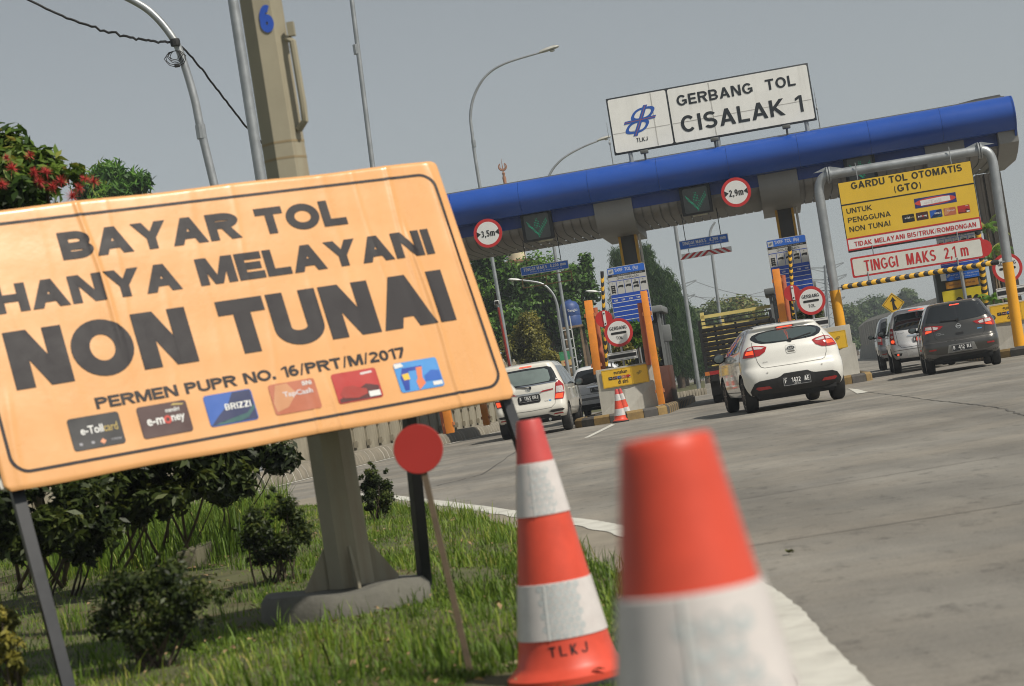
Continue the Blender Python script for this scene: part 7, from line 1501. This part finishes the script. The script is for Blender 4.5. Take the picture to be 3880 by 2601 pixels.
for i in range(16):
    an = 6.283*i/16; mb = MB(); mb.box((1.05*math.cos(an), 1.05*math.sin(an), zb_-.22), (.2, .08, .32), an); mb.build('corbel', TERR, mt)
zf = ztopm-.6; zo = P(*c2_(1160, 1125), 175).z; mb = MB(); mb.lathe([(.24, zf-.4), (.14, zf+.3), (.17, zf+.9), (.10, zf+1.1), (.11, zo-.75), (.15, zo-.6), (.07, zo-.5), (.04, zo-.4)], 12); mb.build('finial', TERR, mt, smooth=40)
mb = MB(); mb.tube([(math.cos(t)*.34, 0, zo+math.sin(t)*.34) for t in np.linspace(R(125), R(415), 20)], [.03+.06*math.sin(math.pi*i/19) for i in range(20)], 6); mb.tube([(0, 0, zo-.4), (0, 0, zo+.7)], [.05, .015], 6)
for sx in (-1, 1): mb.tube([(sx*.0, 0, zo-.3), (sx*.22, 0, zo-.1), (sx*.2, 0, zo+.25)], .035, 6)
mb.build('ornament', TERR, mt)
tk = P(*f6(862, 960), 96); tk.z = 0; m_ = 96/F; z0t = P(*f6(850, 668), 96).z; z1t = P(*f6(835, 492), 96).z; wt = 68*.57*m_*1.02
wk = root('water_tank', 'blue plastic water tank on a rusty ladder tower', 'water tank', tk); TB = M('tank_blue', (.03, .07, .22), .5, var=.1)
rt_ = 66/1.742*m_; mb = MB(); mb.lathe([(rt_*.98, z0t), (rt_, z0t+.1), (rt_, z0t+(z1t-z0t)*.35), (rt_*.97, z0t+(z1t-z0t)*.37), (rt_, z0t+(z1t-z0t)*.4), (rt_*.98, z1t-.35), (rt_*.75, z1t-.15), (rt_*.3, z1t-.06), (rt_*.28, z1t)], 24); mb.build('tank', TB, wk, smooth=40)
link('tank_lettering', text_mesh('Tangki', (-.15, .35, z0t+(z1t-z0t)*.5, z0t+(z1t-z0t)*.62), -rt_-.01, .01), WHITE, wk); RST = M('rusty_frame', (.22, .15, .09), .7, var=.3, scale=4)
for sx in (-1, 1):
    for sy in (-1, 1): mb = MB(); mb.bar((sx*rt_*.8, sy*rt_*.8, 0), (sx*rt_*.8, sy*rt_*.8, z0t), .09); mb.build('tower_leg', RST, wk)
mb = MB(); mb.box((0, 0, z0t-.05), (rt_*2.1, rt_*2.1, .1)); mb.build('platform', RST, wk)
for sx in (-1, 1): mb = MB(); mb.bar((sx*.28-.35, -rt_-.12, 0), (sx*.28-.35, -rt_-.12, z0t+.5), .05); mb.build('ladder_rail', WL, wk)
for i in range(9): mb = MB(); mb.bar((-.63, -rt_-.12, .3+i*(z0t/9)), (-.07, -rt_-.12, .3+i*(z0t/9)), .05); mb.build('ladder_rung', WL, wk)
gp_ = P(*f6(770, 890), 74); m_ = 74/F; gs_ = root('info_sign', 'small green and tan sign with red arrow beside the lamp poles', 'sign', Vector((gp_.x, gp_.y, 0))); w_, h_ = 68/1.742*m_, 105/1.742*m_; z_ = gp_.z
mb = MB(); mb.box((0, 0, z_+h_*.2), (w_, .03, h_*.55)); mb.build('green_panel', M('sign_green', (.04, .22, .10), .5, var=.2, scale=8), gs_); mb = MB(); mb.box((0.02, 0, z_-h_*.25), (w_, .03, h_*.36)); mb.build('tan_panel', M('sign_tan', (.52, .36, .17), .5), gs_); sheet(gs_, 'arrow', [(-.04, z_-h_*.4), (.08, z_-h_*.4), (.08, z_-h_*.22), (.13, z_-h_*.22), (.02, z_-h_*.1), (-.09, z_-h_*.22), (-.04, z_-h_*.22)], REDP, -.02); mb = MB(); mb.tube([(0, .05, 0), (0, .05, z_+h_*.4)], .04, 8); mb.build('post', STEEL, gs_)
text(gs_, 'INFO', (-w_*.3, w_*.3, z_+h_*.22, z_+h_*.34), M('sign_green_pale', (.12, .40, .22), .5), -.02, .01)
cc = P(1882, 1148, 62); m_ = 62/F; cv = root('security_camera', 'white security camera on a thin red pole beside the orange board', 'camera', Vector((cc.x, cc.y, .0))); mb = MB(); mb.tube([(.15, 0, 0), (.02, 0, cc.z-.15)], [.05, .04], 8); mb.build('pole', M('red_pole_paint', (.28, .03, .02), .5), cv); mb = MB(); mb.box((0, 0, cc.z), (.16, .38, .14)); mb.build('housing', WL, cv, bevel=.03, rot=None); mb = MB(); mb.box((0.0, -.2, cc.z-.01), (.12, .03, .10)); mb.build('lens', BLACK, cv); mb = MB(); mb.tube([(.02, 0, cc.z-.18), (0, 0, cc.z-.05)], .03, 6); mb.build('bracket', STEEL, cv)
# right hand concrete barrier, curving away
bw = root('noise_barrier', 'tall grey concrete barrier curving away behind the automatic lane', 'wall'); PB2 = M('barrier_concrete', (.25, .24, .215), .88, var=.2, scale=.8, dirt=.4, dirtcol=(.12, .11, .09), streak=2)
tp = [(f9(346, 748), 165), (f9(400, 705), 152), (f9(470, 680), 140), (f9(560, 655), 127), (f9(650, 628), 114), (f9(740, 600), 103), (f9(830, 572), 92), (f9(910, 545), 84), (f9(1100, 500), 72)]
Q = [P(*p, D) for p, D in tp]
for i in range(len(Q)-1):
    n = max(2, int((Q[i+1]-Q[i]).length/3.0))
    for k_ in range(n):
        a_, b_ = Q[i].lerp(Q[i+1], (k_+.05)/n), Q[i].lerp(Q[i+1], (k_+.95)/n); th = (b_-a_).cross(Vector((0, 0, 1))).normalized()*.15; mb = MB(); vs = []
        for q in (a_, b_):
            for s_ in (-1, 1): vs += [(q+th*s_)[:2]+(1.0,), (q+th*s_)[:2]+(q.z-.25,), (q+th*(s_*.9-1.6))[:2]+(q.z,)]
        mb.add(vs, [(0, 6, 7, 1), (1, 7, 8, 2), (3, 4, 10, 9), (4, 5, 11, 10), (2, 8, 11, 5), (0, 1, 4, 3), (1, 2, 5, 4), (6, 9, 10, 7), (7, 10, 11, 8), (0, 3, 9, 6)]); mb.build('barrier_panel', PB2, bw, smooth=10)
    mb = MB(); d = (Q[i+1]-Q[i]); nn = d.cross(Vector((0, 0, 1))).normalized(); vs = []
    for q in (Q[i], Q[i+1]): vs += [(q-nn*.35)[:2]+(0,), (q-nn*.2)[:2]+(1.0,), (q+nn*.2)[:2]+(1.0,), (q+nn*.45)[:2]+(.0,)]
    mb.add(vs, [(0, 4, 5, 1), (1, 5, 6, 2), (2, 6, 7, 3), (0, 1, 2, 3), (4, 7, 6, 5)]); mb.build('barrier_base', PB2, bw, smooth=10)
dm = P(*f9(597, 592), 78); m_ = 78/F; ds = root('merge_sign', 'yellow diamond merge sign with black arrow before the concrete barrier', 'road sign', Vector((dm.x, dm.y, 0)), -.1); s_ = 42*m_*1.02; z_ = dm.z
mb = MB(); mb.prism([(0, z_+s_), (-s_, z_), (0, z_-s_), (s_, z_)], 0, .02); mb.build('plate', M('diamond_yellow', (.74, .44, .015), .45, var=.05), ds); k_ = s_*.9; link('rim', ring([(0, z_+k_), (-k_, z_), (0, z_-k_), (k_, z_)], [(0, z_+k_*.94), (-k_*.94, z_), (0, z_-k_*.94), (k_*.94, z_)], -.004), BLACK, ds)
q = s_; sheet(ds, 'arrow', [(-.09*q, z_-.55*q), (-.09*q, z_+.25*q), (-.28*q, z_+.18*q), (.02*q, z_+.62*q), (.30*q, z_+.18*q), (.12*q, z_+.25*q), (.12*q, z_-.05*q), (.30*q, z_-.50*q), (.12*q, z_-.55*q), (.05*q, z_-.3*q), (.05*q, z_-.55*q)], BLACK, -.006); mb = MB(); mb.tube([(0, .04, 0), (0, .04, z_)], .04, 8); mb.build('post', STEEL, ds)
# transmission towers and their lines
PYL = M('pylon_steel', (.26, .28, .29), .6, .4, var=.1)
def pylon(label, top, D, hw, arms):
    t = P(*top, D); rt = root('transmission_tower', label, 'pylon', Vector((t.x, t.y, 0)), 0, 'distant transmission towers'); Ht = t.z; out = []
    for sx in (-1, 1):
        for sy in (-1, 1): mb = MB(); mb.bar((sx*hw, sy*hw, 0), (sx*hw*.15, sy*hw*.15, Ht), .22); mb.build('leg', PYL, rt)
    n = 9
    for i in range(n):
        z0, z1 = Ht*i/n, Ht*(i+1)/n; w0, w1 = hw*(1-.85*i/n), hw*(1-.85*(i+1)/n)
        mb = MB(); mb.bar((-w0, -w0, z0), (w1, -w1, z1), .12); mb.bar((w0, -w0, z0), (-w1, -w1, z1), .12); mb.build('brace', PYL, rt)
    for z_, L_ in arms:
        for s_ in (-1, 1): mb = MB(); mb.bar((0, 0, z_*Ht), (s_*L_, 0, z_*Ht+.5), .2); mb.bar((0, 0, z_*Ht-.9), (s_*L_, 0, z_*Ht+.4), .14); mb.build('cross_arm', PYL, rt); out.append(rt.location+Vector((s_*L_, 0, z_*Ht+.2)))
    return out
A1 = pylon('distant lattice pylon between the conifers and the striped sign', f7(122, 440), 330, 1.8, ((.97, 3.4), (.83, 2.8)))
A2 = pylon('distant lattice pylon beside the gantry post', f7(1236, 305), 360, 2.0, ((.97, 3.2), (.84, 3.4), (.72, 3.4), (.60, 2.4)))
for i, (a_, b_) in enumerate(((A1[0], A2[0]), (A1[1], A2[3]), (A1[2], A2[4]), (A1[3], A2[5]))):
    pts_ = [a_.lerp(b_, t)-Vector((0, 0, 3.2*4*t*(1-t))) for t in np.linspace(0, 1, 24)]; mb = MB(); mb.tube(pts_, .05, 5); tag(mb.build('power_line', M('power_line_grey', (.12, .125, .13), .6), smooth=60), 'thin power line sagging between the distant pylons', 'power line', 'power lines between the pylons')
# grass bank and kerb under the conifers
mb = MB(); mb.add([P(*f7(60, 1250), 78)[:2]+(.0,), P(*f7(330, 1215), 80)[:2]+(.0,), P(*f7(340, 1200), 150)[:2]+(.3,), P(*f7(-700, 1300), 150)[:2]+(.3,), P(*f7(-700, 1330), 78)[:2]+(.0,)], [(0, 1, 2, 3, 4)]); tag(mb.build('verge', MATS['verge_soil'], smooth=0), kind='structure')
fk = root('far_kerb', 'low rough kerb below the conifers beyond the gate', 'kerb'); a_, b_ = P(*f7(60, 1255), 76), P(*f7(330, 1225), 78)
a_.z = b_.z = 0
for i in range(12): p0, p1 = a_.lerp(b_, i/12+.004), a_.lerp(b_, (i+1)/12-.004); mb = MB(); mb.bar(p0+Vector((0, 0, .12)), p1+Vector((0, 0, .12)), .25, .3); mb.build('kerb_stone', EDGE, fk, bevel=.03)

# ------------------------------------------------------------------ haze
hz = MB(); hz.box((0, 297, 29), (880, 734, 60)); hm = bpy.data.materials.new('haze_air'); hm.use_nodes = True; nt = hm.node_tree
for n_ in list(nt.nodes):
    if n_.type == 'BSDF_PRINCIPLED': nt.nodes.remove(n_)
pv = nt.nodes.new('ShaderNodeVolumePrincipled'); pv.inputs['Color'].default_value = (.86, .93, 1, 1); pv.inputs['Density'].default_value = .0008; pv.inputs['Anisotropy'].default_value = .2
nt.links.new(pv.outputs[0], nt.nodes['Material Output'].inputs['Volume'])
ho = hz.build('haze', hm, smooth=0); tag(ho, 'thin pale haze filling the air of the whole scene', 'haze', kind='stuff')
